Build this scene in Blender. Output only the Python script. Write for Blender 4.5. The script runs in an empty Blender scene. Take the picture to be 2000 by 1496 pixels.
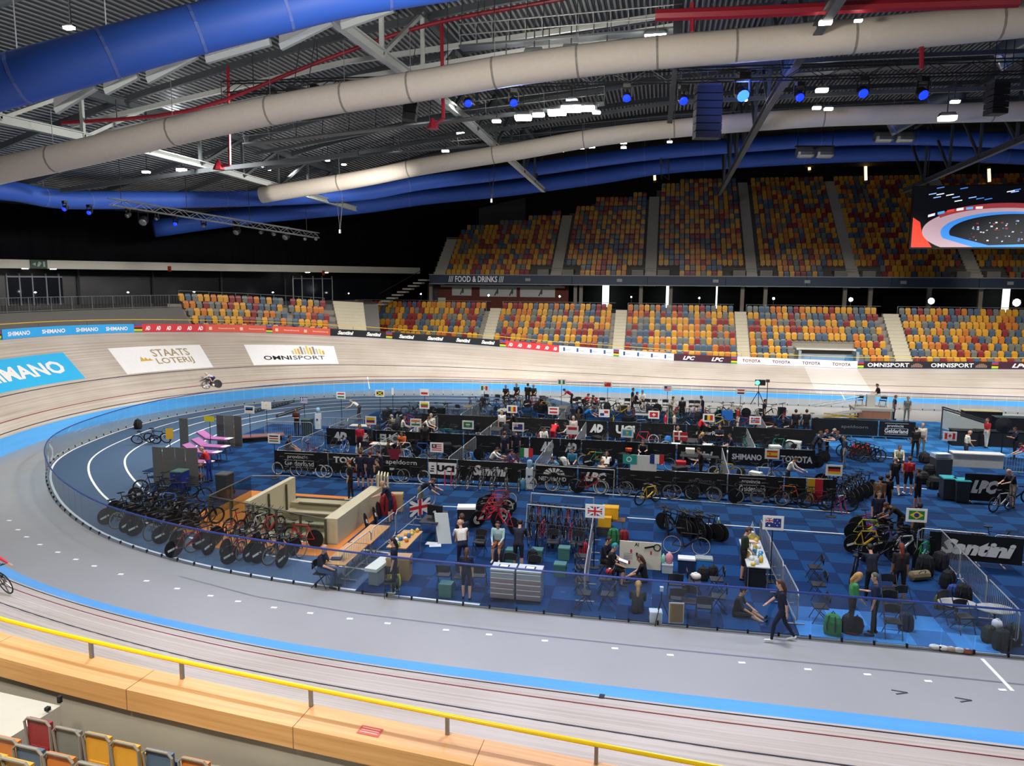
import bpy, bmesh, math, random
import numpy as np
from mathutils import Vector, Matrix
SC = bpy.context.scene
COL = SC.collection
random.seed(7)
rnd = random.Random(11)
PI = math.pi
# ---------------------------------------------------------------- camera
F, YAW, PITCH, ROLL, CH = 1500.0, math.radians(10.9), math.radians(7.7), math.radians(.42), 9.6
_fw = np.array([-math.sin(YAW)*math.cos(PITCH), math.cos(YAW)*math.cos(PITCH), -math.sin(PITCH)])
_rt = np.array([math.cos(YAW), math.sin(YAW), 0.0])
_up = np.cross(_rt, _fw)
_r = _rt*math.cos(ROLL)+_up*math.sin(ROLL)
_u = _up*math.cos(ROLL)-_rt*math.sin(ROLL)
cd = bpy.data.cameras.new('camera'); cam = bpy.data.objects.new('camera', cd); COL.objects.link(cam)
cd.sensor_fit = 'HORIZONTAL'; cd.sensor_width = 36; cd.lens = 36*F/2000; cd.clip_start = .1; cd.clip_end = 400
cam.matrix_world = Matrix(((_r[0], _u[0], -_fw[0], 0), (_r[1], _u[1], -_fw[1], 0), (_r[2], _u[2], -_fw[2], CH), (0, 0, 0, 1)))
SC.camera = cam
def ray(x, y): return _fw+_r*(x-1000)/F-_u*(y-748)/F
O3 = np.array([0, 0, CH])
def G(x, y, z=0.0):                     # photo point seen at height z
    d = ray(x, y); return Vector(O3+d*(z-CH)/d[2])
def GY(x, y, Y): d = ray(x, y); return Vector(O3+d*Y/d[1])
def GX(x, y, X): d = ray(x, y); return Vector(O3+d*X/d[0])
def D(x, y, t): return Vector(O3+ray(x, y)*t)
def PJ(p):
    v = np.asarray(p, float)-O3; z = v@_fw
    return 1000+F*(v@_r)/z, 748-F*(v@_u)/z
# ---------------------------------------------------------------- view, world, lights
SC.view_settings.view_transform = 'Standard'; SC.view_settings.look = 'None'
SC.view_settings.exposure = 0.0; SC.view_settings.gamma = 1; SC.view_settings.use_curve_mapping = False
wd = bpy.data.worlds.new('hall_air'); SC.world = wd; wd.use_nodes = True
wd.node_tree.nodes['Background'].inputs[0].default_value = (.75, .82, 1, 1); wd.node_tree.nodes['Background'].inputs[1].default_value = .05
def light(name, kind, loc, tgt, power, col=(1, 1, 1), size=1.0, sy=None, spot=60, blend=.6):
    l = bpy.data.lights.new(name, kind); l.energy = power; l.color = col
    o = bpy.data.objects.new(name, l); COL.objects.link(o); o.location = loc
    o.rotation_euler = (Vector(tgt)-Vector(loc)).to_track_quat('-Z', 'Y').to_euler()
    if kind == 'AREA':
        l.size = size
        if sy: l.shape = 'RECTANGLE'; l.size_y = sy
    else:
        l.shadow_soft_size = size
        if kind == 'SPOT': l.spot_size = math.radians(spot); l.spot_blend = blend
    return o
SC.cycles.max_bounces = 6; SC.cycles.diffuse_bounces = 3; SC.cycles.glossy_bounces = 2; SC.cycles.transmission_bounces = 2; SC.cycles.transparent_max_bounces = 12
# floodlight banks under the roof, along the lighting catwalks over near side, middle and far side
def bank(x, y, z, ty, pw, col, spread=120):
    o = light('hall_flood_fill', 'AREA', (x, y, z), (x, ty, 0), pw, col, 3.0, .8); o.data.spread = math.radians(spread)
for X in (-26, -12, 2, 16, 30):
    bank(X, 40, 18.6, 40, 1750, (1, .97, .94)); bank(X, 22, 17.6, 15, 1150 if X > -20 else 800, (.93, .93, 1), 120)
    bank(X, 53.5, 17.8, 69.5, 1750 if X > -20 else 650, (1, .965, .92), 82)
for p, q, w in (((-13, 35, 16.2), (-44, 36, 2), 1250), ((-13, 45, 16.2), (-44, 52, 2), 1300), ((-9, 54, 16.8), (-36, 66, 1), 800)):  # extra lamps added to brighten the steep bend
    o = light('hall_flood_fill', 'AREA', p, q, w, (1, .95, .9), 2.4, .8); o.data.spread = math.radians(95)
bank(-6, 2, 15, 9, 900, (1, .93, .82)); bank(-13, 5, 14, 8, 450, (1, .93, .82))
# unseen area lamps added to brighten the roof and ducts
for p, q, w in (((-20, 14, 13.5), (-22, 32, 19), 1300), ((-4, 14, 14.0), (-4, 34, 20), 1400), ((14, 14, 14), (14, 34, 21), 110), ((-18, 36, 13.5), (-22, 52, 20), 120), ((0, 38, 13.5), (0, 56, 21), 90)):
    light('hall_flood_fill', 'AREA', p, q, w, (1, .96, .9), 2.0, .8)
# ---------------------------------------------------------------- materials
def lin(h):
    if isinstance(h, tuple): return h
    h = h.lstrip('#'); c = [int(h[i:i+2], 16)/255 for i in (0, 2, 4)]
    return tuple(x/12.92 if x <= .04045 else ((x+.055)/1.055)**2.4 for x in c)
_M = {}
def M(col, rough=.6, metal=0.0, noise=.06, scale=6.0, emit=0.0, bump=0.0, spec=.4, name=None):
    """a plain coloured surface with slight procedural mottling"""
    key = (col, rough, metal, noise, scale, emit, bump, spec)
    if key in _M: return _M[key]
    c = lin(col)
    m = bpy.data.materials.new(name or ('surface_'+(col if isinstance(col, str) else 'mix').strip('#'))); m.use_nodes = True
    nt = m.node_tree; b = nt.nodes['Principled BSDF']
    b.inputs['Roughness'].default_value = rough; b.inputs['Metallic'].default_value = metal
    b.inputs['Specular IOR Level'].default_value = spec
    b.inputs['Base Color'].default_value = (*c, 1)
    if emit:
        b.inputs['Emission Color'].default_value = (*c, 1); b.inputs['Emission Strength'].default_value = emit
    elif noise:
        tc = nt.nodes.new('ShaderNodeTexCoord'); nz = nt.nodes.new('ShaderNodeTexNoise'); nz.inputs['Scale'].default_value = scale; nz.inputs['Detail'].default_value = 3
        mr = nt.nodes.new('ShaderNodeMapRange'); mr.inputs[3].default_value = 1-noise; mr.inputs[4].default_value = 1+noise
        mx = nt.nodes.new('ShaderNodeVectorMath'); mx.operation = 'SCALE'; mx.inputs[0].default_value = c
        nt.links.new(tc.outputs['Object'], nz.inputs['Vector']); nt.links.new(nz.outputs['Fac'], mr.inputs[0]); nt.links.new(mr.outputs[0], mx.inputs['Scale'])
        nt.links.new(mx.outputs[0], b.inputs['Base Color'])
        if bump:
            bp = nt.nodes.new('ShaderNodeBump'); bp.inputs['Strength'].default_value = bump; bp.inputs['Distance'].default_value = .02
            nt.links.new(nz.outputs['Fac'], bp.inputs['Height']); nt.links.new(bp.outputs[0], b.inputs['Normal'])
    _M[key] = m; return m
def ramp(nt, stops):
    r = nt.nodes.new('ShaderNodeValToRGB'); e = r.color_ramp.elements
    while len(e) < len(stops): e.new(.5)
    for k, (p, c) in enumerate(stops): e[k].position = p; e[k].color = (*lin(c), 1)
    return r
def wood_uv(name, stops, sx, sy, rough, detail=5):
    """boards running along u: grain stretched along the track"""
    m = bpy.data.materials.new(name); m.use_nodes = True; nt = m.node_tree; b = nt.nodes['Principled BSDF']; b.inputs['Roughness'].default_value = rough
    tc = nt.nodes.new('ShaderNodeTexCoord'); mp = nt.nodes.new('ShaderNodeMapping'); mp.inputs['Scale'].default_value = (sx, sy, 1)
    n1 = nt.nodes.new('ShaderNodeTexNoise'); n1.inputs['Scale'].default_value = 1; n1.inputs['Detail'].default_value = detail
    n2 = nt.nodes.new('ShaderNodeTexNoise'); n2.inputs['Scale'].default_value = .35; n2.inputs['Detail'].default_value = 2
    mx = nt.nodes.new('ShaderNodeMath'); mx.operation = 'MULTIPLY_ADD'; mx.inputs[1].default_value = .7
    mu = nt.nodes.new('ShaderNodeMath'); mu.operation = 'MULTIPLY'; mu.inputs[1].default_value = .3
    r = ramp(nt, stops)
    nt.links.new(tc.outputs['UV'], mp.inputs[0]); nt.links.new(mp.outputs[0], n1.inputs['Vector']); nt.links.new(tc.outputs['UV'], n2.inputs['Vector'])
    nt.links.new(n2.outputs['Fac'], mu.inputs[0]); nt.links.new(n1.outputs['Fac'], mx.inputs[0]); nt.links.new(mu.outputs[0], mx.inputs[2])
    nt.links.new(mx.outputs[0], r.inputs[0]); nt.links.new(r.outputs[0], b.inputs['Base Color'])
    return m
def glass(name, tint, refl=.08):
    m = bpy.data.materials.new(name); m.use_nodes = True; nt = m.node_tree; nt.nodes.remove(nt.nodes['Principled BSDF'])
    o = nt.nodes['Material Output']; t = nt.nodes.new('ShaderNodeBsdfTransparent'); t.inputs[0].default_value = (*tint, 1)
    g = nt.nodes.new('ShaderNodeBsdfGlossy'); g.inputs['Roughness'].default_value = .03
    lw = nt.nodes.new('ShaderNodeLayerWeight'); lw.inputs[0].default_value = .5
    pw = nt.nodes.new('ShaderNodeMath'); pw.operation = 'POWER'; pw.inputs[1].default_value = 4; fr = nt.nodes.new('ShaderNodeMath'); fr.operation = 'MULTIPLY_ADD'; fr.inputs[1].default_value = .35; fr.inputs[2].default_value = refl*.4
    nt.links.new(lw.outputs['Facing'], pw.inputs[0]); nt.links.new(pw.outputs[0], fr.inputs[0])
    mx = nt.nodes.new('ShaderNodeMixShader'); nt.links.new(fr.outputs[0], mx.inputs[0]); nt.links.new(t.outputs[0], mx.inputs[1]); nt.links.new(g.outputs[0], mx.inputs[2]); nt.links.new(mx.outputs[0], o.inputs[0])
    return m
BLACK = M('#0d0e10', .55); STEEL = M('#8d9092', .35, .8); GALV = M('#a9adae', .45, .5); WHITE = M('#e9e9e6', .5); DGREY = M('#2b2d30', .6); GREY = M('#77797b', .6)
GLASS = glass('fence_glass', (.86, .9, .92))
# ---------------------------------------------------------------- mesh helpers
class MB:
    def __init__(s): s.v = []; s.f = []; s.m = []
    def add(s, vs, fs, m=0):
        b = len(s.v); s.v += [tuple(v) for v in vs]; s.f += [tuple(b+i for i in f) for f in fs]; s.m += [m]*len(fs); return s
    def box(s, x0, x1, y0, y1, z0, z1, m=0):
        return s.add([(x, y, z) for z in (z0, z1) for y in (y0, y1) for x in (x0, x1)], [(0, 2, 3, 1), (4, 5, 7, 6), (0, 1, 5, 4), (2, 6, 7, 3), (0, 4, 6, 2), (1, 3, 7, 5)], m)
    def cbox(s, c, d, m=0, rz=0.0, taper=1.0):
        co, si = math.cos(rz), math.sin(rz); vs = []
        for z in (-.5, .5):
            t = taper if z > 0 else 1
            for y in (-.5, .5):
                for x in (-.5, .5):
                    a, b = x*d[0]*t, y*d[1]*t; vs.append((c[0]+a*co-b*si, c[1]+a*si+b*co, c[2]+z*d[2]))
        return s.add(vs, [(0, 2, 3, 1), (4, 5, 7, 6), (0, 1, 5, 4), (2, 6, 7, 3), (0, 4, 6, 2), (1, 3, 7, 5)], m)
    def bar(s, a, b, w, h=None, m=0, up=(0, 0, 1)):
        a, b = Vector(a), Vector(b); h = h or w; t = (b-a).normalized(); u = Vector(up)
        if abs(t.dot(u)) > .98: u = Vector((0, 1, 0))
        x = t.cross(u).normalized()*w/2; y = x.cross(t).normalized()*h/2
        vs = [p+sx*x+sy*y for p in (a, b) for sy in (-1, 1) for sx in (-1, 1)]
        return s.add(vs, [(0, 2, 3, 1), (4, 5, 7, 6), (0, 1, 5, 4), (2, 6, 7, 3), (0, 4, 6, 2), (1, 3, 7, 5)], m)
    def tube(s, pts, r, n=6, m=0, closed=False):
        P = [Vector(p) for p in pts]; k = len(P); R = r if isinstance(r, (list, tuple)) else [r]*k; vs = []; px = None
        for i, p in enumerate(P):
            t = (P[(i+1) % k]-P[i-1]) if closed else (P[min(i+1, k-1)]-P[max(i-1, 0)])
            t.normalize(); u = Vector((0, 0, 1)) if abs(t.z) < .95 else Vector((0, 1, 0))
            x = t.cross(u).normalized() if px is None else (px-t*px.dot(t)).normalized()
            px = x; y = t.cross(x)
            vs += [p+(x*math.cos(2*PI*j/n)+y*math.sin(2*PI*j/n))*R[i] for j in range(n)]
        fs = [(i*n+j, i*n+(j+1) % n, ((i+1) % k)*n+(j+1) % n, ((i+1) % k)*n+j) for i in range(k if closed else k-1) for j in range(n)]
        if not closed: fs += [tuple(reversed(range(n))), tuple(range((k-1)*n, k*n))]
        return s.add(vs, fs, m)
    def lathe(s, prof, n=12, m=0, c=(0, 0, 0), axis='Z'):
        vs = []
        for r, h in prof:
            for j in range(n):
                a = 2*PI*j/n; q = (r*math.cos(a), r*math.sin(a), h)
                if axis == 'Y': q = (q[0], q[2], q[1])
                if axis == 'X': q = (q[2], q[0], q[1])
                vs.append((c[0]+q[0], c[1]+q[1], c[2]+q[2]))
        k = len(prof)
        fs = [(i*n+j, i*n+(j+1) % n, (i+1)*n+(j+1) % n, (i+1)*n+j) for i in range(k-1) for j in range(n)]+[tuple(reversed(range(n))), tuple(range((k-1)*n, k*n))]
        return s.add(vs, fs, m)
    def torus(s, R, r, c=(0, 0, 0), n=24, k=6, m=0):      # in the XZ plane
        return s.tube([(c[0]+R*math.cos(2*PI*i/n), c[1], c[2]+R*math.sin(2*PI*i/n)) for i in range(n)], r, k, m, True)
    def quad(s, a, b, c, d, m=0): return s.add([a, b, c, d], [(0, 1, 2, 3)], m)
    def mesh(s, name, mats, smooth=False):
        me = bpy.data.meshes.new(name); me.from_pydata(s.v, [], s.f)
        for mt in (mats if isinstance(mats, (list, tuple)) else [mats]): me.materials.append(mt)
        me.polygons.foreach_set('material_index', s.m)
        if smooth: me.polygons.foreach_set('use_smooth', [True]*len(s.f))
        me.update(); return me
    def build(s, name, mats, parent=None, smooth=False): return ob(name, s.mesh(name, mats, smooth), parent)
def ob(name, data, parent=None):
    o = bpy.data.objects.new(name, data); COL.objects.link(o)
    if parent: o.parent = parent
    return o
def tag(o, label=None, cat=None, group=None, kind=None):
    if label: o['label'] = label
    if cat: o['category'] = cat
    if group: o['group'] = group
    if kind: o['kind'] = kind
    return o
def thing(name, label, cat, loc=(0, 0, 0), rz=0.0, group=None):
    o = ob(name, None); o.location = loc; o.rotation_euler.z = rz; return tag(o, label, cat, group)
def dup(src, parent=None):
    c = src.copy(); COL.objects.link(c); c.parent = parent
    for ch in src.children: dup(ch, c)
    return c
def recolor(o, mats):
    """object-level materials on a copy that shares its mesh"""
    for k, mt in mats.items():
        if k < len(o.material_slots): o.material_slots[k].link = 'OBJECT'; o.material_slots[k].material = mt
def struct(o, label, cat=None): return tag(o, label, cat, None, 'structure')
_TX = {}
def text2d(body, bold=.0, shear=0.0):
    k = (body, bold, shear)
    if k not in _TX:
        cu = bpy.data.curves.new('writing', 'FONT'); cu.body = body; cu.size = 1; cu.offset = bold; cu.shear = shear; cu.resolution_u = 2
        o = bpy.data.objects.new('writing', cu); COL.objects.link(o); dg = bpy.context.evaluated_depsgraph_get(); dg.update()
        me = o.evaluated_get(dg).to_mesh(); v = [(p.co.x, p.co.y) for p in me.vertices]; f = [tuple(p.vertices) for p in me.polygons]
        o.evaluated_get(dg).to_mesh_clear(); bpy.data.objects.remove(o); bpy.data.curves.remove(cu)
        xs = [p[0] for p in v]; ys = [p[1] for p in v]; x0, x1, y0, y1 = min(xs), max(xs), min(ys), max(ys)
        _TX[k] = ([((x-x0)/(x1-x0), (y-y0)/(y1-y0)) for x, y in v], f)
    return _TX[k]
def write(body, mapf, u0, u1, v0, v1, mat, parent, name='lettering', bold=.02, shear=0.0):
    """lettering as thin mesh filling the box u0..u1, v0..v1 of a mapped surface"""
    v, f = text2d(body, bold, shear)
    mb = MB(); mb.add([mapf(u0+(u1-u0)*x, v0+(v1-v0)*y) for x, y in v], f); return mb.build(name, mat, parent)
def plane_map(o, x, up, eps=.012):
    o, x, up = Vector(o), Vector(x).normalized(), Vector(up).normalized(); n = x.cross(up)
    return lambda u, v: o+x*u+up*v+n*eps
# ---------------------------------------------------------------- the track
TP = [(48, 17.0), (30, 17.1), (15, 17.2), (8, 17.2), (4.2, 17.3), (0.4, 17.3), (-3.3, 17.4), (-7.3, 17.55), (-10.5, 17.9), (-13.6, 18.4), (-17.3, 19.3), (-20.6, 20.5), (-25, 22.9), (-29.3, 26.7), (-32.6, 30.6), (-34.8, 34.9), (-35.9, 40.6), (-35.8, 45.8), (-34.6, 50.4), (-32.1, 55.5), (-29, 59), (-25.3, 61.9), (-19.5, 64.3), (-12.6, 65.5), (-3, 66.0), (8, 66.1), (20, 66.0), (28, 65.9), (48, 65.8)]
def respath(pts, step=.5, sm=30):
    def rs(Q):
        d = np.r_[0, np.cumsum(np.hypot(*np.diff(Q, axis=0).T))]; s = np.linspace(0, d[-1], int(d[-1]/step)+1)
        return np.c_[np.interp(s, d, Q[:, 0]), np.interp(s, d, Q[:, 1])]
    Q = rs(np.array(pts, float))
    for _ in range(sm): Q[1:-1] = .25*Q[:-2]+.5*Q[1:-1]+.25*Q[2:]
    return rs(Q)
def nrm(Q):
    t = np.gradient(Q, axis=0); t /= np.linalg.norm(t, axis=1)[:, None]; return np.c_[-t[:, 1], t[:, 0]]
TQ = respath(TP); TN = nrm(TQ); NT = len(TQ)
TB = np.radians(np.interp(TQ[:, 0], [-36, -34, -32, -26, -21, -14.5, -9.5, 1.5, 7, 17, 31, 48], [43.5, 41, 38.5, 32, 27.5, 23, 19.5, 15, 14, 13, 15.5, 25]))
HALF = int(np.argmin(TQ[:, 0]))
def TR(i, w, h=0.0):
    """point on the banked surface: i along (half metres), w outward up the slope, h off the surface"""
    i = min(max(i, 0), NT-1.001); k = int(i); t = i-k
    q = TQ[k]*(1-t)+TQ[k+1]*t; n = TN[k]*(1-t)+TN[k+1]*t; b = TB[k]*(1-t)+TB[k+1]*t
    c, s = math.cos(b), math.sin(b); r = w*c-h*s
    return Vector((q[0]+n[0]*r, q[1]+n[1]*r, w*s+h*c))
def TE(i, off, z):
    """off metres outside the outer edge, z above it"""
    p = TR(i, 8); k = int(min(max(i, 0), NT-2)); n = TN[k]; return Vector((p.x+n[0]*off, p.y+n[1]*off, p.z+z))
def strip(name, i0, i1, w0, w1, h, mat, parent=None, step=1, thick=.02):
    mb = MB(); a = list(np.arange(i0, i1, step))+[i1]; vs = []; uv = []
    for i in a:
        vs += [TR(i, w0, h), TR(i, w1, h), TR(i, w1, h-thick), TR(i, w0, h-thick)]
    fs = []
    for k in range(len(a)-1):
        for j in range(4): fs.append((4*k+j, 4*k+4+j, 4*k+4+(j+1) % 4, 4*k+(j+1) % 4))
    n = 4*(len(a)-1); fs += [(0, 1, 2, 3), (n, n+3, n+2, n+1)]
    mb.add(vs, fs); o = mb.build(name, mat, parent)
    me = o.data; ul = me.uv_layers.new(name='UVMap'); idx = np.empty(len(me.loops), int); me.loops.foreach_get('vertex_index', idx)
    uvv = np.array([(a[v//4]*.5, w0 if v % 4 in (0, 3) else w1) for v in range(len(vs))]); ul.data.foreach_set('uv', uvv[idx].ravel()); return o
TRACKWOOD = wood_uv('track_spruce_boards', [(.3, '#9d9284'), (.45, '#b5aa9d'), (.58, '#c4bab0'), (.75, '#d2cac2')], .09, 7, .42)
BANDBLUE = wood_uv('painted_blue_band', [(.2, '#4a97d8'), (.8, '#60abe6')], .3, 3, .4)
track = strip('floor_track', 0, NT-1, 1, 8, 0, TRACKWOOD, None, 1, .12); struct(track, 'banked wooden cycling track of long pale boards')
strip('blue_band', 0, NT-1, 0, 1, .0, BANDBLUE, track, 1, .06)['label'] = 'bright blue band along the foot of the track'
for nm, w, wd_, c in (('measurement_line', 1.2, .05, '#1c1c20'), ('sprinters_line', 1.9, .05, '#7c2c30'), ('stayers_line', 3.6, .06, '#33353f')):
    strip(nm, 0, NT-1, w, w+wd_, .014, M(c, .5), track, .5, .01)
# photo point -> place on the banked surface
_gi = np.arange(0, NT-1, 1.0); _gw = np.arange(0, 8.01, .1)
_c, _s = np.cos(TB), np.sin(TB)
_P = np.stack([TQ[:NT-1, None, 0]+TN[:NT-1, None, 0]*_gw*_c[:NT-1, None], TQ[:NT-1, None, 1]+TN[:NT-1, None, 1]*_gw*_c[:NT-1, None], _gw*_s[:NT-1, None]], -1)-O3
_z = _P@_fw; _X = 1000+F*(_P@_r)/np.where(_z > 1, _z, 1e-3); _Y = 748-F*(_P@_u)/np.where(_z > 1, _z, 1e-3)
def onT(px, py, far=True):
    e = (_X-px)**2+(_Y-py)**2; e[_z < 1] = 1e12
    if far: e[:HALF-40] = 1e12
    else: e[HALF+10:] = 1e12
    k = np.unravel_index(np.argmin(e), e.shape); return float(k[0]), float(_gw[k[1]])
def edge_i(px, z=.3):
    """where along the far side the outer edge crosses a photo column"""
    q = [PJ(TE(i, 0, z))[0] for i in range(HALF-30, NT-1)]; return float(np.interp(px, q, np.arange(HALF-30, NT-1)))
# painted panels on the bend and cross lines
def decal(name, label, q, col, wtop=None):
    pts = [onT(*p) for p in q]; i0 = (pts[0][0]+pts[3][0])/2; i1 = (pts[1][0]+pts[2][0])/2; w1 = (pts[0][1]+pts[1][1])/2; w0 = (pts[2][1]+pts[3][1])/2
    o = strip(name, i0, i1, w0, w1, .012, M(col, .45), track, .5, .01); o['label'] = label
    return o, (lambda u, v: TR(i0+(i1-i0)*u, w0+(w1-w0)*v, .035)), (i0, i1, w0, w1)
i_, w_ = onT(125, 688); i2, w2 = onT(165, 742)
dS = strip('painted_panel', i_-15.5, i_, w2, w_, .012, M('#3ab4e8', .45), track, .5, .01); dS['label'] = 'cyan advertising panel painted on the banking'
mpS = lambda u, v: TR(i_-15.5+15.5*u, w2+(w_-w2)*v, .035)
write('SHIMANO', mpS, .07, .9, .27, .73, WHITE, dS, bold=.035)
o, mp, _ = decal('painted_panel', 'white lottery advertising panel painted on the banking', [(207, 683), (390, 674), (418, 719), (243, 731)], '#eeeeee')
write('STAATS', mp, .41, .83, .56, .86, M('#a8946e', .6), o, bold=.01); write('LOTERIJ', mp, .41, .83, .2, .5, M('#a8946e', .6), o, bold=.01)
mb = MB()
for k in range(3): mb.add([mp(.24+.04*k, .42), mp(.3+.04*k, .42), mp(.27+.04*k, .6-.04*k)], [(0, 1, 2)])
mb.build('emblem', M('#cfa94b', .6), o)
o, mp, _ = decal('painted_panel', 'white sports centre panel painted on the banking', [(473, 676), (648, 676), (660, 711), (494, 715)], '#f2f2f2')
write('OMNI', mp, .15, .47, .22, .43, M('#1c1d20', .6), o, bold=.015); write('SPORT', mp, .49, .86, .22, .43, M('#5c5d61', .6), o, bold=.008)
for k in range(11):
    u = .5+k*.035; hh = .16+.3*math.sin(PI*(k+.6)/11.5)*(.7+.3*(k % 2))
    mb = MB(); mb.quad(mp(u, .5), mp(u+.022, .5), mp(u+.022, .5+hh), mp(u, .5+hh)); mb.build('emblem_bar', M(['#c9c3b4', '#e3c766', '#d9a63f', '#8f8c86'][k % 4], .6), o)
def tline(a, b, wid, col='#e8e8e8', far=True, nm='cross_line'):
    ia, wa = onT(*a, far); ib, wb = onT(*b, far); mb = MB(); vs = []; n = 8
    for k in range(n+1):
        t = k/n; i = ia+(ib-ia)*t; w = wa+(wb-wa)*t; vs += [TR(i-wid, w, .01), TR(i+wid, w, .01)]
    mb.add(vs, [(2*k, 2*k+1, 2*k+3, 2*k+2) for k in range(n)]); return mb.build(nm, M(col, .5), track)
tline((721, 735), (727, 758), .08); tline((1632, 744), (1656, 782), .08); tline((372, 804), (386, 822), .06, '#55504a')
ia, _w = onT(1590, 755); ib, _w2 = onT(1690, 755)
strip('pale_panel', ia, ib, 1.3, 7.9, .006, wood_uv('pale_boards', [(.3, '#c6bfb8'), (.7, '#d2cbc5')], .09, 7, .4), track, .5, .005)['label'] = 'paler strip of boards across the home straight'
tline((1193, 1361), (1195, 1372), .12, '#2b2b35', False, 'start_mark')
# ---------------------------------------------------------------- floors inside the track
APRON = M('#9b9c9d', .22, 0, .05, .6, spec=.5); ATH = M('#3d5570', .7, 0, .08, 3.0)
FP = [(48, 20.8), (9.4, 20.85), (0.4, 20.9), (-5.5, 21.0), (-8.8, 21.2), (-11.3, 21.5), (-14.0, 21.9), (-17.0, 22.8), (-19.8, 23.9), (-22.1, 25.3), (-25, 27.4), (-28.4, 30.6), (-30.9, 33.6), (-32.3, 36.8), (-33.3, 41.9), (-33.4, 46), (-31.9, 51.2), (-29.5, 54.8), (-26.6, 57.7), (-24, 59.2), (-18, 61), (-12, 61.8), (0, 62.3), (30, 62), (48, 62)]
FQ = respath(FP, .81, 6); FN = nrm(FQ); NF = len(FQ)
mb = MB(); n = NT
HOLE = [(-15.6, 25.2), (-11.7, 25.2), (-11.7, 30.6), (-15.6, 30.6)]
def holed(mb, pts, z):
    """flat floor with the stairwell cut out, joined by a slit at the near edge"""
    P = [(p[0], p[1]) for p in pts]; i = min(range(len(P)), key=lambda k: abs(P[k][0]+13.6)+(100 if P[k][1] > 26 else 0))
    a = sum(P[k][0]*P[(k+1) % len(P)][1]-P[(k+1) % len(P)][0]*P[k][1] for k in range(len(P))); H = HOLE if a < 0 else [HOLE[0], HOLE[3], HOLE[2], HOLE[1]]
    ring = P[:i+1]+H+[H[0]]+P[i:]; mb.v = [(x, y, z) for x, y in ring]; mb.f = [tuple(range(len(ring)))]; mb.m = [0]
holed(mb, TQ, 0)
floor = mb.build('floor', APRON); struct(floor, 'flat grey safety apron inside the track')
mb = MB(); holed(mb, [(p[0]-.05*q[0], p[1]-.05*q[1] if p[1] < 45 or p[0] < -9 else max(56.6, p[1]-.05-(p[0]+9)*1.2)) for p, q in zip(FQ, FN)], .006)
ath = mb.build('floor_athletics', ATH); struct(ath, 'slate blue running track floor with white lanes')
def foff(d, i0, i1, wid, z, col, nm, parent):
    mb = MB(); vs = []
    for i in range(i0, i1+1): vs += [(FQ[i][0]-FN[i][0]*d, FQ[i][1]-FN[i][1]*d, z), (FQ[i][0]-FN[i][0]*(d+wid), FQ[i][1]-FN[i][1]*(d+wid), z)]
    mb.add(vs, [(2*k, 2*k+1, 2*k+3, 2*k+2) for k in range(i1-i0)]); return mb.build(nm, M(col, .6), parent)
LI = max(i for i in range(NF) if FQ[i][1] > 45 and FQ[i][0] < -9)
for d in (.12, 1.75, 3.4, 5.0, 6.6): foff(d, 45 if d < 4 else next(i for i in range(NF) if FQ[i][0] < -22.5), LI, .1, .01, '#dfe3e2', 'lane_line', ath)
# apron seam and the white dots along it
q = np.array([[1300, 1267], [1755, 1311], [1000, 1235], [700, 1198], [500, 1165], [350, 1125], [2000, 1337]])
pts = sorted([G(x, y, .004) for x, y in q], key=lambda p: p.x); mb = MB(); vs = []
for p in pts: vs += [(p.x, p.y-.03, .006), (p.x, p.y+.03, .006)]
mb.add(vs, [(2*k, 2*k+2, 2*k+3, 2*k+1) for k in range(len(pts)-1)]); mb.build('seam', M('#777980', .5), floor)
for k, (x, y) in enumerate([(18, 1017), (35, 1035), (52, 1049), (78, 1064), (113, 1079), (148, 1093), (184, 1106), (236, 1122), (286, 1135), (346, 1150), (411, 1164), (465, 1175), (535, 1187), (606, 1198), (683, 1209), (757, 1218), (871, 1231), (955, 1240), (1064, 1252), (1201, 1267), (1309, 1280), (1449, 1295), (1578, 1308), (1694, 1318), (1813, 1331), (1958, 1348)]):
    p = G(x, y); mb = MB(); mb.cbox((p.x, p.y, .008), (.17, .09, .012), 0, .1); mb.build('white_marker', M('#f4f4f6', .5), floor)
a, b = G(1918, 1287), G(1978, 1350); mb = MB(); mb.bar((a.x, a.y, .006), (b.x, b.y, .006), .09, .008); mb.build('white_line', WHITE, floor)
for x, y in ((1760, 1352), (1885, 1367)):
    p = G(x, y); mb = MB(); mb.bar((p.x-.2, p.y+.06, .006), (p.x+.14, p.y, .006), .04, .008); mb.bar((p.x+.14, p.y, .006), (p.x-.14, p.y-.12, .006), .04, .008); mb.build('arrow_mark', M('#3c3c46', .5), floor)
# carpet: 1 m squares, alternately lighter and darker, laid over the running track
def inside(x, y):
    if y < 25 and x < -8.5 or y < 31.4 and -16 < x < -10.7: return False
    if -11.6 <= x <= 30 and 21.4 <= y <= 57: return y < 56.5+.03*x
    if -18.4 < x < -10.7 and 23.8 < y < 31.4: return False
    if -19.5 <= x <= -11.6 and 31.4 <= y <= 52: return True
    if -25.5 <= x <= -16.4 and 28.2 <= y <= 46: return x > -25.5+max(0, (34-y))*.9
    return False
CB = [M('#05274f', .9, 0, .1, 9, spec=.2), M('#0c3b69', .9, 0, .1, 9, spec=.2), M('#23639f', .8, 0, .08, 9), M('#347fc0', .8, 0, .08, 9)]
carpet = ob('floor_carpet', None); struct(carpet, 'blue carpet of square tiles laid over the infield')
tme = [MB().box(-.497, .497, -.497, .497, 0, .02).mesh('carpet_tile', c) for c in CB]
cells = []
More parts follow.
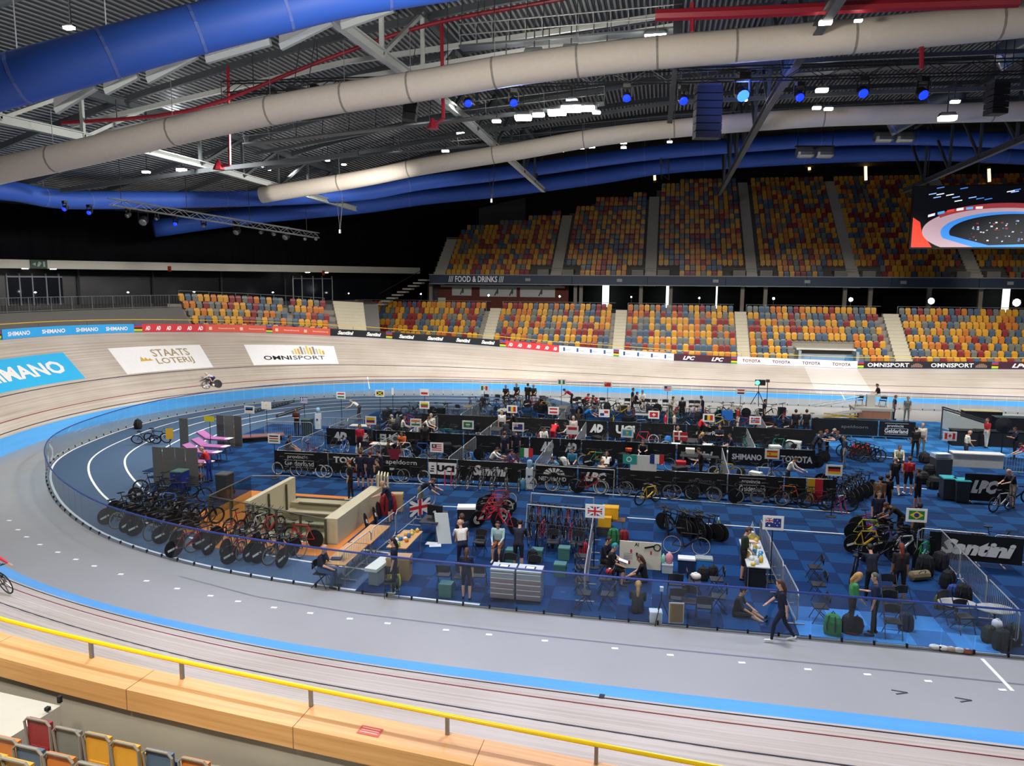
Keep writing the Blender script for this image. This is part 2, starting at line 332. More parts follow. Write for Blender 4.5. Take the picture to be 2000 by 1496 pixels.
for ix in range(-26, 31):
    for iy in range(21, 58):
        x, y = ix+.5, iy+.5
        if inside(x, y):
            px, py = PJ((x, y, 0)); k = (ix+iy) % 2
            if abs(x-6.6) < 2.4 and y < 23 or (x > 9.5 and y > 46): k += 2
            cells.append((-(1 if -30 < px < 2030 else 0), y if px < 2030 else 99, x, y, k))
cells.sort(); rest = MB()
for n_, c in enumerate(cells):
    x, y, k = c[2:]
    if y < 22 and x < -5: rest.box(x-.497, x+.497, y-.18, y+.497, .008, .028, k)
    elif n_ < 290: o = ob('carpet_tile', tme[k], carpet); o.location = (x, y, .008)
    else: rest.box(x-.497, x+.497, y-.497, y+.497, .008, .028, k)
o = rest.build('carpet_tiles', CB, carpet); o['kind'] = 'stuff'
CZ = .028
for a, b in (((690, 942), (870, 948)), ((870, 948), (1030, 955)), ((1080, 958), (1660, 1003)), ((865, 990), (935, 993)), ((1225, 1012), (1280, 1016)), ((1380, 1024), (1485, 1032)), ((1530, 1036), (1672, 1046)), ((1700, 891), (1745, 895)), ((1690, 949), (1810, 956))):
    p, q = G(*a), G(*b); mb = MB(); mb.bar((p.x, p.y, CZ+.004), (q.x, q.y, CZ+.004), .07, .006); mb.build('white_tape', WHITE, carpet)
# ---------------------------------------------------------------- glass fence round the infield
fence = thing('glass_fence', 'low clear glass safety fence with blue top rail around the infield', 'fence')
gp = MB().box(-.39, .39, -.006, .006, .03, 1.27).mesh('glass_pane', GLASS)
cl = MB().cbox((0, 0, .06), (.05, .05, .12)).mesh('pane_clamp', BLACK)
i0f = next(i for i in range(NF) if FQ[i][0] < 16)
for i in range(i0f, NF-1):
    a, b = FQ[i], FQ[i+1]
    if a[0] > 34: break
    o = ob('glass_pane', gp, fence); o.location = ((a[0]+b[0])/2, (a[1]+b[1])/2, 0); o.rotation_euler.z = math.atan2(b[1]-a[1], b[0]-a[0])
    o = ob('pane_clamp', cl, fence); o.location = (a[0], a[1], 0)
mb = MB(); mb.tube([(p[0], p[1], 1.29) for p in FQ[i0f-18:NF-16]], .03, 6); mb.build('top_rail', M('#2b3f86', .4), fence)
mb = MB(); mb.tube([(p[0], p[1], .02) for p in FQ[i0f-18:NF-16]], .025, 4); mb.build('base_channel', GREY, fence)
# ---------------------------------------------------------------- advertising boards and yellow rail on the outer edge
def board(i0, i1, name, label, cols, group='advertising boards along the top of the track'):
    """a run of low boards standing on the outer edge; cols: colours bottom to top"""
    mb = MB(); a = list(np.arange(i0, i1, 1.0))+[i1]; H = .66; n = len(cols); vs = []; ms = []
    for i in a:
        for k in range(n+1): vs.append(TE(i, .02, H*k/n))
        for k in range(n+1): vs.append(TE(i, .07, H*k/n))
    st = 2*n+2; fs = []
    for j in range(len(a)-1):
        b = j*st
        for k in range(n):
            fs.append((b+k, b+k+1, b+st+k+1, b+st+k)); ms.append(k); fs.append((b+n+1+k, b+st+n+1+k, b+st+n+2+k, b+n+2+k)); ms.append(k)
        fs.append((b+n, b+2*n+1, b+st+2*n+1, b+st+n)); ms.append(n-1)
    for b in (0, (len(a)-1)*st): fs.append((b, b+n, b+2*n+1, b+n+1)); ms.append(0)
    mb.v = [tuple(v) for v in vs]; mb.f = fs; mb.m = ms
    o = mb.build(name, [M(c, .5) for c in cols]); tag(o, label, 'board', group)
    return o, (lambda u, v: TE(i0+(i1-i0)*u, -.0, H*v) )
RB = ['#3f8f3a', '#e0c21e', '#20201e', '#b3262c', '#3a4f9a']
def rainbow(x0, x1, nm): board(edge_i(x0), edge_i(x1), 'rainbow_board', nm, RB)
SEG = [(-120, 3, 'R', 'rainbow striped board beside the first cyan board'), (5, 262, 'shimano', 'cyan board with four white brand names on the bend'), (262, 278, 'R', 'rainbow striped board between cyan and red boards'),
 (278, 402, 'ad', 'red board with six white two-letter logos on the bend'), (402, 520, 'loterij', 'orange-red lottery board next to the red boards'), (520, 532, 'R', 'rainbow striped board between two orange-red boards'),
 (532, 645, 'loterij', 'orange-red lottery board next to the black boards'), (645, 754, 'santini2', 'black board with two white script brand names'), (754, 766, 'R', 'rainbow striped board between two black boards'),
 (766, 976, 'santini4', 'black board with four white script brand names'), (976, 988, 'R', 'rainbow striped board between black and red boards'), (988, 1092, 'ad', 'red board with six white two-letter logos on the straight'),
 (1092, 1198, 'gov', 'white board with blue shields next to the red board'), (1198, 1209, 'R', 'rainbow striped board between two white boards'), (1209, 1316, 'gov', 'white board with blue shields next to the maroon board'),
 (1316, 1428, 'lpc', 'maroon board with two slanted three-letter logos'), (1428, 1440, 'R', 'rainbow striped board between maroon and white boards'), (1440, 1675, 'toyota', 'white board with four car brand names'),
 (1675, 1687, 'R', 'rainbow striped board before the black sports centre board'), (1687, 1937, 'omni', 'black board with two white sports centre names'), (1937, 1950, 'R', 'rainbow striped board after the black sports centre board'), (1950, 2120, 'lpc', 'maroon board at the far end of the straight')]
for x0, x1, k, lb in SEG:
    i0, i1 = edge_i(x0), edge_i(x1)
    if x0 < 0: i0 = i1-3
    if k == 'R': rainbow(x0, x1, lb) if x0 > 0 else board(i0, i1, 'rainbow_board', lb, RB); continue
    bg = {'shimano': '#2f9fe0', 'ad': '#c8333b', 'loterij': '#d0553f', 'santini2': '#16171a', 'santini4': '#16171a', 'gov': '#e8eaec', 'lpc': '#3d1a2a', 'toyota': '#ececec', 'omni': '#1d1b22'}[k]
    o, mp = board(i0, i1, 'advertising_board', lb, [bg])
    if k == 'shimano':
        for c in (.13, .39, .64, .87): write('SHIMANO', mp, c-.09, c+.08, .28, .72, WHITE, o, bold=.03)
    if k == 'ad':
        for c in range(6): write('AD', mp, (c+.28)/6, (c+.75)/6, .25, .75, WHITE, o, bold=.06, shear=.25)
    if k == 'loterij':
        for c in range(2): write('Staatsloterij', mp, c*.5+.2, c*.5+.46, .38, .62, M('#f0c9b8', .6), o); mb = MB(); mb.quad(mp(c*.5+.05, .3), mp(c*.5+.1, .3), mp(c*.5+.1, .7), mp(c*.5+.05, .7)); mb.build('emblem', M('#efc0ae', .6), o)
    if k[:7] == 'santini':
        n = int(k[7:]); 
        for c in range(n): write('Santini', mp, (c+.25)/n, (c+.8)/n, .25, .8, WHITE, o, bold=.05, shear=.3)
    if k == 'gov':
        for c in range(4):
            mb = MB(); mb.quad(mp((c+.3)/4, .25), mp((c+.44)/4, .25), mp((c+.44)/4, .8), mp((c+.3)/4, .8)); mb.build('shield', M('#234a86', .6), o)
            mb = MB(); mb.quad(mp((c+.48)/4, .42), mp((c+.85)/4, .42), mp((c+.85)/4, .5), mp((c+.48)/4, .5)); mb.build('small_print', M('#8d97a5', .6), o)
    if k == 'lpc':
        for c in range(2): write('LPC', mp, (c+.32)/2, (c+.75)/2, .22, .78, WHITE, o, bold=.04, shear=.35)
    if k == 'toyota':
        for c in range(4): write('TOYOTA', mp, (c+.17)/4, (c+.78)/4, .28, .72, M('#6a1a24' if c < 1 else '#5a3a3e', .6), o, bold=.03)
    if k == 'omni':
        for c in range(2):
            write('OMNISPORT', mp, c*.5+.03, c*.5+.36, .22, .78, WHITE, o, bold=.02)
            for j in range(7): mb = MB(); u = c*.5+.375+j*.013; mb.quad(mp(u, .2), mp(u+.009, .2), mp(u+.012, .35+.4*math.sin(PI*(j+1)/8)), mp(u+.003, .35+.4*math.sin(PI*(j+1)/8))); mb.build('emblem_bar', M('#8d6f5d', .6), o)
mb = MB(); a = np.arange(HALF-14, NT-1, 2.0)
rail = thing('guard_rail', 'yellow tubular guard rail above the far advertising boards', 'rail')
mb.tube([TE(i, .06, 1.0) for i in a], .03, 6); mb.build('top_rail', M('#d8b23a', .4), rail)
pm = MB().cbox((0, 0, .82), (.03, .03, .36)).mesh('post', STEEL)
for i in a[::3]: o = ob('post', pm, rail); o.location = TE(i, .06, 0)
mb = MB(); vs = []
for i in a: vs += [TE(i, -.0, -.12), TE(i, -.0, .02), TE(i, .12, .02), TE(i, .12, -2.2)]
mb.add(vs, [(4*k+j, 4*k+4+j, 4*k+5+j, 4*k+1+j) for k in range(len(a)-1) for j in range(3)])
o = mb.build('trim_1', M('#3a6ea8', .5)); struct(o, 'blue strip at the top edge of the banking')
# near side: wooden ledge and yellow rail in front of the stand
NI = [i for i in range(30, HALF-22)]
ledge = thing('spectator_ledge', 'light wooden ledge topping the concrete wall in front of the seats', 'ledge')
PINE = wood_uv('pine_ledge', [(.3, '#b98750'), (.5, '#cf9d62'), (.7, '#dcae74')], .5, 12, .5)
def ledge_piece(nm, ia, ib, o0, o1, z0, z1):
    vs = []; 
    for i in (ia, (ia+ib)/2, ib):
        for of, zz in ((o0, z0), (o1, z0), (o1, z1), (o0, z1)): vs.append(TE(i, of, zz))
    fs = [(4*k+j, 4*k+4+j, 4*k+4+(j+1) % 4, 4*k+(j+1) % 4) for k in range(2) for j in range(4)]+[(0, 1, 2, 3), (8, 11, 10, 9)]
    mb = MB(); mb.add(vs, fs); o = mb.build(nm, PINE, ledge); me = o.data; ul = me.uv_layers.new(name='UVMap')
    for lp in me.loops: v = lp.vertex_index; ul.data[lp.index].uv = ((ia+(v//4)*(ib-ia)/2)*.5, (0, .62, .9, .3)[v % 4])
for k in range(len(NI)//5):
    ia = NI[0]+5*k; ledge_piece('ledge_plank', ia, ia+4.985, .06, .66, .97, 1.02); ledge_piece('fascia_plank', ia, ia+4.985, .62, .66, .70, .968)
nr = thing('yellow_guard_rail', 'bright yellow tubular rail above the wooden ledge near the seats', 'rail')
mb = MB(); mb.tube([TE(i, .12, 1.30) for i in NI], .034, 8); mb.build('top_rail', M('#f2cf12', .3), nr, True)
pm = MB().cbox((0, 0, 0), (.05, .05, .26)).mesh('post', STEEL)
for x in (161, 381, 633, 906, 1180, 1460):
    i = min(NI, key=lambda i: abs(PJ(TE(i, .12, 1.02))[0]-x)); o = ob('post', pm, nr); o.location = TE(i, .12, 1.15)
p0 = G(750, 1440, TE(60, .4, 1.0).z)
mb = MB(); i_s = min(NI, key=lambda i: abs(PJ(TE(i, .4, 1.02))[0]-751))
lm = lambda u, v: TE(i_s+(u-.5)*.62, .5-.2*v, 1.026)
mb.quad(lm(0, 0), lm(1, 0), lm(1, 1), lm(0, 1)); st = mb.build('warning_sticker', M('#c8543c', .5)); tag(st, 'small red printed warning sticker on the wooden ledge', 'sticker')
for v in (.2, .45, .7): mb = MB(); lm2 = lambda u, v: lm(u, v)+Vector((0, 0, .003)); mb.quad(lm2(.1, v), lm2(.9, v), lm2(.9, v+.1), lm2(.1, v+.1)); mb.build('printed_line', M('#e6b9a6', .6), st)
CONC = M('#a49f92', .8, 0, .14, 1.3, bump=.1); CONC2 = M('#b9b4a6', .8, 0, .1, 1.1)
mb = MB(); vs = []
for i in NI: vs += [TE(i, .1, -1.3), TE(i, .1, .97), TE(i, .56, .97), TE(i, .56, -2.6)]
mb.add(vs, [(4*k+j, 4*k+4+j, 4*k+5+j, 4*k+1+j) for k in range(len(NI)-1) for j in range(3)])
struct(mb.build('wall_front', CONC), 'rough concrete wall below the wooden ledge')
# near stand steps and their seats (backs to the camera)
mb = MB(); mb.box(-16, 14, 8.0, 9.15, 0, 2.7); mb.box(-16, 14, 7.2, 8.0, 0, 3.06); mb.box(-16, 14, 6.3, 7.2, 0, 3.45); mb.box(-16, 14, 5.4, 6.3, 0, 3.85)
struct(mb.build('floor_stand', CONC), 'concrete steps of the near seating stand')
SEATC = {'yellow': '#d59a2e', 'orange': '#c8742a', 'grey': '#73756c', 'blue': '#4b5f74', 'red': '#8c2f2f'}
def seat_mesh(col):
    mb = MB()
    prof = [(-.235, .34), (-.25, .58), (-.24, .84), (-.17, .93)]
    vs = []
    for t, yo in ((0, 0), (1, .05)):
        for k, (x, z) in enumerate(prof): vs += [(x, .18+yo+.03*k, z), (-x, .18+yo+.03*k, z)]
    n = 2*len(prof); fs = []
    for k in range(len(prof)-1):
        a = 2*k; fs += [(a, a+1, a+3, a+2), (n+a, n+a+2, n+a+3, n+a+1), (a, a+2, n+a+2, n+a), (a+1, n+a+1, n+a+3, a+3)]
    fs += [(n-2, n-1, 2*n-1, 2*n-2), (0, n, n+1, 1)]
    mb.add(vs, fs); mb.cbox((0, .12, .5), (.44, .06, .42), 0); mb.cbox((0, .16, .3), (.1, .1, .22), 0)
    return mb.mesh('seat', M(SEATC[col], .38, 0, .05))
SM = {c: seat_mesh(c) for c in SEATC}
def near_seat(loc, col, rz, label):
    t = thing('stadium_seat', label, 'seat', loc, rz, 'seats in the near stand')
    mb = MB(); mb.cbox((0, .2, .66), (.4, .05, .42)); mb.cbox((0, .21, .45), (.3, .05, .1)); mb.build('backrest', M(SEATC[col], .4), t)
    mb = MB(); mb.tube([(-.2, .23, .42), (-.22, .25, .84), (-.16, .25, .9), (.16, .25, .9), (.22, .25, .84), (.2, .23, .42)], .018, 6); mb.build('back_rim', M('#8a8578', .5), t)
    mb = MB(); mb.cbox((0, .1, .52), (.38, .05, .36)); mb.build('seat_pan', M(SEATC[col], .4), t)
    mb = MB(); mb.cbox((0, .12, .2), (.12, .08, .4)); mb.cbox((-.23, .12, .3), (.04, .2, .1)); mb.cbox((.23, .12, .3), (.04, .2, .1)); mb.build('bracket', DGREY, t)

for x, y, c, lb in ((80, 1402, 'red', 'dark red tip-up seat, the only red one in the near stand'), (137, 1420, 'grey', 'grey-green tip-up seat beside the red seat'), (195, 1431, 'yellow', 'yellow tip-up seat beside the grey-green seat, front row'), (250, 1448, 'yellow', 'yellow tip-up seat beside the blue-grey seat, front row'), (315, 1463, 'blue', 'blue-grey tip-up seat in the front row under the concrete wall'), (385, 1480, 'orange', 'orange tip-up seat at the low end of the front row')):
    p = G(x, y, 3.62); near_seat((p.x, p.y+.2, 2.72), c, PI-.1, lb)
for x, y, c, lb in ((16, 1437, 'orange', 'orange tip-up seat in the second row at the picture edge'), (62, 1455, 'blue', 'blue-grey tip-up seat in the second row of the near stand'), (122, 1470, 'orange', 'orange tip-up seat in the second row beside the blue-grey one'), (185, 1489, 'grey', 'grey-green tip-up seat in the second row of the near stand')):
    p = G(x, y, 3.98); near_seat((p.x, p.y+.2, 3.08), c, PI-.1, lb)
for x, y, c, lb in ((-12, 1466, 'yellow', 'yellow tip-up seat in the third row, half out of frame'), (38, 1481, 'yellow', 'yellow tip-up seat in the third row of the near stand')):
    p = G(x, y, 4.37); near_seat((p.x, p.y+.2, 3.47), c, PI-.1, lb)
mb = MB(); q = [G(-60, 1338, 3.4), G(118, 1378, 3.4), G(20, 1440, 3.4), G(-60, 1425, 3.4)]
mb.add([(*v.xy, z) for z in (2.7, 3.4) for v in q], [(3, 2, 1, 0), (4, 5, 6, 7), (0, 1, 5, 4), (1, 2, 6, 5), (2, 3, 7, 6), (3, 0, 4, 7)])
o = mb.build('concrete_landing', M('#b5b2a4', .7)); tag(o, 'pale concrete landing block beside the near seats', 'landing')
mb = MB(); p = G(117, 1372, 3.4); mb.cbox((p.x, p.y, 3.45), (.05, .05, .1)); mb.cbox((p.x+.02, p.y-.25, 3.45), (.06, .06, .05)); o = mb.build('edge_clamp', BLACK, o)
# ---------------------------------------------------------------- far lower tier
RISE, DEP, R0Y, R0Z, PITCHX = .61, .8, 75.5, 1.25, .565
mb = MB()
for k in range(9): mb.box(-36+.0*k, 47, R0Y+DEP*k-.3, R0Y+DEP*(k+1)-.3, 0, R0Z+RISE*k)
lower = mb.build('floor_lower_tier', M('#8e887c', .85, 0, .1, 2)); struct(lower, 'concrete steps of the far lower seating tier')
ZC = R0Z+RISE*8
mb = MB(); mb.box(-60, 47, R0Y+DEP*9-.3, 97, ZC-.5, ZC); struct(mb.build('floor_concourse', M('#3a3a3c', .6)), 'dark concourse floor behind the lower tier')
def xr(px, k, z=.5): return GY(px, PJ((0, R0Y+DEP*k, R0Z+RISE*k+z))[1], R0Y+DEP*k).x
# aisles given by the photo column at the top row
AIS = [(668, 690), (957, 980), (1202, 1226), (1434, 1459), (1724, 1757), (2010, 2040)]
ais = [(xr(a, 8), xr(b, 8)) for a, b in AIS]
stairm = M('#c9c1ab', .8)
for n_, (a, b) in enumerate(ais[1:5]):
    t = struct(ob('stair_%d' % (n_+1), None), 'pale concrete stair between blocks of the lower tier')
    for k in range(18): mb = MB(); mb.box(a+.05, b-.05, R0Y-.5+.4*k, R0Y+.4*k+.02-.0, max(0, R0Z-.5+.305*k-.4), R0Z+.03+.305*k); mb.build('step', stairm, t)
blocks = []; prev = xr(560, 8)
names = ['block at the start of the straight', 'block in front of the food counter', 'block behind the shield boards', 'block behind the maroon board', 'block with the blue tunnel', 'block at the end of the straight']
edges = [(ais[0][1], ais[1][0]), (ais[1][1], ais[2][0]), (ais[2][1], ais[3][0]), (ais[3][1], ais[4][0]), (ais[4][1], ais[5][0])]
cand = []
def seatcol():
    r = rnd.random(); return 'yellow' if r < .36 else 'orange' if r < .52 else 'grey' if r < .68 else 'blue' if r < .84 else 'red'
tun0, tun1 = xr(1553, 3), xr(1668, 3)
for bi, (a, b) in enumerate(edges):
    for k in range(9):
        x = a+.3; q = 0
        while x < b-.25:
            q += 1
            y = R0Y+DEP*k+.1; z = R0Z+RISE*k
            if not (tun0 < x < tun1 and k < 4 and bi == 3): cand.append((y-.12*x, x, y, z, bi, k, seatcol(), q))
            x += PITCHX
# seats behind the bend, on rows that follow the track edge
IB0, IB1 = edge_i(402), edge_i(652); gap = (edge_i(577), edge_i(585))
mbs = MB()
for k in range(5):
    vs = []; rr = np.linspace(IB0-2, IB1+1, 40)
    for i in rr: vs += [TE(i, .5+DEP*k, -.2+RISE*k), TE(i, .5+DEP*(k+1), -.2+RISE*k), TE(i, .5+DEP*k, -.9+RISE*k)]
    mbs.add(vs, [f for j in range(39) for f in ((3*j, 3*j+1, 3*j+4, 3*j+3), (3*j, 3*j+3, 3*j+5, 3*j+2))])
struct(mbs.build('floor_bend_tier', M('#8e887c', .85)), 'concrete steps of the seating behind the bend')
bendc = []
t = struct(ob('stair_5', None), 'pale concrete stair where the bend seating meets the straight')
for k in range(12):
    vs = [TE(i, .3+.4*k+dd, zz) for zz in (-1.2+.3*k, -.15+.3*k) for i, dd in ((IB1+1, 0), (IB1+4.6, 0), (IB1+4.6, .42), (IB1+1, .42))]
    mb = MB(); mb.add(vs, [(3, 2, 1, 0), (4, 5, 6, 7), (0, 1, 5, 4), (1, 2, 6, 5), (2, 3, 7, 6), (3, 0, 4, 7)]); mb.build('step', stairm, t)
for k in range(5):
    i = IB0
    while i < IB1:
        if not gap[0] < i < gap[1]:
            p = TE(i, .85+DEP*k, -.2+RISE*k); n = TN[int(i)]; bendc.append((p, math.atan2(n[1], n[0])-PI/2, k, 'a' if i < gap[0] else 'b', seatcol()))
        p1, p2 = TE(i, 1+DEP*k, 0), TE(i+1, 1+DEP*k, 0); i += PITCHX/(p2-p1).length
cand.sort(); stuff = {'v': [], 'f': [], 'm': []}
CO = list(SEATC); smats = [M(SEATC[c], .38, 0, .05) for c in CO]
allseats = MB()
def bake(loc, rz, c, mb=allseats):
    me = SM[c]; co, si = math.cos(rz), math.sin(rz)
    mb.add([(loc[0]+v.co.x*co-v.co.y*si, loc[1]+v.co.x*si+v.co.y*co, loc[2]+v.co.z) for v in me.vertices], [tuple(p.vertices) for p in me.polygons], CO.index(c))
ROWN = ['front', 'second', 'third', 'fourth', 'fifth', 'sixth', 'seventh', 'eighth', 'top']
NUM = 'first second third fourth fifth sixth seventh eighth ninth tenth eleventh twelfth thirteenth fourteenth fifteenth sixteenth seventeenth eighteenth nineteenth twentieth'.split(); NUM += ['twenty-'+w for w in NUM[:9]]+['thirtieth']+['thirty-'+w for w in NUM[:9]]+['fortieth']
for n_, (d, x, y, z, bi, k, c, q) in enumerate(cand):
    if n_ < 285:
        o = ob('stadium_seat', SM[c]); o.location = (x, y, z)
        tag(o, '%s tip-up seat, %s row, %s from the aisle, %s' % ({'grey': 'grey-green', 'blue': 'blue-grey'}.get(c, c), ROWN[k], NUM[min(q, 40)-1], names[bi+1]), 'seat', 'seats of the far lower tier')
    else: bake((x, y, z), 0, c)
for p, rz, k, s, c in bendc: bake(p, rz, c)
o = allseats.build('lower_tier_seats', smats); tag(o, 'yellow, orange, grey, blue and red seats across the lower tier', 'seats', None, 'stuff')
# tunnel mouth in the lower tier
tn = thing('tunnel_mouth', 'low tunnel opening with blue screens in the lower tier', 'tunnel', ((tun0+tun1)/2, R0Y-.2, 0))
w = (tun1-tun0)
mb = MB(); mb.box(-w/2, w/2, 2.9, 3.0, R0Z-1, R0Z+2.0); mb.build('back_wall', M('#5f7f9e', .6), tn)
mb = MB(); mb.box(-w/2, -w/2+.25, .3, 3, R0Z-1, R0Z+1.9); mb.build('side_wall', M('#8fa0a8', .7), tn); mb = MB(); mb.box(w/2-.25, w/2, .3, 3, R0Z-1, R0Z+1.9); mb.build('side_wall', M('#8fa0a8', .7), tn)
mb = MB(); mb.box(-w/2, w/2, 1.6, 3.1, R0Z+1.9, R0Z+2.05); mb.build('lintel', M('#d6d2c4', .7), tn)
mb = MB(); mb.add([(-w/2+.3, .9, R0Z-.6), (w/2-.3, .9, R0Z-.6), (w/2-.3, 1.2, R0Z+1.5), (-w/2+.3, 1.2, R0Z+1.5), (-w/2+.3, .95, R0Z-.6), (w/2-.3, .95, R0Z-.6), (w/2-.3, 1.25, R0Z+1.5), (-w/2+.3, 1.25, R0Z+1.5)], [(0, 1, 2, 3), (7, 6, 5, 4), (0, 4, 5, 1), (2, 6, 7, 3), (0, 3, 7, 4), (1, 5, 6, 2)]); mb.build('blue_screen', M('#6f93b3', .4), tn)
mb = MB(); mb.add([(w/2-1.9, .86, R0Z-.6), (w/2-.3, .86, R0Z-.6), (w/2-.3, 1.16, R0Z+1.5), (w/2-.9, 1.16, R0Z+1.5)], [(0, 1, 2, 3)]); mb.build('blue_swoosh', M('#2f74a8', .5), tn)
# railing along the top of the lower tier
for n_, (a, b) in enumerate(edges):
    t = thing('tier_railing', 'thin grey steel railing at the top of the %s' % names[n_+1], 'railing', (a, R0Y+DEP*9-.15, ZC)); L = b-a
    mb = MB(); mb.tube([(0, 0, 1.05), (L, 0, 1.05)], .025, 4); mb.build('top_rail', GALV, t)
    for k in range(int(L/1.9)+1): mb = MB(); x = min(L, k*1.9); mb.cbox((x, 0, .52), (.035, .035, 1.05)); mb.build('post', GALV, t)
t = thing('tier_railing', 'thin grey steel railing behind the seats at the bend', 'railing'); rr = np.linspace(IB0, IB1, 12)
mb = MB(); mb.tube([TE(i, 4.7, RISE*4+.95) for i in rr], .025, 4); mb.build('top_rail', GALV, t)
for i in rr: mb = MB(); mb.cbox(TE(i, 4.7, RISE*4+.4), (.035, .035, 1.1)); mb.build('post', GALV, t)
# ---------------------------------------------------------------- upper tier
UY, UZ, UR, UD = 85.2, 9.75, .605, .8
fz0, fz1 = 9.0, 10.02
XL, XR_ = -25.8, 47
NAVY = M('#243246', .5)
fas = thing('balcony_fascia', 'dark navy balcony front with white food and drinks lettering', 'balcony', (XL, 84, 0))
L = XR_-XL
npan = 9
for k in range(npan): mb = MB(); mb.box(L*k/npan+.02, L*(k+1)/npan-.02, 0, .3, fz0+.08, fz1); mb.build('fascia_panel', NAVY, fas)
mb = MB(); mb.box(0, L, -.06, .3, fz1, fz1+.08); mb.box(0, L, -.04, .3, fz0, fz0+.08); mb.build('edge_strip', M('#8c8d8c', .5), fas)
mpF = plane_map((0, 0, fz0+.08), (1, 0, 0), (0, 0, 1))
xf = lambda px: GY(px, 545, 84).x-XL
write('/// FOOD & DRINKS ///', mpF, xf(876), xf(984), .16, .84, M('#f4f6f8', .5), fas, bold=.02)
for px in (1031, 1210, 1398, 1577, 1765, 1974): mb = MB(); mb.box(xf(px)-.28, xf(px)+.28, -.05, 0, fz0+.4, fz0+.72); mb.build('vent_plate', M('#8f9294', .5), fas)
mb = MB(); mb.box(XL, XR_, 84.3, 86, fz0-.0, fz0+.2); struct(mb.build('ceiling_concourse', M('#5c5c5a', .8)), 'underside of the upper tier over the concourse')
def rows_at(px):
    for lim, n in ((872, 8), (912, 9), (972, 10), (1030, 11), (1082, 12), (1120, 13), (1165, 14), (1235, 16), (1290, 17), (1325, 19)):
        if px < lim: return n
    return 20
UA = [(1086, 1108), (1262, 1285), (1452, 1474), (1640, 1664), (1866, 1894)]
ux = lambda px, k: GY(px, PJ((0, UY+UD*k, UZ+UR*k+.4))[1], UY+UD*k).x
uais = [(ux(a, 6), ux(b, 6)) for a, b in UA]
upst = MB(); ust = MB()
for k in range(20):
    z = UZ+UR*k; y = UY+UD*k; x = XL+1.9 if k < 9 else XL+1.9
    xs = []
    while x < XR_-.3:
        px = PJ((x, y, z+.5))[0]
        if k < rows_at(px) and not any(a-.05 < x < b+.05 for a, b in uais) and not (k < 2 and any(a-2.2 < x < b+2.2 for a, b in uais)):
            bake((x, y+.1, z), 0, seatcol(), upst)
        x += PITCHX
    # step slab as far as the row reaches
    x0 = next(xx for xx in np.arange(XL, XR_, .2) if k < rows_at(PJ((xx+.6, y, z+.5))[0]))
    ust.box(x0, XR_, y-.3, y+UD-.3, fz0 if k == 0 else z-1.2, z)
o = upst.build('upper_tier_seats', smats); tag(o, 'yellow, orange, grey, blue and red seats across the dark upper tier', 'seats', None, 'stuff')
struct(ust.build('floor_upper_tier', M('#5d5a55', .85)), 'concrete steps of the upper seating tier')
US = M('#b6b1a4', .85)
for n_, (a, b) in enumerate(uais+[(XL+.1, XL+1.5)]):
    t = struct(ob('stair_%d' % (n_+6), None), 'grey concrete stair climbing the upper tier')
    top = 20 if n_ > 1 else (13, 17)[n_]
    if n_ == 5: top = 8
    for k in range(2*top): mb = MB(); mb.box(a+.05, b-.05, UY-.36+.4*k, UY+.1+.4*k, UZ-.3+.3025*k-.5, UZ+.02+.3025*k); mb.build('step', US, t)
    if n_ < 5:
        v = thing('entrance_recess', 'low concrete entrance walls at the foot of upper stair %s' % 'one two three four five'.split()[n_], 'entrance', ((a+b)/2, UY-.2, UZ))
        for s in (-1, 1): mb = MB(); mb.box(*sorted((s*.75, s*2.0)), 0, 1.5, -.2, .95); mb.build('side_wall', M('#8d8a82', .8), v)
        mb = MB(); mb.box(-.75, .75, .1, .2, -.2, .25); mb.build('dark_opening', BLACK, v)
        mb = MB(); mb.tube([(-2, -.05, 1.1), (2, -.05, 1.1)], .02, 4); mb.build('rail', GREY, v)
# stair flank at the open end of the upper tier and the flight down to the concourse
t = thing('flank_stair', 'concrete stair running down below the end of the upper tier', 'stair'); A, B = GY(828, 545, 83), GY(745, 592, 79)
for k in range(9):
    p = A.lerp(B, k/8); mb = MB(); mb.cbox((p.x, p.y, p.z-.12), (1.0, 1.1, .16)); mb.build('step', M('#9b978c', .8), t)
mb = MB(); mb.tube([A+Vector((0, -.7, 1)), B+Vector((0, -.7, 1))], .03, 4); mb.build('handrail', DGREY, t)
# food counter below the balcony
BRICK = M('#5b2a20', .8, 0, .15, 8); cx0, cx1 = GY(835, 570, 86).x, GY(1110, 570, 86).x
ct = thing('food_counter', 'brick-red food counter front with greyscale cycling pictures under the balcony', 'counter', (0, 86, ZC))
mb = MB(); mb.box(cx0, cx1, 0, .3, 0, 1.0); mb.box(cx0, cx1, .1, .4, 1.0, fz0-ZC); mb.build('wall', BRICK, ct)
for n_, (pa, pb, ya, yb) in enumerate(((883, 921, 558, 577), (937, 1009, 559, 579), (1016, 1084, 560, 580))):
    a, b = GY(pa, ya, 86).x, GY(pb, yb, 86).x; z0, z1 = GY(pa, yb, 86).z-ZC, GY(pa, ya, 86).z-ZC
    mb = MB(); mb.box(a, b, -.04, .08, z0, z1); pn = mb.build('picture_panel', M('#a9aaa8', .6), ct)
    mp = plane_map((a, -.04, z0), (1, 0, 0), (0, 0, 1), .01); w, h = b-a, z1-z0
    for cx_ in ((.5,), (.45, .85), (.58,))[n_]:
        mb = MB(); q = [(-.16, .1), (-.1, .32), (-.02, .5), (.08, .78), (.16, .7), (.17, .4), (.1, .2), (.02, .35), (-.06, .1)]
        mb.add([mp(w*cx_+x*h*1.3, h*y) for x, y in q], [tuple(range(len(q)))]); mb.build('cyclist_print', M('#3f4040', .7), pn)
mb = MB(); mb.box(cx0+1.6, cx1-.4, -.1, .05, fz0-ZC-.35, fz0-ZC-.12); mb.build('shutter_box', M('#b6b3aa', .6), ct)
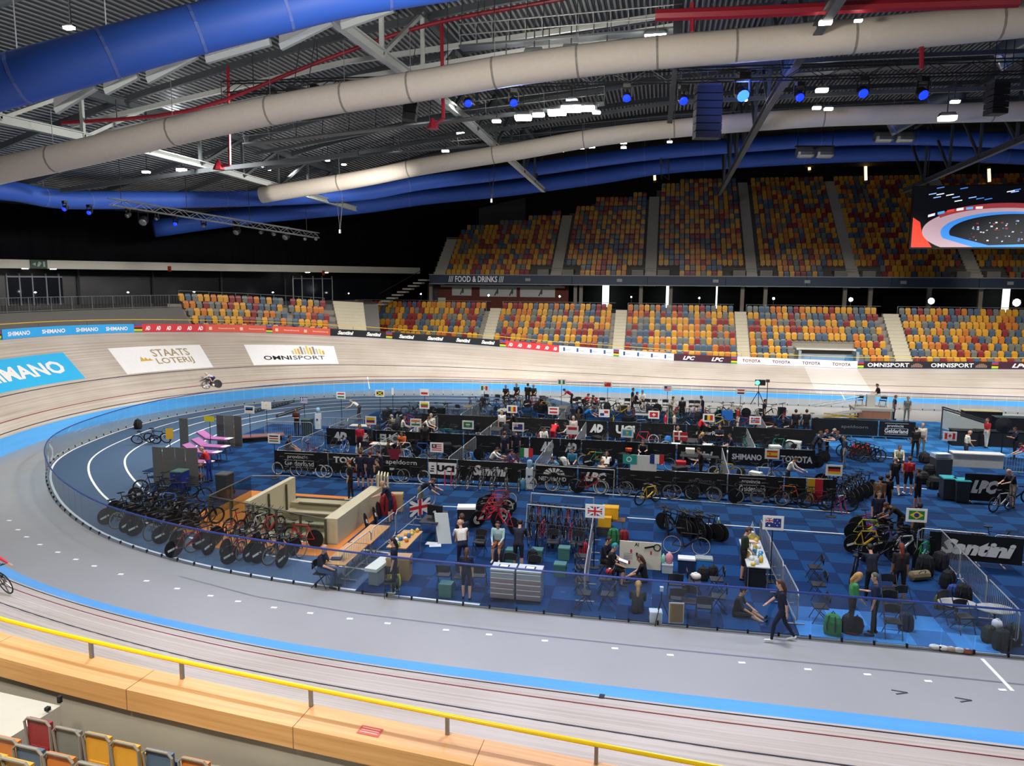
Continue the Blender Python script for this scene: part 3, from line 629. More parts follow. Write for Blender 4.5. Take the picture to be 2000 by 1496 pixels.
mb = MB(); a = GY(864, 580, 86).x; mb.box(a-.45, a+.45, -.25, -.2, .1, 1.3); mb.build('notice_board', M('#b7b7b1', .6), ct)
mb = MB(); a = GY(845, 570, 86).x; mb.box(a-.6, a+.6, -.06, .02, 0, fz0-ZC-.2); mb.build('grey_door', M('#34353a', .6), ct)
# columns, wall and lamps of the concourse
mb = MB(); mb.box(cx1, 47, 96, 96.3, ZC, fz0+.2); struct(mb.build('wall_concourse', M('#14161c', .7)), 'dark back wall of the concourse')
for n_, px in enumerate((842, 1124, 1135, 1252, 1310, 1450, 1495, 1650, 1700, 1815, 1915)):
    x = GY(px, 570, 85.2).x; mb = MB(); mb.cbox((x, 85.2, (ZC+fz0)/2), (.38, .38, fz0-ZC)); struct(mb.build('column_%d' % (n_+1), M('#7d766c', .8)), 'square concrete column of the concourse')
for n_, (px, w) in enumerate(((1183, 13), (1305, 8), (1400, 3), (1966, 14))):
    p0 = GY(px-w/2, 570, 94); p1 = GY(px+w/2, 570, 94); mb = MB(); mb.box(p0.x, p1.x, 94, 94.1, ZC+.2, fz0+.1)
    struct(mb.build('window_%d' % (n_+1), M('#dfe9e2', .5, emit=2.2)), 'bright daylit strip of window behind the concourse')
for n_, (px, py, r, pw) in enumerate(((822, 574, .08, 30), (954, 577, .1, 60), (1093, 579, .1, 60), (1233, 580, .08, 40), (1366, 582, .09, 60), (1511, 583, .12, 120), (1662, 585, .2, 300), (1819, 588, .3, 700), (1986, 591, .36, 900))):
    p = GY(px, py, 83.4); t = thing('floodlamp', 'small bright white flood lamp on the concourse railing, number %s from the food counter' % 'one two three four five six seven eight nine'.split()[n_], 'lamp', p, 0, 'flood lamps on the concourse railing')
    mb = MB(); mb.cbox((0, .1, 0), (r*2.2, .14, r*2)); mb.build('housing', DGREY, t)
    mb = MB(); mb.lathe([(.001, -.0), (r*.7, .0), (r, .03)], 10, 0, (0, .0, 0), 'Y'); mb.build('lens', M('#f2f6ff', .5, emit=30), t)
    mb = MB(); mb.box(-.03, .03, .09, .15, ZC-p.z, .0); mb.build('bracket', DGREY, t)
# ---------------------------------------------------------------- gallery and curtain round the bend
GA, GB = Vector((-62, 40.2, 0)), Vector((-29.5, 92, 0)); gd = (GB-GA).normalized(); gn = Vector((-gd.y, gd.x, 0))
mb = MB(); mb.bar(GA+Vector((0, 0, 10.55)), GB+Vector((0, 0, 10.55)), .3, .72); beam = mb.build('trim_2', M('#dad7ca', .6)); struct(beam, 'long pale concrete edge beam above the gallery')
mb = MB(); q = [GA, GB, GB+gn*6, GA+gn*6]; mb.add([(*v.xy, z) for z in (10.2, 10.3) for v in q], [(3, 2, 1, 0), (4, 5, 6, 7), (0, 1, 5, 4)]); struct(mb.build('ceiling_gallery', M('#2a2a2c', .8)), 'dark soffit over the gallery')
mb = MB(); mb.bar(GA+gn*4+Vector((0, 0, 8.4)), GB+gn*4+Vector((0, 0, 8.4)), .2, 3.9); struct(mb.build('wall_gallery', M('#14171e', .35)), 'dark glazed wall at the back of the gallery')
# gallery floor follows the bend
mb = MB(); rr = list(range(HALF-40, int(IB1)+8)); vs = []
for i in rr: 
    zz = 7.0-TR(i, 8).z; vs += [TE(i, .8, -.3), TE(i, 3.0 if i < IB0 else 5.0, zz), TE(i, 22, zz)]
mb.add(vs, [f for k in range(len(rr)-1) for f in ((3*k, 3*k+1, 3*k+4, 3*k+3), (3*k+1, 3*k+2, 3*k+5, 3*k+4))]); struct(mb.build('floor_gallery', M('#6f6d6a', .8)), 'grey sloping wall and floor of the gallery behind the bend')
t = thing('gallery_railing', 'dark grey bar railing along the gallery behind the bend', 'railing'); rr = np.arange(HALF-34, IB0-1, 1.2)
q = [TE(i, 3.05, 7.0-TR(i, 8).z) for i in rr]
mb = MB(); mb.tube([p+Vector((0, 0, 1.05)) for p in q], .025, 4); mb.build('top_rail', GREY, t); mb = MB(); mb.tube([p+Vector((0, 0, .08)) for p in q], .03, 4); mb.build('bottom_rail', GREY, t)
for p in q[::2]: mb = MB(); mb.cbox(p+Vector((0, 0, .52)), (.05, .05, 1.05)); mb.build('post', GREY, t)
for p, p2 in zip(q[:-1:2], q[1::2]): mb = MB(); [mb.cbox(p.lerp(p2, f)+Vector((0, 0, .55)), (.012, .012, .95)) for f in (.2, .5, .8, 1.1, 1.4, 1.7)]; mb.build('bars', GREY, t)
def on_gallery(px, py, off=3.8):
    d = ray(px, py); A = GA+gn*off; m = np.array([[d[0], -gd.x], [d[1], -gd.y]]); tt, _ = np.linalg.solve(m, np.array([A.x, A.y])); return Vector(O3+d*tt)
for n_, (xa, xb, pan) in enumerate(((15, 122, (15, 40, 65, 92, 117)), (573, 649, (573, 590, 612, 630, 649)))):
    t = struct(ob('door_%d' % (n_+1), None), 'dark glazed double door of the gallery')
    for x in pan:
        p = on_gallery(x, 575); mb = MB(); mb.cbox((p.x, p.y, 8.4), (.1, .1, 2.8)); mb.build('frame_post', M('#a9adb5', .4, emit=.0) if n_ == 0 else M('#d8dad8', .4), t)
    a, b = on_gallery(xa, 555), on_gallery(xb, 555); mb = MB(); mb.bar((a.x, a.y, 9.5), (b.x, b.y, 9.5), .1, .1); mb.build('frame_head', M('#8d9096', .4), t)
    mb = MB(); mb.bar((a.x, a.y, 8.3), (b.x, b.y, 8.3), .04, 2.3); mb.build('pane', M('#1a1f28', .1, spec=.6), t)
for n_, px in enumerate((155, 300, 433, 557)):
    p = on_gallery(px, 560, 3.5); mb = MB(); mb.cbox((p.x, p.y, 8.6), (.12, .12, 3.2)); struct(mb.build('column_%d' % (n_+20), M('#4a4d52', .6)), 'slim grey post of the gallery')
for n_, (px, py) in enumerate(((69, 571), (250, 571), (379, 570), (533, 571), (681, 573))):
    p = on_gallery(px, py, 1.5); t = thing('gallery_lamp', 'small white lamp on the gallery rail, number %s along the bend' % 'one two three four five'.split()[n_], 'lamp', p, 0, 'lamps on the gallery rail')
    mb = MB(); mb.lathe([(.02, -.06), (.11, 0), (.02, .06)], 8); mb.build('lens', M('#f6f8ff', .5, emit=25), t); mb = MB(); mb.cbox((0, 0, (7-p.z)/2), (.04, .04, p.z-7)); mb.build('stem', DGREY, t)
for n_, (px, py) in enumerate(((49, 526), (104, 527), (601, 539), (637, 540))):
    p = on_gallery(px, py, .5); t = thing('soffit_lamp', 'bright downlight under the gallery beam, number %s from the exit sign' % 'one two three four'.split()[n_], 'lamp', (p.x, p.y, 10.14), 0, 'downlights under the gallery beam')
    mb = MB(); mb.lathe([(.22, 0), (.26, .06)], 10); mb.build('lens', M('#fdfbf0', .5, emit=18), t)
p = on_gallery(76, 516, -.25); t = thing('exit_sign', 'green exit sign hanging on the pale gallery beam', 'sign', p, math.atan2(gd.y, gd.x))
mb = MB(); mb.box(-.62, .62, -.05, .05, -.35, .35); mb.build('panel', M('#1d4a35', .5), t)
mb = MB(); mb.add([(-.15, -.06, -.2), (.0, -.06, -.2), (.2, -.06, .1), (.0, -.06, .25), (-.1, -.06, .05)], [(0, 1, 2, 3, 4)]); mb.add([(.3, -.06, -.22), (.45, -.06, -.22), (.45, -.06, .22), (.3, -.06, .22)], [(0, 1, 2, 3)]); mb.add([(-.5, -.06, 0), (-.25, -.06, .15), (-.25, -.06, -.15)], [(0, 1, 2)]); mb.build('pictogram', M('#9fb8a8', .5), t)
for n_, px in enumerate((331, 632)):
    p = on_gallery(px, 525 if n_ == 0 else 533, -.2); mb = MB(); mb.cbox(p, (.25, .2, .5)); o = mb.build('alarm_box', M('#a63a24', .5)); tag(o, 'small red alarm box on the gallery beam %s' % ('near the long boards' if n_ == 0 else 'above the double door'), 'alarm box')
# black curtains closing the bend end and the back
CUR = bpy.data.materials.new('black_curtain'); CUR.use_nodes = True; b = CUR.node_tree.nodes['Principled BSDF']; b.inputs['Base Color'].default_value = (.006, .006, .008, 1); b.inputs['Roughness'].default_value = .9; b.inputs['Specular IOR Level'].default_value = .1
def curtain(name, A, B, z0, z1, lab):
    A, B = Vector(A), Vector(B); L = (B-A).length; d = (B-A)/L; nn = Vector((-d.y, d.x, 0)); n = int(L/.25); mb = MB(); vs = []
    for k in range(n+1): p = A+d*L*k/n+nn*(.1*math.sin(k*1.9)+.05*math.sin(k*.7)); vs += [(p.x, p.y, z0), (p.x, p.y, z1)]
    mb.add(vs, [(2*k, 2*k+2, 2*k+3, 2*k+1) for k in range(n)]); struct(mb.build(name, CUR, None, True), lab)
curtain('wall_curtain_bend', (-72, 20, 0), (-34, 92, 0), 10.3, 30, 'tall black pleated curtain above the gallery')
curtain('wall_curtain_corner', (-36, 90, 0), (-24, 104, 0), 0, 30, 'tall black curtain beside the upper tier')
mb = MB(); mb.box(-40, 50, 104, 104.3, 0, 32); struct(mb.build('wall_back', M('#07080b', .8)), 'black back wall above the upper tier')
mb = MB(); mb.box(50, 50.3, -10, 104, 0, 32); struct(mb.build('wall_right', M('#0b0c10', .8)), 'dark end wall of the hall')
mb = MB(); mb.box(-80, -79.7, -10, 110, 0, 32); struct(mb.build('wall_left', M('#0b0c10', .8)), 'dark wall of the hall beyond the bend')
mb = MB(); mb.box(-80, 50, -10.3, -10, 0, 32); struct(mb.build('wall_near', M('#2a2b2e', .8)), 'dark wall behind the near stand')
p, q = GY(935, 445, 103), GY(1025, 445, 103); z0, z1 = GY(980, 445, 103).z-1, GY(980, 372, 103).z
mb = MB(); mb.box(p.x, q.x, 103, 103.9, z0, z1); struct(mb.build('wall_panel', M('#4a4c4c', .7)), 'grey panelled wall behind the stepped end of the upper tier')
# ---------------------------------------------------------------- roof
def roofz(x, y):
    xx = min(x, 10); z = 23.6-.0034*(xx-10)**2-(.0016 if y < 45 else .0002)*(y-45)**2
    return max(z, 15.5)
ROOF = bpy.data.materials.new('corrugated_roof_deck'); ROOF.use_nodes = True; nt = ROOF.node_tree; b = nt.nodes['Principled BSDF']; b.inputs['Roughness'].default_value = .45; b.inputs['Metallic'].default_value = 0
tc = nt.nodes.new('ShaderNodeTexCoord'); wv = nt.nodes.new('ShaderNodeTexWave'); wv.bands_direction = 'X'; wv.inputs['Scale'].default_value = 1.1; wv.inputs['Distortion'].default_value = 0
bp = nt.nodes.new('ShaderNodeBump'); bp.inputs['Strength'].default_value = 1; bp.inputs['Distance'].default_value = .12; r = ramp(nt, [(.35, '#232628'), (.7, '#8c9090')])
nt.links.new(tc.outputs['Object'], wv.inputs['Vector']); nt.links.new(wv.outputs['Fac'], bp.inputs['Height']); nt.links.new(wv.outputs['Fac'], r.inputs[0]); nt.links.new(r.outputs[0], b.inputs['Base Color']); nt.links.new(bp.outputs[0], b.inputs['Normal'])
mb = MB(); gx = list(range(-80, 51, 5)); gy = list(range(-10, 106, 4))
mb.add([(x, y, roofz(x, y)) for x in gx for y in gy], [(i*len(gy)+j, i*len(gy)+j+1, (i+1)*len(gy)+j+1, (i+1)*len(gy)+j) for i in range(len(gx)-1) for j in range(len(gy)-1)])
mb.m = [1 if gy[j] >= 66 else 0 for i in range(len(gx)-1) for j in range(len(gy)-1)]  # far faces get a black material that paints in the unlit roof
struct(mb.build('ceiling', [ROOF, M('#0a0b0e', .8)], None, True), 'dark corrugated steel roof deck, shade over the far tier coloured black')
ROOFS = M('#9a9f9b', .5); ROOFD = M('#44494c', .5); RLIGHT = M('#b9bcb6', .45)
# cross trusses
def chord(nm, a, b, t, m=ROOFS, w=.3, h=.34):
    mb = MB(); mb.bar(a+Vector((0, 0, h/2)), b+Vector((0, 0, h/2)), w, .05); mb.bar(a-Vector((0, 0, h/2)), b-Vector((0, 0, h/2)), w, .05); mb.bar(a, b, .06, h); return mb.build(nm, m, t)
for n_, (X, y0, y1, m) in enumerate(((-27, 14, 66, ROOFS), (-11, 14, 72, RLIGHT), (5, 14, 76, ROOFD), (21, 14, 76, ROOFD))):  # darker steel on the last two trusses stands in for dim light
    t = struct(ob('roof_truss_%d' % (n_+1), None), 'steel roof truss spanning the hall')
    bz = lambda y, X=X: (17.5 if X > -20 else 15.3)+.06*(45-abs(y-40))*.35
    ys = np.linspace(y0, y1, 12)
    for k in range(11):
        chord('bottom_chord', Vector((X, ys[k], bz(ys[k]))), Vector((X, ys[k+1], bz(ys[k+1]))), t, m)
        chord('top_chord', Vector((X, ys[k], roofz(X, ys[k])-.5)), Vector((X, ys[k+1], roofz(X, ys[k+1])-.5)), t, ROOFD)
        for a, c in (((X, ys[k], bz(ys[k])), (X, ys[k], roofz(X, ys[k])-.5)), ((X, ys[k], bz(ys[k])), (X, ys[k+1], roofz(X, ys[k+1])-.5))): mb = MB(); mb.bar(a, c, .16, .16); mb.build('web_member', m if k < 5 else ROOFD, t)
# purlins running lengthwise
for n_, (a, c, m, sz) in enumerate((((140, 245), (1315, 28), RLIGHT, .22), ((150, 272), (1315, 52), RLIGHT, .24), ((500, 300), (1330, 150), ROOFD, .2), ((520, 330), (1350, 195), ROOFD, .2), ((120, 372), (700, 300), ROOFD, .25), ((1330, 135), (2050, 98), ROOFD, .2), ((1330, 200), (2050, 170), ROOFD, .22))):
    yy = (36, 35, 46, 50, 42, 42, 46)[n_]; A, B = GY(*a, yy), GY(*c, yy); mid = GY((671, 692)[n_], (122, 154)[n_], yy) if n_ < 2 else GY((a[0]+c[0])/2, (a[1]+c[1])/2-4, yy)
    mb = MB(); mb.bar(A, mid, sz*.8, sz); mb.bar(mid, B, sz*.8, sz); struct(mb.build('roof_purlin_%d' % (n_+1), m), 'long steel member running under the roof')
for k in range(8):
    yy = 24+6*k; mb = MB()
    for x in range(-44, 46, 6): mb.bar((x, yy, roofz(x, yy)-.35), (x+6, yy, roofz(x+6, yy)-.35), .2, .3)
    struct(mb.build('roof_rib_%d' % (k+1), ROOFD), 'dark steel rib under the roof deck')
# pale ceiling panels beside the great blue duct
pn = struct(ob('ceiling_panels', None), 'pale acoustic panels hung below the roof')
pp = [(95, 178), (192, 140), (275, 118), (390, 78), (535, 52), (655, 12), (775, -14)]
for a, c in zip(pp[:-1], pp[1:]):
    q = [GY(a[0]+10, a[1]+10, 22.3), GY(c[0]-10, c[1]-2, 22.3), GY(c[0]-10, c[1]+22, 23.4), GY(a[0]+10, a[1]+32, 23.4)]
    mb = MB(); mb.add([*q, *[v+Vector((0, 0, .08)) for v in q]], [(0, 1, 2, 3), (7, 6, 5, 4), (0, 4, 5, 1), (1, 5, 6, 2), (2, 6, 7, 3), (3, 7, 4, 0)]); mb.build('panel', M('#b5b3ad', .6), pn)
    mb = MB(); mb.bar(q[3]+Vector((0, .1, -.1)), q[2]+Vector((0, .1, -.1)), .15, .2); mb.build('panel_rail', ROOFS, pn)
# ducts
def smooth(pts, k=4):
    P = [Vector(p) for p in pts]; out = []
    for i in range(len(P)-1):
        p0, p1, p2, p3 = P[max(i-1, 0)], P[i], P[i+1], P[min(i+2, len(P)-1)]
        for j in range(k):
            t = j/k; out.append(.5*((2*p1)+(p2-p0)*t+(2*p0-5*p1+4*p2-p3)*t*t+(3*p1-p0-3*p2+p3)*t*t*t))
    return out+[P[-1]]
BEIGE = M('#d2c7b8', .7); BLUEF = M('#2a52ac', .6, 0, .05, 1); 
def duct(name, label, pts, r, m, seams=True, n=14):
    t = thing(name, label, 'duct'); P = smooth(pts, 5)
    mb = MB(); mb.tube(P, r, n); mb.build('tube', m, t, True)
    for i in range(4, len(P)-1, 5):
        mb = MB(); d = (P[i+1]-P[i]).normalized()*.04; mb.tube([P[i]-d, P[i]+d], r*1.02, n); mb.build('seam_ring', M('#8f887c' if m is BEIGE else '#4c62a8', .6), t)
        mb = MB(); mb.bar(P[i]+Vector((0, 0, r)), P[i]+Vector((0, 0, r+1.5)), .02); mb.build('hanger', GREY, t)
    return t
duct('fabric_duct', 'long beige fabric air duct sloping up above the floodlights', [GY(*p, 30) for p in ((-130, 366), (0, 333), (140, 303), (385, 246), (560, 210), (700, 186), (830, 166), (1000, 137), (1160, 116), (1315, 100), (1475, 87), (1720, 66), (2000, 38), (2150, 22))], .58, BEIGE)
duct('fabric_duct', 'shorter beige fabric air duct below the first, ending open at one side', [GY(*p, 50) for p in ((511, 381), (700, 350), (825, 325), (1000, 297), (1175, 267), (1350, 248), (1500, 236), (1650, 227), (2000, 217), (2150, 214))], .55, BEIGE)
duct('blue_ring_duct', 'thick blue fabric duct ring curving from overhead round the bend', [D(*p) for p in ((1300, -110, 23), (1000, -62, 21.5), (700, -18, 20.5), (525, 22, 20), (350, 66, 19.5), (175, 114, 18.8), (0, 162, 18.2), (-200, 215, 18.5), (-420, 280, 21), (-560, 330, 26), (-480, 356, 33), (-260, 362, 40), (0, 371, 46), (105, 388, 49), (210, 391, 52), (490, 388, 60), (700, 378, 64), (825, 357, 66), (1000, 336, 67), (1175, 311, 67), (1280, 298, 66), (1405, 287, 65), (1650, 270, 63), (1825, 269, 61), (2000, 276, 59), (2150, 284, 57))], .6, BLUEF)
duct('blue_outer_duct', 'blue fabric duct hung in front of the upper tier', [D(*p) for p in ((300, 446, 66), (490, 421, 70), (700, 402, 74), (825, 385, 76), (1000, 367, 76), (1175, 343, 75), (1280, 326, 74), (1405, 315, 73), (1615, 302, 71), (1825, 297, 69), (2000, 304, 67), (2150, 312, 66))], .78, BLUEF)
# silver ventilation ducts at the end
duct('silver_duct', 'large silver ventilation duct with a flared end', [D(2120, 30, 36), D(2030, 70, 37), D(1945, 118, 38)], .62, M('#a4a6a4', .3, .7))
duct('silver_duct', 'grey ventilation duct crossing the beige duct', [D(1880, 175, 44), D(1800, 215, 45), D(1735, 250, 46)], .55, M('#5d6166', .4, .5))
for n_, (px, py, w) in enumerate(((1591, 298, 76), (1746, 268, 82))):
    p = D(px, py, 58); t = thing('fan_unit', 'silver twin fan unit hanging %s' % ('under the blue ducts' if n_ == 0 else 'beside the grey duct'), 'fan unit', p, YAW)
    s = w*58/F/2
    for k in (-1, 1): mb = MB(); mb.lathe([(.34, -s*.42), (.42, -s*.3), (.42, s*.3), (.34, s*.42)], 12, 0, (k*s*.5, 0, 0), 'X'); mb.build('drum', M('#9a9c98', .3, .7), t)
    mb = MB(); mb.cbox((0, 0, .45), (s*2, .3, .1)); mb.build('frame', DGREY, t)
    for k in (-1, 1): mb = MB(); mb.bar((k*s*.9, 0, .45), (k*s*.9, 0, 3.2), .04); mb.build('hanger', DGREY, t)
# red sprinkler pipes
RED = M('#8f1d2a', .4)
for n_, (pts, yy, lb) in enumerate((([(120, 240), (370, 216), (620, 122), (830, 50), (1060, 5), (1250, -30)], 33, 'long red sprinkler pipe under the roof deck'), ([(0, 240), (120, 248), (180, 252)], 40, 'short red sprinkler pipe at the low end of the roof'), ([(1280, 30), (1500, 22), (1700, 12), (1990, 2)], 28, 'thick red sprinkler main above the beige duct'))):
    P = smooth([GY(*p, yy) for p in pts], 4); t = thing('sprinkler_pipe', lb, 'pipe'); mb = MB(); mb.tube(P, .09 if n_ < 2 else .2, 8); mb.build('pipe', RED, t)
    for i in range(2, len(P)-1, 3): mb = MB(); mb.bar(P[i], P[i]+Vector((0, 0, .9)), .03); mb.build('hanger', DGREY, t)
for n_, (x, ya, yb, yy, tail) in enumerate(((445, 130, 322, 34, (427, 325)), (862, 40, 232, 33, (845, 245)), (1352, 5, 62, 28, None), (1800, 78, 135, 30, None))):
    a, c = GY(x, ya, yy), GY(x+(4 if n_ < 2 else 0), yb, yy); t = thing('sprinkler_drop', 'red vertical sprinkler drop pipe %s' % ('beside the low lighting truss', 'beside the pale roof truss', 'near the dark lift tower', 'near the silver duct')[n_], 'pipe'); mb = MB(); mb.tube([a, c], .08, 6); mb.build('pipe', RED, t)
    if tail: e = GY(*tail, yy); mb = MB(); mb.tube([c, e], .07, 6); mb.build('elbow', RED, t); mb = MB(); mb.lathe([(.05, .3), (.22, .0), (.28, -.15)], 8, 0, e); mb.build('sprinkler_bell', RED, t)
# ---------------------------------------------------------------- lighting trusses and fixtures
def boxtruss(name, label, A, B, s, m, n):
    t = thing(name, label, 'truss'); A, B = Vector(A), Vector(B); d = (B-A)/n; side = d.cross(Vector((0, 0, 1))).normalized()*s/2; up = Vector((0, 0, s/2))
    for k, (i, j) in enumerate(((1, 1), (1, -1), (-1, 1), (-1, -1))): mb = MB(); mb.tube([A+side*i+up*j, B+side*i+up*j], .03, 5); mb.build('chord', m, t)
    for k in range(n):
        mb = MB(); p, q = A+d*k, A+d*(k+1)
        for i in (1, -1): mb.bar(p+side*i+up*(1 if k % 2 else -1), q+side*i+up*(-1 if k % 2 else 1), .025)
        mb.bar(p+side+up*(1 if k % 2 else -1), q-side+up*(1 if k % 2 else -1), .025); mb.build('lacing', m, t)
    for f in (.04, .3, .6, .93): p = A.lerp(B, f); mb = MB(); mb.bar(p, (p.x, p.y, roofz(p.x, p.y)), .03); mb.build('chain', DGREY, t)
    return t
tA, tB = GY(440, 172, 34), GY(2120, 126, 34)
boxtruss('lighting_truss', 'long black lighting truss carrying the blue stage lights', tA, tB, .48, M('#0c0c0e', .5), 46)
sA, sB = D(215, 394, 48), D(620, 460, 66)
boxtruss('lighting_truss', 'pale lighting truss low over the bend', sA, sB, .42, M('#6f7275', .4, .5), 26)
boxtruss('lighting_truss', 'vertical dark ladder truss in front of the upper tier', D(1296, 292, 66), D(1300, 340, 66), .9, M('#3c3f46', .5), 5)
BL = M((.003, .014, 1.0), .4, emit=5); BLb = M((.01, .045, 1.0), .4, emit=12)
def stagelight(px, py, depth, lit, lb, big=1.0, k=0):
    p = D(px, py, depth); t = thing('stage_light', lb, 'stage light', p, rnd.uniform(-.4, .4), 'moving head stage lights'); s = .2*big
    mb = MB(); mb.cbox((0, 0, s*2.3), (s*1.6, s*1.4, s*.9)); mb.build('base', BLACK, t)
    mb = MB(); mb.bar((-s*1.05, 0, s*2), (-s*1.05, 0, 0), .05); mb.bar((s*1.05, 0, s*2), (s*1.05, 0, 0), .05); mb.bar((-s*1.05, 0, s*1.9), (s*1.05, 0, s*1.9), .05); mb.build('yoke', BLACK, t)
    mb = MB(); mb.lathe([(s*.6, s*1.3), (s*.95, s*.6), (s*.9, -s*.5)], 12, 0, (0, 0, 0)); o = mb.build('head', BLACK, t); o.rotation_euler = (-.9, 0, 0)
    mb = MB(); mb.lathe([(s*.85, -.0), (s*.7, -.06), (.01, -.09)], 12, 0, (0, 0, -s*.5)); o = mb.build('lens', lit, t); o.rotation_euler = (-.9, 0, 0)
    return p
ords = 'first second third fourth fifth sixth seventh eighth ninth tenth eleventh'.split()
for n_, (x, y, bg) in enumerate(((531, 197, 1), (615, 190, 1), (718, 197, 1), (914, 200, 1), (1003, 199, 1), (1224, 190, 1), (1334, 195, 1.05), (1449, 184, 1.5), (1561, 188, 1), (1685, 180, 1.1), (1801, 183, 1.15))):
    depth = 34/ray(x, y)[1]; stagelight(x, y, depth, BLb if bg > 1.3 else BL, 'blue glowing stage light, %s along the long black truss' % ords[n_], bg)
for n_, (x, y) in enumerate(((127, 407), (175, 414), (343, 436))): stagelight(x, y, (46, 47, 54)[n_], BL, 'small blue glowing stage light, %s of three on the bend truss' % ords[n_], .8)
for n_, (x, y, s) in enumerate(((250, 420, .9), (280, 432, 1.5), (306, 426, .8), (398, 440, .9), (462, 452, 1.4), (510, 453, .9), (535, 456, 1), (558, 462, 1.5), (596, 466, .8), (617, 466, .8))):
    stagelight(x, y, 49+(x-215)/405*17, M('#5a5a5c', .3), 'unlit silver-faced stage light, %s along the bend truss' % ords[n_], s)
light('blue_wash', 'SPOT', GY(1449, 192, 34), (6, 12, 1), 9500, (.25, .35, 1), .3, None, 100, .9)
light('blue_wash', 'SPOT', GY(1003, 205, 34), (-5, 12, 1), 8000, (.3, .4, 1), .3, None, 100, .9)
light('blue_wash', 'SPOT', GY(1450, 176, 34), (20, 60, 22), 8000, (.1, .2, 1), .3, None, 140, .9)  # added up-light, tints the far roof blue in place of haze
# speakers
def speaker(name, label, px0, px1, py0, py1, depth, n, tilt=0.0):
    c = D((px0+px1)/2, (py0+py1)/2, depth); w = (px1-px0)*depth/F; h = (py1-py0)*depth/F; t = thing(name, label, 'speaker', c, YAW)
    t.rotation_euler.y = tilt
    for k in range(n): mb = MB(); z = -h/2+h*k/n; mb.box(-w/2, w/2, -.35, .35, z+.02, z+h/n-.02); mb.build('cabinet', M('#101013', .6), t)
    mb = MB(); mb.box(-w/2*.9, w/2*.9, -.3, .3, h/2, h/2+.12); mb.build('flying_frame', DGREY, t)
    for s in (-1, 1): mb = MB(); mb.bar((s*w*.3, 0, h/2), (s*w*.3, 0, h/2+2.4), .03); mb.build('cable', DGREY, t)
speaker('line_array_speaker', 'black speaker cluster hanging in front of the beige duct', 560, 605, 178, 230, 33, 3, .18)
speaker('line_array_speaker', 'tall black speaker array hanging beside the lift tower', 1357, 1407, 172, 270, 36, 7)
speaker('line_array_speaker', 'small black speaker cluster by the pale roof truss', 790, 815, 190, 236, 36, 3, .15)
speaker('line_array_speaker', 'curved dark speaker array near the video screen', 1931, 1962, 165, 224, 34, 5)
t = thing('lift_tower', 'dark vertical rigging mast through the beige duct', 'mast'); a, c = GY(1326, -20, 31), GY(1320, 250, 36)
mb = MB(); mb.bar(a, GY(1322, 118, 31), .34); mb.build('mast', M('#14151c', .5), t); mb = MB(); mb.bar(GY(1320, 118, 31.2), GY(1308, 240, 31.2), .2); mb.build('lower_mast', M('#1a1b24', .5), t)
mb = MB(); mb.cbox(GY(1331, 110, 31), (.6, .5, .5)); mb.build('hoist', M('#23242a', .5), t)
# floodlights on the catwalks
FLm = M('#fffdf6', .5, emit=55); FLs = M('#fff8ea', .5, emit=22)
def flood(px, py, Y, s, lb, m=FLm, grp='floodlights under the roof'):
    p = GY(px, py, Y); t = thing('floodlight', lb, 'floodlight', p, 0, grp)
    mb = MB(); mb.cbox((0, .04, s*.6), (s*2, s*1.2, s*.5), 0, 0, .8); mb.build('housing', DGREY, t)
    mb = MB(); mb.cbox((0, -.02, s*.1), (s*1.9, s*1.1, s*.5), 0, 0, 1.05); mb.build('lamp_face', m, t)
    mb = MB(); mb.bar((0, .05, s*.7), (0, .05, s*.7+1.2), .04); mb.build('bracket', DGREY, t)
for n_, (x, y, s) in enumerate(((970, 238, .22), (1022, 232, .42), (1052, 226, .3), (1088, 222, .46), (1116, 215, .5), (1117, 199, .28), (1146, 214, .4), (1165, 221, .2))): flood(x, y, 41, s, 'dazzling white floodlight, %s along the bright middle cluster' % ords[n_])
for n_, (x, y, s) in enumerate(((988, 124, .22), (1043, 112, .4), (1072, 110, .3), (1115, 102, .34), (1185, 95, .26), (1280, 78, .4))): flood(x, y, 30.9, s, 'dazzling white floodlight, %s along the cluster above the duct' % ords[n_])
for n_, (x, y, s) in enumerate(((136, 56, .14), (286, 337, .22), (355, 333, .28), (1452, 196, .2), (1612, 46, .2), (1676, 42, .12), (1605, 178, .3), (1595, 212, .22), (1618, 214, .22), (1865, 200, .2), (1850, 233, .4))): flood(x, y, (20, 45, 45, 44, 28, 28, 44, 46, 46, 42, 44)[n_], s, 'single white lamp under the roof, %s counting across the hall' % ords[n_], FLs)
for n_, (x, y, s) in enumerate(((768, 288, .2), (870, 296, .25), (900, 262, .28), (925, 248, .2), (1050, 300, .2), (1096, 296, .2), (1135, 290, .22), (1156, 288, .22), (1218, 280, .22), (1218, 289, .2), (1308, 268, .22), (1308, 278, .18))): flood(x, y, 58, s, 'small white lamp on the far catwalk, number %s' % 'one two three four five six seven eight nine ten eleven twelve'.split()[n_], FLs)
for n_, (x, y) in enumerate(((630, 313), (640, 314), (672, 322), (510, 326), (525, 332))): flood(x, y, 56, .16, 'tiny white lamp near the short beige duct end, number %s' % 'one two three four five'.split()[n_], FLs)
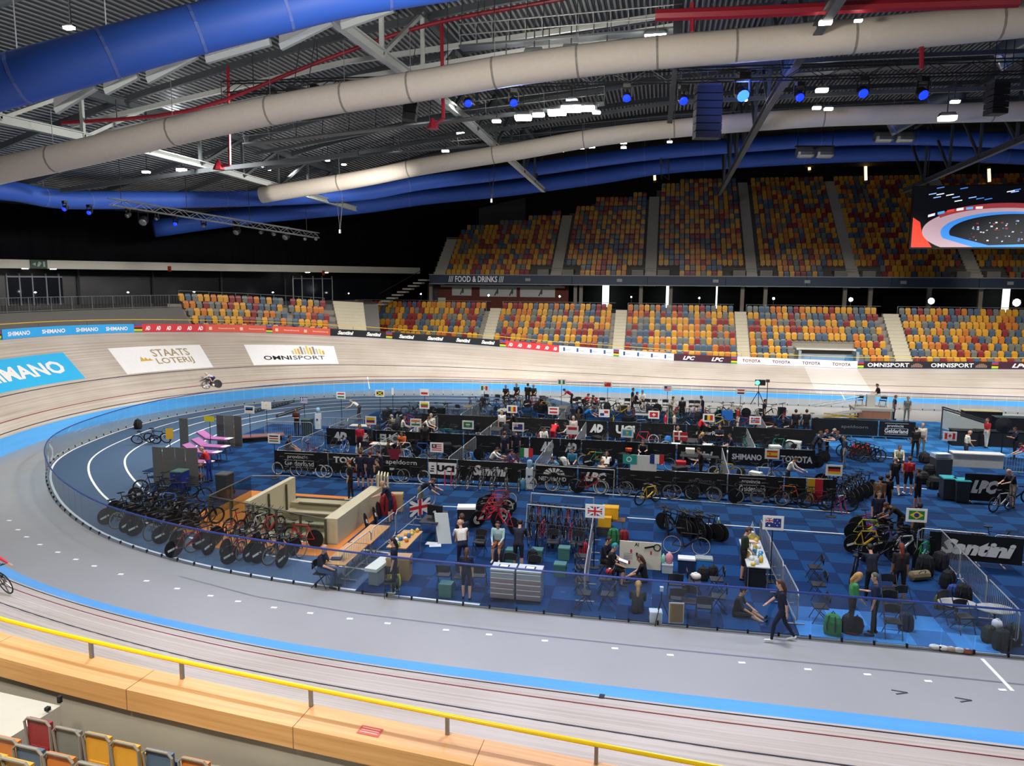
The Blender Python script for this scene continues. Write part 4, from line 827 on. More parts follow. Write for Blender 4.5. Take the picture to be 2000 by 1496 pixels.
# catwalks
for n_, (a, c, yy) in enumerate((((480, 300), (1180, 222), 41.6), ((900, 120), (1330, 85), 31.2), ((560, 330), (1330, 262), 58.6), ((1330, 262), (2050, 225), 58.6), ((1330, 180), (2050, 130), 44))):
    A, B = GY(*a, yy), GY(*c, yy); t = thing('catwalk', 'narrow steel lighting catwalk %s' % ('behind the bright middle cluster', 'above the beige duct', 'over the far straight', 'in front of the blue duct', 'behind the blue stage lights')[n_], 'catwalk'); A.z += .5; B.z += .5
    mb = MB(); mb.bar(A, B, .7, .08); mb.build('deck', ROOFD, t)
    for s in (.4, .8): mb = MB(); mb.tube([A+Vector((0, -.35, s)), B+Vector((0, -.35, s))], .025, 4); mb.build('handrail', GREY, t)
    for k in range(14): p = A.lerp(B, k/13); mb = MB(); mb.bar(p, p+Vector((0, -.35, .85)), .03); mb.build('post', GREY, t); mb = MB(); mb.bar(p, p+Vector((0, .3, 2.2)), .03); mb.build('hanger', DGREY, t)
# hanging rods with weights and warm strip lamps
for n_, (x, y0, y1, yy) in enumerate(((960, 335, 392, 62), (664, 385, 452, 60))):
    t = thing('hanging_hoist', 'thin black hoist chain hanging in front of %s' % ('the upper tier', 'the black curtain')[n_], 'hoist'); mb = MB(); a, c = GY(x+6, y0, yy), GY(x, y1, yy)
    mb.bar(a, c, .06); mb.bar(GY(x-6, y0, yy), c, .03); mb.build('chain', DGREY, t); mb = MB(); mb.cbox(c, (.14, .14, .3)); mb.build('hook', GALV, t)
for n_, (x, y0, y1) in enumerate(((1690, 311, 352), (1931, 330, 355), (1278, 332, 352), (1580, 322, 332))):
    mb = MB(); a, c = GY(x, y0, 99), GY(x+1, y1, 99); mb.bar(a, c, .28); t = thing('strip_lamp', 'warm upright strip lamp, %s behind the upper tier' % ords[n_], 'lamp'); mb.build('tube', M('#ffc78a', .5, emit=3.5), t); mb = MB(); mb.bar(a+Vector((0, .2, .3)), c+Vector((0, .2, -.3)), .4); mb.build('backplate', DGREY, t)
# ---------------------------------------------------------------- video screen
sY = 70.0; A = GY(1779, 483, sY); s_h = GY(1779, 366, sY).z-A.z; s_w = s_h*1.9
scr = thing('video_screen', 'large hanging LED screen showing a picture of the track', 'screen', A, -.06)
mb = MB(); mb.box(-.12, s_w+.12, .02, .5, -.12, s_h+.12); mb.build('cabinet', BLACK, scr)
def spoly(nm, pts, col, e, k, parent=scr):
    mb = MB(); mb.add([(x*s_w, -.004*k, y*s_h) for x, y in pts], [tuple(range(len(pts)))]); o = mb.build(nm, M(col, .5, emit=e), parent); return o
spoly('display', [(0, 0), (1, 0), (1, 1), (0, 1)], '#07090f', .5, 0)
spoly('picture_stand', [(0, 0), (.17, 0), (.08, .25), (.06, .42), (0, .5)], '#d8402c', 1.1, 1)
def ring(cx, cy, rx, ry, t0, t1, n=28): return [(min(1, max(0, cx+rx*math.cos(t))), min(1, max(0, cy+ry*math.sin(t)))) for t in np.linspace(t0, t1, n)]
spoly('picture_track', ring(.72, .27, .64, .41, PI*.28, PI*1.23)+[(.6, 0), (1, 0), (1, .55)], '#b79aa2', .9, 2)
spoly('picture_boards', ring(.72, .30, .645, .42, PI*.33, PI*.8)+list(reversed(ring(.72, .27, .62, .37, PI*.33, PI*.8))), '#9e3a3e', .8, 3)
spoly('picture_blue_line', ring(.76, .25, .53, .33, PI*.3, PI*1.1)+[(.5, 0), (1, 0), (1, .5)], '#3c86d8', 1.0, 3)
spoly('picture_infield', ring(.8, .25, .5, .29, PI*.3, PI*1.06)+[(.62, .03), (1, .05), (1, .45)], '#10141c', .6, 4)
for k in range(6): u = .12+.075*k; spoly('picture_board', [(u, .5+.045*k-.004*k*k), (u+.055, .53+.04*k-.004*k*k), (u+.055, .57+.04*k-.004*k*k), (u, .54+.045*k-.004*k*k)], ['#e9e9f4', '#4aa4e6', '#d7433f', '#f2f2f6', '#58a9e8', '#ecd8d8'][k], 1, 5)
for k in range(60):
    u, v = rnd.uniform(.45, .99), rnd.uniform(.08, .42)
    if (u-.8)**2/.2+(v-.25)**2/.06 < .9: d_ = rnd.uniform(.004, .014); spoly('picture_speck', [(u, v), (u+d_*1.5, v), (u+d_*1.5, v+d_*2), (u, v+d_*2)], rnd.choice(['#c8ccd8', '#8f2f33', '#5577aa', '#e8e8ee']), .7, 5)
for k in range(14): u, v = rnd.uniform(.03, .95), rnd.uniform(.74, .97); spoly('picture_lamp', [(u, v), (u+.06, v+.02), (u+.06, v+.035), (u, v+.015)], rnd.choice(['#9fc4ff', '#ffffff', '#4a86d8']), 1, 5)
for x in (.1, .5, .9): mb = MB(); mb.bar((s_w*x, .25, s_h), (s_w*x, .25, s_h+6), .06); mb.build('hanger', DGREY, scr)
# ================================================================ infield: building blocks
ORD = 'first second third fourth fifth sixth seventh eighth ninth tenth eleventh twelfth thirteenth fourteenth fifteenth sixteenth seventeenth eighteenth nineteenth twentieth'.split()
LATE = []          # things labelled at the end by the flag sign they stand by
SIGNS = []
def late(o, phrase, cat, grp): o['category'] = cat; o['group'] = grp; LATE.append((o, phrase))
def g2(px, py, z=0.0): p = G(px, py, z); return Vector((p.x, p.y, CZ))
# ---- crowd barriers
BW = 2.3
def barrier_meshes(L):
    mb = MB(); r = .12; z0, z1 = .22, 1.1
    mb.tube([(r, 0, z0), (0, 0, z0+r), (0, 0, z1-r), (r, 0, z1), (L-r, 0, z1), (L, 0, z1-r), (L, 0, z0+r), (L-r, 0, z0)], .02, 5, 0, True); fr = mb.mesh('frame', GALV)
    mb = MB()
    for k in range(1, int(L/.125)): mb.tube([(k*.125, 0, z0), (k*.125, 0, z1)], .008, 3)
    br = mb.mesh('infill_bars', GALV); mb = MB(); mb.bar((0, -.28, .02), (0, .28, .02), .05, .025); mb.bar((0, 0, .02), (0, 0, .24), .035); ft = mb.mesh('foot', GALV)
    return fr, br, ft
BM = {}
def barrier(a, b, label, bars=True, group='steel crowd barriers on the infield'):
    a, b = Vector((a[0], a[1], CZ)), Vector((b[0], b[1], CZ)); L = (b-a).length; k = round(L, 2)
    if k not in BM: BM[k] = barrier_meshes(L)
    fr, br, ft = BM[k]; t = thing('crowd_barrier', label, 'barrier', a, math.atan2(b.y-a.y, b.x-a.x), group)
    ob('frame', fr, t)
    if bars: ob('infill_bars', br, t)
    for x in (.35, L-.35): o = ob('foot', ft, t); o.location.x = x
    return t
def barrier_line(a, b, n, fmt):
    a, b = Vector((*a, 0)), Vector((*b, 0))
    for k in range(n): d = (b-a).normalized()*.03; barrier((a.lerp(b, k/n)+d), (a.lerp(b, (k+1)/n)-d), fmt % ORD[k])
BANNER = M('#0f1012', .6, 0, .1, 2)
def banner(x0, x1, y, label, texts=(), z0=.16, z1=1.12, m=BANNER, rz=0.0, name='banner'):
    """sheet of printed cloth hung on the camera side of a barrier; texts: (words, u0, u1, v0, v1, colour, bold, shear)"""
    w = x1-x0; t = thing(name, label, 'banner', (x0, y, CZ), rz, 'printed banners hung on the barriers'); n = max(4, int(w/.3)); mb = MB(); vs = []
    for k in range(n+1):
        yy = -.045-.012*math.sin(k*1.7+x0); vs += [(w*k/n, yy, z0), (w*k/n, yy-.01, z1), (w*k/n, yy+.012, z1), (w*k/n, yy+.022, z0)]
    mb.add(vs, [(4*k+j, 4*k+4+j, 4*k+4+(j+1) % 4, 4*k+(j+1) % 4) for k in range(n) for j in range(4)]+[(0, 1, 2, 3), (4*n, 4*n+3, 4*n+2, 4*n+1)]); mb.build('cloth', m, t)
    mp = plane_map((0, -.075, z0), (1, 0, 0), (0, 0, 1), .0); H = z1-z0
    for tx in texts:
        s, u0, u1, v0, v1, c, bo, sh = tx
        if s == '#box': mb = MB(); mb.quad(mp(w*u0, H*v0), mp(w*u1, H*v0), mp(w*u1, H*v1), mp(w*u0, H*v1)); o = mb.build('printed_panel', M(c, .6), t); o.location.y = .004
        else: write(s, mp, w*u0, w*u1, H*v0, H*v1, M(c, .6), t, bold=bo, shear=sh).location.y = -.004
    return t
WT = '#d9dad8'
AD_ = lambda u0, u1: ('AD', u0, u1, .25, .8, WT, .09, .25)
def TXT(s, u0=.12, u1=.88, v0=.3, v1=.72, bo=.04, sh=0.0): return (s, u0, u1, v0, v1, WT, bo, sh)
def GELD(u0=.12, u1=.88): return [('provincie', u0+.1*(u1-u0), u1-.2*(u1-u0), .58, .8, WT, .01, 0), ('Gelderland', u0, u1, .24, .52, WT, .02, 0), ('#box', u0, u1, .53, .55, WT, 0, 0), ('#box', u0, u1, .86, .88, WT, 0, 0), ('#box', u0, u1, .16, .18, WT, 0, 0)]
R3, R2, R1, R0 = 34.3, 40.2, 45.9, 49.9
def bx(px, row, z=.7):
    yy = PJ((0, row, z))[1]
    for _ in range(3): p = GY(px, yy, row); yy = PJ((p.x, row, z))[1]
    return p.x
# ---- folding chair
def chair_proto():
    t = thing('folding_chair', 'black', 'chair')
    mb = MB(); mb.cbox((0, 0, .45), (.4, .4, .035), 0, 0, .96); mb.build('seat', M('#26272a', .5), t)
    mb = MB(); mb.add([(-.2, -.03+.035*math.cos(1.2*u), .62+.22*v) if False else ((u*.2), .2+.03*(1-u*u), .6+.24*v*(1-.12*u*u)) for v in (0, 1) for u in (-1, -.5, 0, .5, 1)]+[((u*.2), .225+.03*(1-u*u), .6+.24*v*(1-.12*u*u)) for v in (0, 1) for u in (-1, -.5, 0, .5, 1)], [(k, k+1, k+6, k+5) for k in range(4)]+[(10+k, 15+k, 16+k, 11+k) for k in range(4)]+[(5+k, 6+k, 16+k, 15+k) for k in range(4)]+[(k, 10+k, 11+k, k+1) for k in range(4)]); mb.build('backrest', M('#26272a', .5), t)
    for s in (-1, 1):
        mb = MB(); mb.tube([(s*.215, -.24, 0), (s*.215, -.02, .45), (s*.215, .24, .84)], .013, 5); mb.build('leg', M('#3a3b3e', .4, .4), t)
        mb = MB(); mb.tube([(s*.205, .26, 0), (s*.205, -.17, .44)], .013, 5); mb.build('leg', M('#3a3b3e', .4, .4), t)
    mb = MB(); mb.tube([(-.2, .17, .12), (.2, .17, .12)], .01, 4); mb.build('stretcher', M('#3a3b3e', .4, .4), t)
    return t
CHAIR = chair_proto(); _cu = [0]
def chair(x, y, rz, label, group='black folding chairs', z=CZ):
    t = CHAIR if _cu[0] == 0 else dup(CHAIR); _cu[0] += 1; t.location = (x, y, z); t.rotation_euler.z = rz; t['group'] = group
    if label.startswith('~'): late(t, label[1:], 'chair', group)
    else: t['label'] = label
    return t
# ---- bicycles
TY = M('#131314', .6)
def wheel_mesh(kind):
    mb = MB(); mb.torus(.325, .014, n=28, k=5)
    if kind == 'disc': mb.lathe([(.01, -.022), (.3, -.006), (.318, -.004), (.318, .004), (.3, .006), (.01, .022)], 28, 1, (0, 0, 0), 'Y')
    else:
        d = .05 if kind == 'deep' else .018; mb.lathe([(.315-d, -.008), (.315, -.01), (.315, .01), (.315-d, .008), (.315-d, -.008)], 28, 1, (0, 0, 0), 'Y')
        mb.f = [f for f in mb.f if len(f) < 20]; mb.m = mb.m[:len(mb.f)]
        for k in range(14 if kind != 'five' else 5):
            a = 2*PI*k/(14 if kind != 'five' else 5); w = .004 if kind != 'five' else .04; mb.bar((.02*math.cos(a), .02*(-1)**k, .02*math.sin(a)), (.3*math.cos(a), 0, .3*math.sin(a)), w, w*.5, 2, up=(0, 1, 0))
        mb.lathe([(.02, -.04), (.02, .04)], 8, 2, (0, 0, 0), 'Y')
    return mb.mesh('wheel', [TY, BLACK if kind == 'disc' else DGREY, STEEL])
WM = {k: wheel_mesh(k) for k in ('disc', 'spoke', 'deep', 'five')}
def frame_mesh():
    mb = MB(); ra, bbk, st, hd0, hd1 = (-.5, 0, .335), (-.08, 0, .28), (-.2, 0, .78), (.39, 0, .6), (.36, 0, .76)
    mb.tube([bbk, st], .02, 6); mb.tube([st, hd1], .022, 6); mb.bar(hd0, bbk, .035, .06); mb.tube([hd0, hd1], .026, 6)
    for s in (-.045, .045): mb.tube([(-.5, s, .335), (-.1, s*.8, .29)], .012, 5); mb.tube([(-.5, s, .335), (-.2, s*.4, .74)], .011, 5)
    return mb.mesh('frame', BLACK)
def part_meshes():
    d = {'frame': frame_mesh()}
    mb = MB()
    for s in (-.05, .05): mb.bar((.4, s, .62), (.5, s, .335), .012, .03)
    mb.bar((.4, -.05, .62), (.4, .05, .62), .03); d['fork'] = mb.mesh('fork', BLACK)
    mb = MB(); mb.tube([(-.2, 0, .78), (-.23, 0, .92)], .014, 5); mb.bar((-.36, 0, .935), (-.2, 0, .945), .13, .035); mb.bar((-.21, 0, .942), (-.08, 0, .94), .05, .03); d['saddle'] = mb.mesh('saddle', M('#1b1b1d', .5))
    mb = MB(); mb.tube([(.36, 0, .76), (.4, 0, .84)], .016, 5); mb.tube([(.42, -.2, .85), (.42, .2, .85)], .014, 5)
    for s in (-.2, .2): mb.tube([(.42, s, .85), (.5, s, .84), (.53, s, .78), (.48, s, .72), (.4, s, .71)], .013, 5)
    d['drop'] = mb.mesh('handlebar', M('#17181a', .5))
    mb = MB(); mb.tube([(.36, 0, .76), (.4, 0, .82)], .016, 5); mb.tube([(.48, -.2, .82), (.4, 0, .83), (.48, .2, .82)], .014, 5)
    for s in (-.06, .06): mb.tube([(.36, s, .9), (.62, s, .92), (.7, s, .97)], .012, 5); mb.cbox((.37, s, .92), (.1, .07, .02))
    d['aero'] = mb.mesh('handlebar', M('#17181a', .5))
    mb = MB(); mb.lathe([(.09, -.004), (.09, .004)], 14, 0, (-.08, .05, .28), 'Y'); mb.bar((-.08, .06, .28), (.05, .06, .2), .02, .01); mb.bar((-.08, -.06, .28), (-.21, -.06, .36), .02, .01); d['crank'] = mb.mesh('crankset', STEEL)
    mb = MB(); 
    for rr in (.1, .14, .18): mb.tube([(rr*math.cos(a), -.03, rr*math.sin(a)) for a in np.linspace(2.4, 5.4, 9)], .01, 4)
    for k in range(3): mb.bar((.02, -.03, .03*k), (.2, -.03, .09+.05*k), .012, .02)
    d['logo'] = mb.mesh('disc_emblem', M('#c9ccc6', .6))
    mb = MB(); mb.bar((-.2, -.028, -.12), (.1, -.028, .06), .012, .07); d['stripe'] = mb.mesh('disc_stripe', M('#c9ccc6', .6))
    return d
PMsh = part_meshes()
def bike(x, y, rz, label, col='#141416', rear='disc', front='deep', bar='drop', lean=.06, logo=None, group='bicycles on the infield', z=CZ, wheelcol=None, late_=False):
    t = ob('bicycle', None); t.location = (x, y, z); t.rotation_euler = (lean, 0, rz)
    f = ob('frame', PMsh['frame'], t)
    if col != '#141416': recolor(f, {0: M(col, .35)}); 
    o = ob('fork', PMsh['fork'], t)
    if col != '#141416': recolor(o, {0: M(col, .35)})
    for wx, k in ((-.5, rear), (.5, front)):
        if not k: continue
        w = ob('wheel', WM[k], t); w.location = (wx, 0, .339); w.rotation_euler.y = rnd.uniform(0, 6)
        if wheelcol and k != 'disc': recolor(w, {1: M(wheelcol, .4)})
        if logo and k == 'disc': e = ob('disc_emblem', PMsh[logo], w); e.rotation_euler.y = -w.rotation_euler.y+.3
    ob('handlebar', PMsh[bar], t); ob('saddle', PMsh['saddle'], t); ob('crankset', PMsh['crank'], t)
    if late_: late(t, label, 'bicycle', group)
    else: tag(t, label, 'bicycle', group)
    return t
# ---- people
def cap(mb, a, ra, b, rb, n=10):
    a, b = Vector(a), Vector(b); t = b-a; L = t.length
    t = t.normalized() if L > 1e-6 else Vector((0, 0, 1)); u = Vector((0, 0, 1)) if abs(t.z) < .9 else Vector((1, 0, 0)); x = t.cross(u).normalized(); y = t.cross(x); vs = [a-t*ra]; R = []
    for c, r, an in [(a, ra, -60), (a, ra, -30), (a, ra, 0), (b, rb, 0), (b, rb, 30), (b, rb, 60)]:
        q = math.radians(an); R.append((c+t*r*math.sin(q), r*math.cos(q)))
    for c, r in R: vs += [c+(x*math.cos(2*PI*j/n)+y*math.sin(2*PI*j/n))*r for j in range(n)]
    vs.append(b+t*rb); e = len(vs)-1; fs = [(0, 1+j, 1+(j+1) % n) for j in range(n)]
    for k in range(len(R)-1): fs += [(1+k*n+j, 1+(k+1)*n+j, 1+(k+1)*n+(j+1) % n, 1+k*n+(j+1) % n) for j in range(n)]
    k = len(R)-1; fs += [(1+k*n+(j+1) % n, 1+k*n+j, e) for j in range(n)]; mb.add(vs, fs)
def person_mesh(name, th, sh, ua, fa, lean=0.0, head=0.0, sp=.08, pz=None, arms_in=0.0, twist=0.0, hairlong=False, lie=False):
    """one continuous body; angles in degrees from straight down, positive forward (+x): th/sh thigh and shin, ua/fa upper arm and forearm (left, right)"""
    R = math.radians; pr = []; V = lambda a: Vector((math.sin(R(a)), 0, -math.cos(R(a))))
    def leg(i, s, pel):
        h = pel+Vector((0, s*.095, -.02)); k = h+V(th[i])*.43+Vector((0, s*.02, 0)); a = k+V(sh[i])*.42
        return h, k, a
    pel = Vector((0, 0, 0)); lo = min(leg(i, s, pel)[2].z for i, s in ((0, 1), (1, -1)))
    pel = Vector((0, 0, pz if pz is not None else .085-lo))
    for i, s in ((0, 1), (1, -1)):
        h, k, a = leg(i, s, pel); pr += [(h, .092, k, .06, 2), (k, .056, k.lerp(a, .35), .06, 3), (k.lerp(a, .35), .06, a, .038, 3)]
        fd = Vector((math.cos(R(sh[i]*.35)), 0, math.sin(R(min(0, sh[i])*.9)))) if sh[i] > -50 else Vector((.25, 0, -.97))
        if sh[i] > 60: fd = Vector((.35, 0, .94))
        pr += [(a+Vector((-.04, 0, -.045)), .04, a+fd*.17+Vector((0, s*.02, -.045)), .034, 4)]
    t = Vector((math.sin(R(lean)), 0, math.cos(R(lean)))); f = Vector((t.z, 0, -t.x))
    ch = pel+t*.36; nk = pel+t*.53; hd = nk+Vector((math.sin(R(lean*.7+head)), 0, math.cos(R(lean*.7+head))))*.15+f*.02
    ht = (hd-nk).normalized(); hf = Vector((ht.z, 0, -ht.x))
    for s in (-.055, .055): o = Vector((0, s, 0)); pr += [(pel+o, .105, pel+t*.12+o, .1, 2), (pel+t*.14+o, .102, ch+o, .12, 1)]
    pr += [(ch+Vector((0, -.12, 0))+t*.07, .085, ch+Vector((0, .12, 0))+t*.07, .085, 1), (nk-t*.04, .055, nk+ht*.07, .05, 0)]
    pr += [(hd-ht*.035+hf*.015, .07, hd+ht*.045, .088, 0), (hd+hf*.085-ht*.01, .014, hd+hf*.1-ht*.025, .018, 0), (hd-ht*.1+hf*.045, .03, hd-ht*.08+hf*.06, .03, 0)]
    for s in (-1, 1): pr += [(hd+Vector((0, s*.085, 0))-ht*.01, .02, hd+Vector((0, s*.088, 0))+ht*.02, .018, 0), (hd+hf*.083+Vector((0, s*.032, 0))+ht*.012, .012, hd+hf*.085+Vector((0, s*.034, 0))+ht*.012, .012, 5)]
    pr += [(hd+ht*.05-hf*.012, .093, hd+ht*.02-hf*.03, .092, 5)]
    if hairlong: pr += [(hd-hf*.06, .075, nk-hf*.1-t*.02, .05, 5), (nk-hf*.1-t*.02, .05, nk-hf*.1-t*.16, .03, 5)]
    for i, s in ((0, 1), (1, -1)):
        S = pel+t*.47+Vector((0, s*.185, 0)); W = Vector((0, s*math.sin(R(sp*60)), 0)); e = S+(V(ua[i])+W*.9).normalized()*.28
        w = e+(V(fa[i])+Vector((0, -s*arms_in, 0))).normalized()*.25; d = (w-e).normalized(); sd = Vector((0, 1, 0)); nn = d.cross(sd).normalized()
        pr += [(S, .06, e, .043, 1), (e, .042, w, .028, 6), (w, .026, w+d*.075, .033, 0)]
        for q, L in ((-.026, .065), (-.009, .08), (.009, .075), (.026, .06)):
            b0 = w+d*.085+sd.cross(nn)*0+sd*0+(d.cross(nn)).normalized()*q; pr += [(b0, .0115, b0+d*L*.6, .011, 0), (b0+d*L*.6, .011, b0+d*L-nn*.02*s*0+nn*.012, .0095, 0)]
        b0 = w+d*.02+(d.cross(nn)).normalized()*.03*s; pr += [(b0, .014, b0+d*.05+(d.cross(nn)).normalized()*.03*s, .011, 0)]
    mb = MB()
    for a, ra, b, rb, tg in pr: cap(mb, a, ra, b, rb)
    me = mb.mesh(name, [BLACK]); o = ob(name, me); md = o.modifiers.new('r', 'REMESH'); md.mode = 'VOXEL'; md.voxel_size = .0135; md.use_smooth_shade = True
    sm = o.modifiers.new('s', 'SMOOTH'); sm.factor = .5; sm.iterations = 2
    dg = bpy.context.evaluated_depsgraph_get(); dg.update(); new = bpy.data.meshes.new_from_object(o.evaluated_get(dg)); bpy.data.objects.remove(o); new.name = name
    n = len(new.polygons); C = np.empty(3*n); new.polygons.foreach_get('center', C); C = C.reshape(-1, 3); best = np.full(n, 1e9); idx = np.zeros(n, int)
    for a, ra, b, rb, tg in pr:
        a_, b_ = np.array(a), np.array(b); ab = b_-a_; L2 = max(ab@ab, 1e-9); u = np.clip(((C-a_)@ab)/L2, 0, 1); dd = np.linalg.norm(C-a_-u[:, None]*ab, axis=1)-(ra+(rb-ra)*u); m = dd < best; best[m] = dd[m]; idx[m] = tg
    new.materials.clear()
    for _ in range(7): new.materials.append(BLACK)
    new.polygons.foreach_set('material_index', idx); new.polygons.foreach_set('use_smooth', [True]*n)
    return new
POSE = {}
def pose(k):
    if k in POSE: return POSE[k]
    a = dict(stand=((4, -4), (2, -6), (4, -4), (12, 6), 1, 6), fold=((3, -3), (1, -5), (22, 22), (100, 96), 2, 12), phone=((4, -3), (2, -5), (18, 10), (95, 40), 4, 22), walk=((28, -16), (6, -34), (-22, 24), (-6, 48), 5, 8),
             bend=((14, 4), (-8, -10), (40, 34), (70, 62), 55, 20), work=((6, -2), (0, -6), (38, 30), (75, 70), 22, 20), sit=((86, 84), (4, -6), (24, 20), (70, 66), 8, 14), crouch=((110, 96), (-42, -50), (55, 50), (80, 75), 32, 12),
             floor=((98, 92), (62, 66), (30, 24), (62, 58), 14, 10), ride=((98, 40), (-22, -18), (62, 60), (74, 72), 62, -30), lean=((8, 0), (-2, -6), (52, 48), (92, 86), 28, 4))[k.split('_')[0]]
    kw = dict(lean=a[4], head=a[5]); b = k.split('_')[0]
    if b == 'sit': kw['pz'] = .56
    if b == 'floor': kw['pz'] = .12
    if b in ('fold',): kw['arms_in'] = .7
    if b in ('phone', 'work', 'sit', 'lean', 'floor'): kw['arms_in'] = .25
    POSE[k] = person_mesh('person', a[0], a[1], a[2], a[3], hairlong=k.endswith('_l'), **kw); return POSE[k]
HEADZ = dict(stand=1.74, fold=1.73, phone=1.71, walk=1.69, bend=1.35, work=1.6, sit=1.27, crouch=1.0, floor=.82, ride=1.3, lean=1.55)
SK = {'l': '#c79a80', 'm': '#a9795c', 'd': '#5b3a2a'}
HR = {'b': '#1c1613', 'n': '#4a2f20', 'y': '#a9834e', 'r': '#6b2a1c', 'g': '#8d8a86', 'k': '#b08a72'}
def person(px, hy, ps, head, shirt, pants, label, long_=False, hair='b', skin='l', shoes='#1b1b1d', sleeves=False, sc=1.0, loc=None, z=CZ):
    """px, hy: photo place of the top of the head; head: heading in degrees (0 = along +x, 90 = away)"""
    b = ps.split('_')[0]; rz = math.radians(head); hz = HEADZ[b]*sc+z
    if loc is None: p = G(px, hy, hz); off = {'bend': .48, 'crouch': .3, 'work': .2, 'lean': .26, 'ride': .5, 'floor': .12, 'sit': .08}.get(b, .05)*sc; loc = (p.x-off*math.cos(rz), p.y-off*math.sin(rz))
    if loc[1] < 21.45 and ps != 'walk_l' and hy > 0: loc = (loc[0], 21.45)
    o = ob('person', pose(ps)); o.location = (loc[0], loc[1], z); o.rotation_euler.z = rz; o.scale = (sc, sc, sc)
    s, pt, k = M(shirt, .8), M(pants, .8), M(SK[skin], .55)
    recolor(o, {0: k, 1: s, 2: pt, 3: pt if long_ else k, 4: M(shoes, .6), 5: M(HR[hair], .6), 6: s if sleeves else k})
    return tag(o, label, 'person', 'people on the infield')
# ---- bags, boxes, tables and the like
def bag_mesh():
    mb = MB(); pr = [(-.17, .1, 0), (-.19, .13, .1), (-.18, .13, .3), (-.14, .1, .42), (-.06, .05, .47)]; n = 12; vs = []
    for a, b, z in pr:
        for j in range(n): t = 2*PI*j/n; c, s = math.cos(t), math.sin(t); vs.append((abs(a)*math.copysign(abs(c)**.6, c), b*math.copysign(abs(s)**.6, s), z))
    mb.add(vs, [(i*n+j, i*n+(j+1) % n, (i+1)*n+(j+1) % n, (i+1)*n+j) for i in range(len(pr)-1) for j in range(n)]+[tuple(range((len(pr)-1)*n, len(pr)*n))]); return mb.mesh('body', BLACK)
BAGM = bag_mesh(); _s = MB(); _s.tube([(-.08, -.12, .1), (-.09, -.17, .25), (-.06, -.08, .44)], .014, 4); _s.tube([(.08, -.12, .1), (.09, -.17, .25), (.06, -.08, .44)], .014, 4); _s.tube([(-.04, 0, .46), (0, 0, .53), (.04, 0, .46)], .012, 4); STRM = _s.mesh('strap', M('#202124', .7)); _s = MB(); _s.cbox((0, .13, .16), (.22, .05, .2), 0, 0, .9); PKTM = _s.mesh('pocket', BLACK)
def bag(x, y, rz, col, label, s=1.0, flat=1.0, late_=False, z=CZ, nm='backpack', cat='bag'):
    t = ob(nm, None); t.location = (x, y, z); t.rotation_euler.z = rz; t.scale = (s, s, s*flat)
    for me, k in ((BAGM, 'body'), (PKTM, 'pocket')): o = ob(k, me, t); recolor(o, {0: M(col, .8)})
    ob('strap', STRM, t)
    if late_: late(t, label, cat, 'bags on the infield')
    else: tag(t, label, cat, 'bags on the infield')
    return t
def crate(x, y, rz, d, col, label, lid=None, z=CZ, nm='storage_box', cat='box', late_=False, grp='boxes on the infield'):
    t = ob(nm, None); t.location = (x, y, z); t.rotation_euler.z = rz; w, l, h = d
    mb = MB(); mb.cbox((0, 0, h*.46), (w*.96, l*.96, h*.92), 0, 0, 1.04); mb.build('body', M(col, .5), t)
    mb = MB(); mb.cbox((0, 0, h*.95), (w*1.04, l*1.04, h*.1), 0, 0, .96); mb.build('lid', M(lid or col, .5), t)
    for s in (-1, 1): mb = MB(); mb.cbox((s*w*.52, 0, h*.7), (.03, l*.3, .04)); mb.build('handle', DGREY, t)
    if late_: late(t, label, cat, grp)
    else: tag(t, label, cat, grp)
    return t
def table(x, y, rz, w, l, label, col='#b58a5c', h=.74, nm='table', late_=False):
    t = ob(nm, None); t.location = (x, y, CZ); t.rotation_euler.z = rz
    mb = MB(); mb.cbox((0, 0, h-.02), (l, w, .035)); mb.build('tabletop', M(col, .5, 0, .12, 5), t)
    for sx in (-1, 1):
        for sy in (-1, 1): mb = MB(); mb.tube([(sx*(l/2-.12), sy*(w/2-.06), 0), (sx*(l/2-.12), sy*(w/2-.06), h-.03)], .016, 5); mb.build('leg', GREY, t)
    if late_: late(t, label, 'table', 'tables on the infield')
    else: tag(t, label, 'table', 'tables on the infield')
    return t
def blob(x, y, z, d, col, label, nm, cat, rz=0.0, late_=False):
    """small soft item with a rounded body and a cap"""
    t = ob(nm, None); t.location = (x, y, z); t.rotation_euler.z = rz; w, l, h = d
    mb = MB(); mb.lathe([(.35, 0), (.5, .15), (.5, .6), (.4, .85), (.15, 1)], 10); mb.v = [(a*w, b*l, c*h) for a, b, c in mb.v]; mb.build('body', M(col, .6), t, True)
    mb = MB(); mb.lathe([(.16, .97), (.16, 1.08), (.1, 1.1)], 8); mb.v = [(a*w, b*l, c*h) for a, b, c in mb.v]; mb.build('cap', M('#d8d8d4', .6), t)
    if late_: late(t, label, cat, 'small items on tables and floor')
    else: tag(t, label, cat, 'small items on tables and floor')
    return t
def stand_proto():
    """bicycle repair stand: tripod, post, clamp arm"""
    t = thing('repair_stand', 'x', 'repair stand')
    mb = MB(); mb.tube([(0, 0, .15), (0, 0, 1.1)], .022, 6); mb.build('post', M('#4a4c50', .4, .5), t)
    for k in range(3): a = 2*PI*k/3; mb = MB(); mb.tube([(0, 0, .35), (.5*math.cos(a), .5*math.sin(a), .02)], .016, 5); mb.build('leg', GALV, t)
    mb = MB(); mb.bar((-.3, 0, 1.1), (.4, 0, 1.1), .04); mb.build('clamp_arm', M('#3a3c40', .4, .5), t)
    return t
STAND = stand_proto(); _su = [0]
def rstand(x, y, rz, label):
    t = STAND if _su[0] == 0 else dup(STAND); _su[0] += 1; t.location = (x, y, CZ); t.rotation_euler.z = rz; late(t, label, 'repair stand', 'bicycle repair stands'); return t
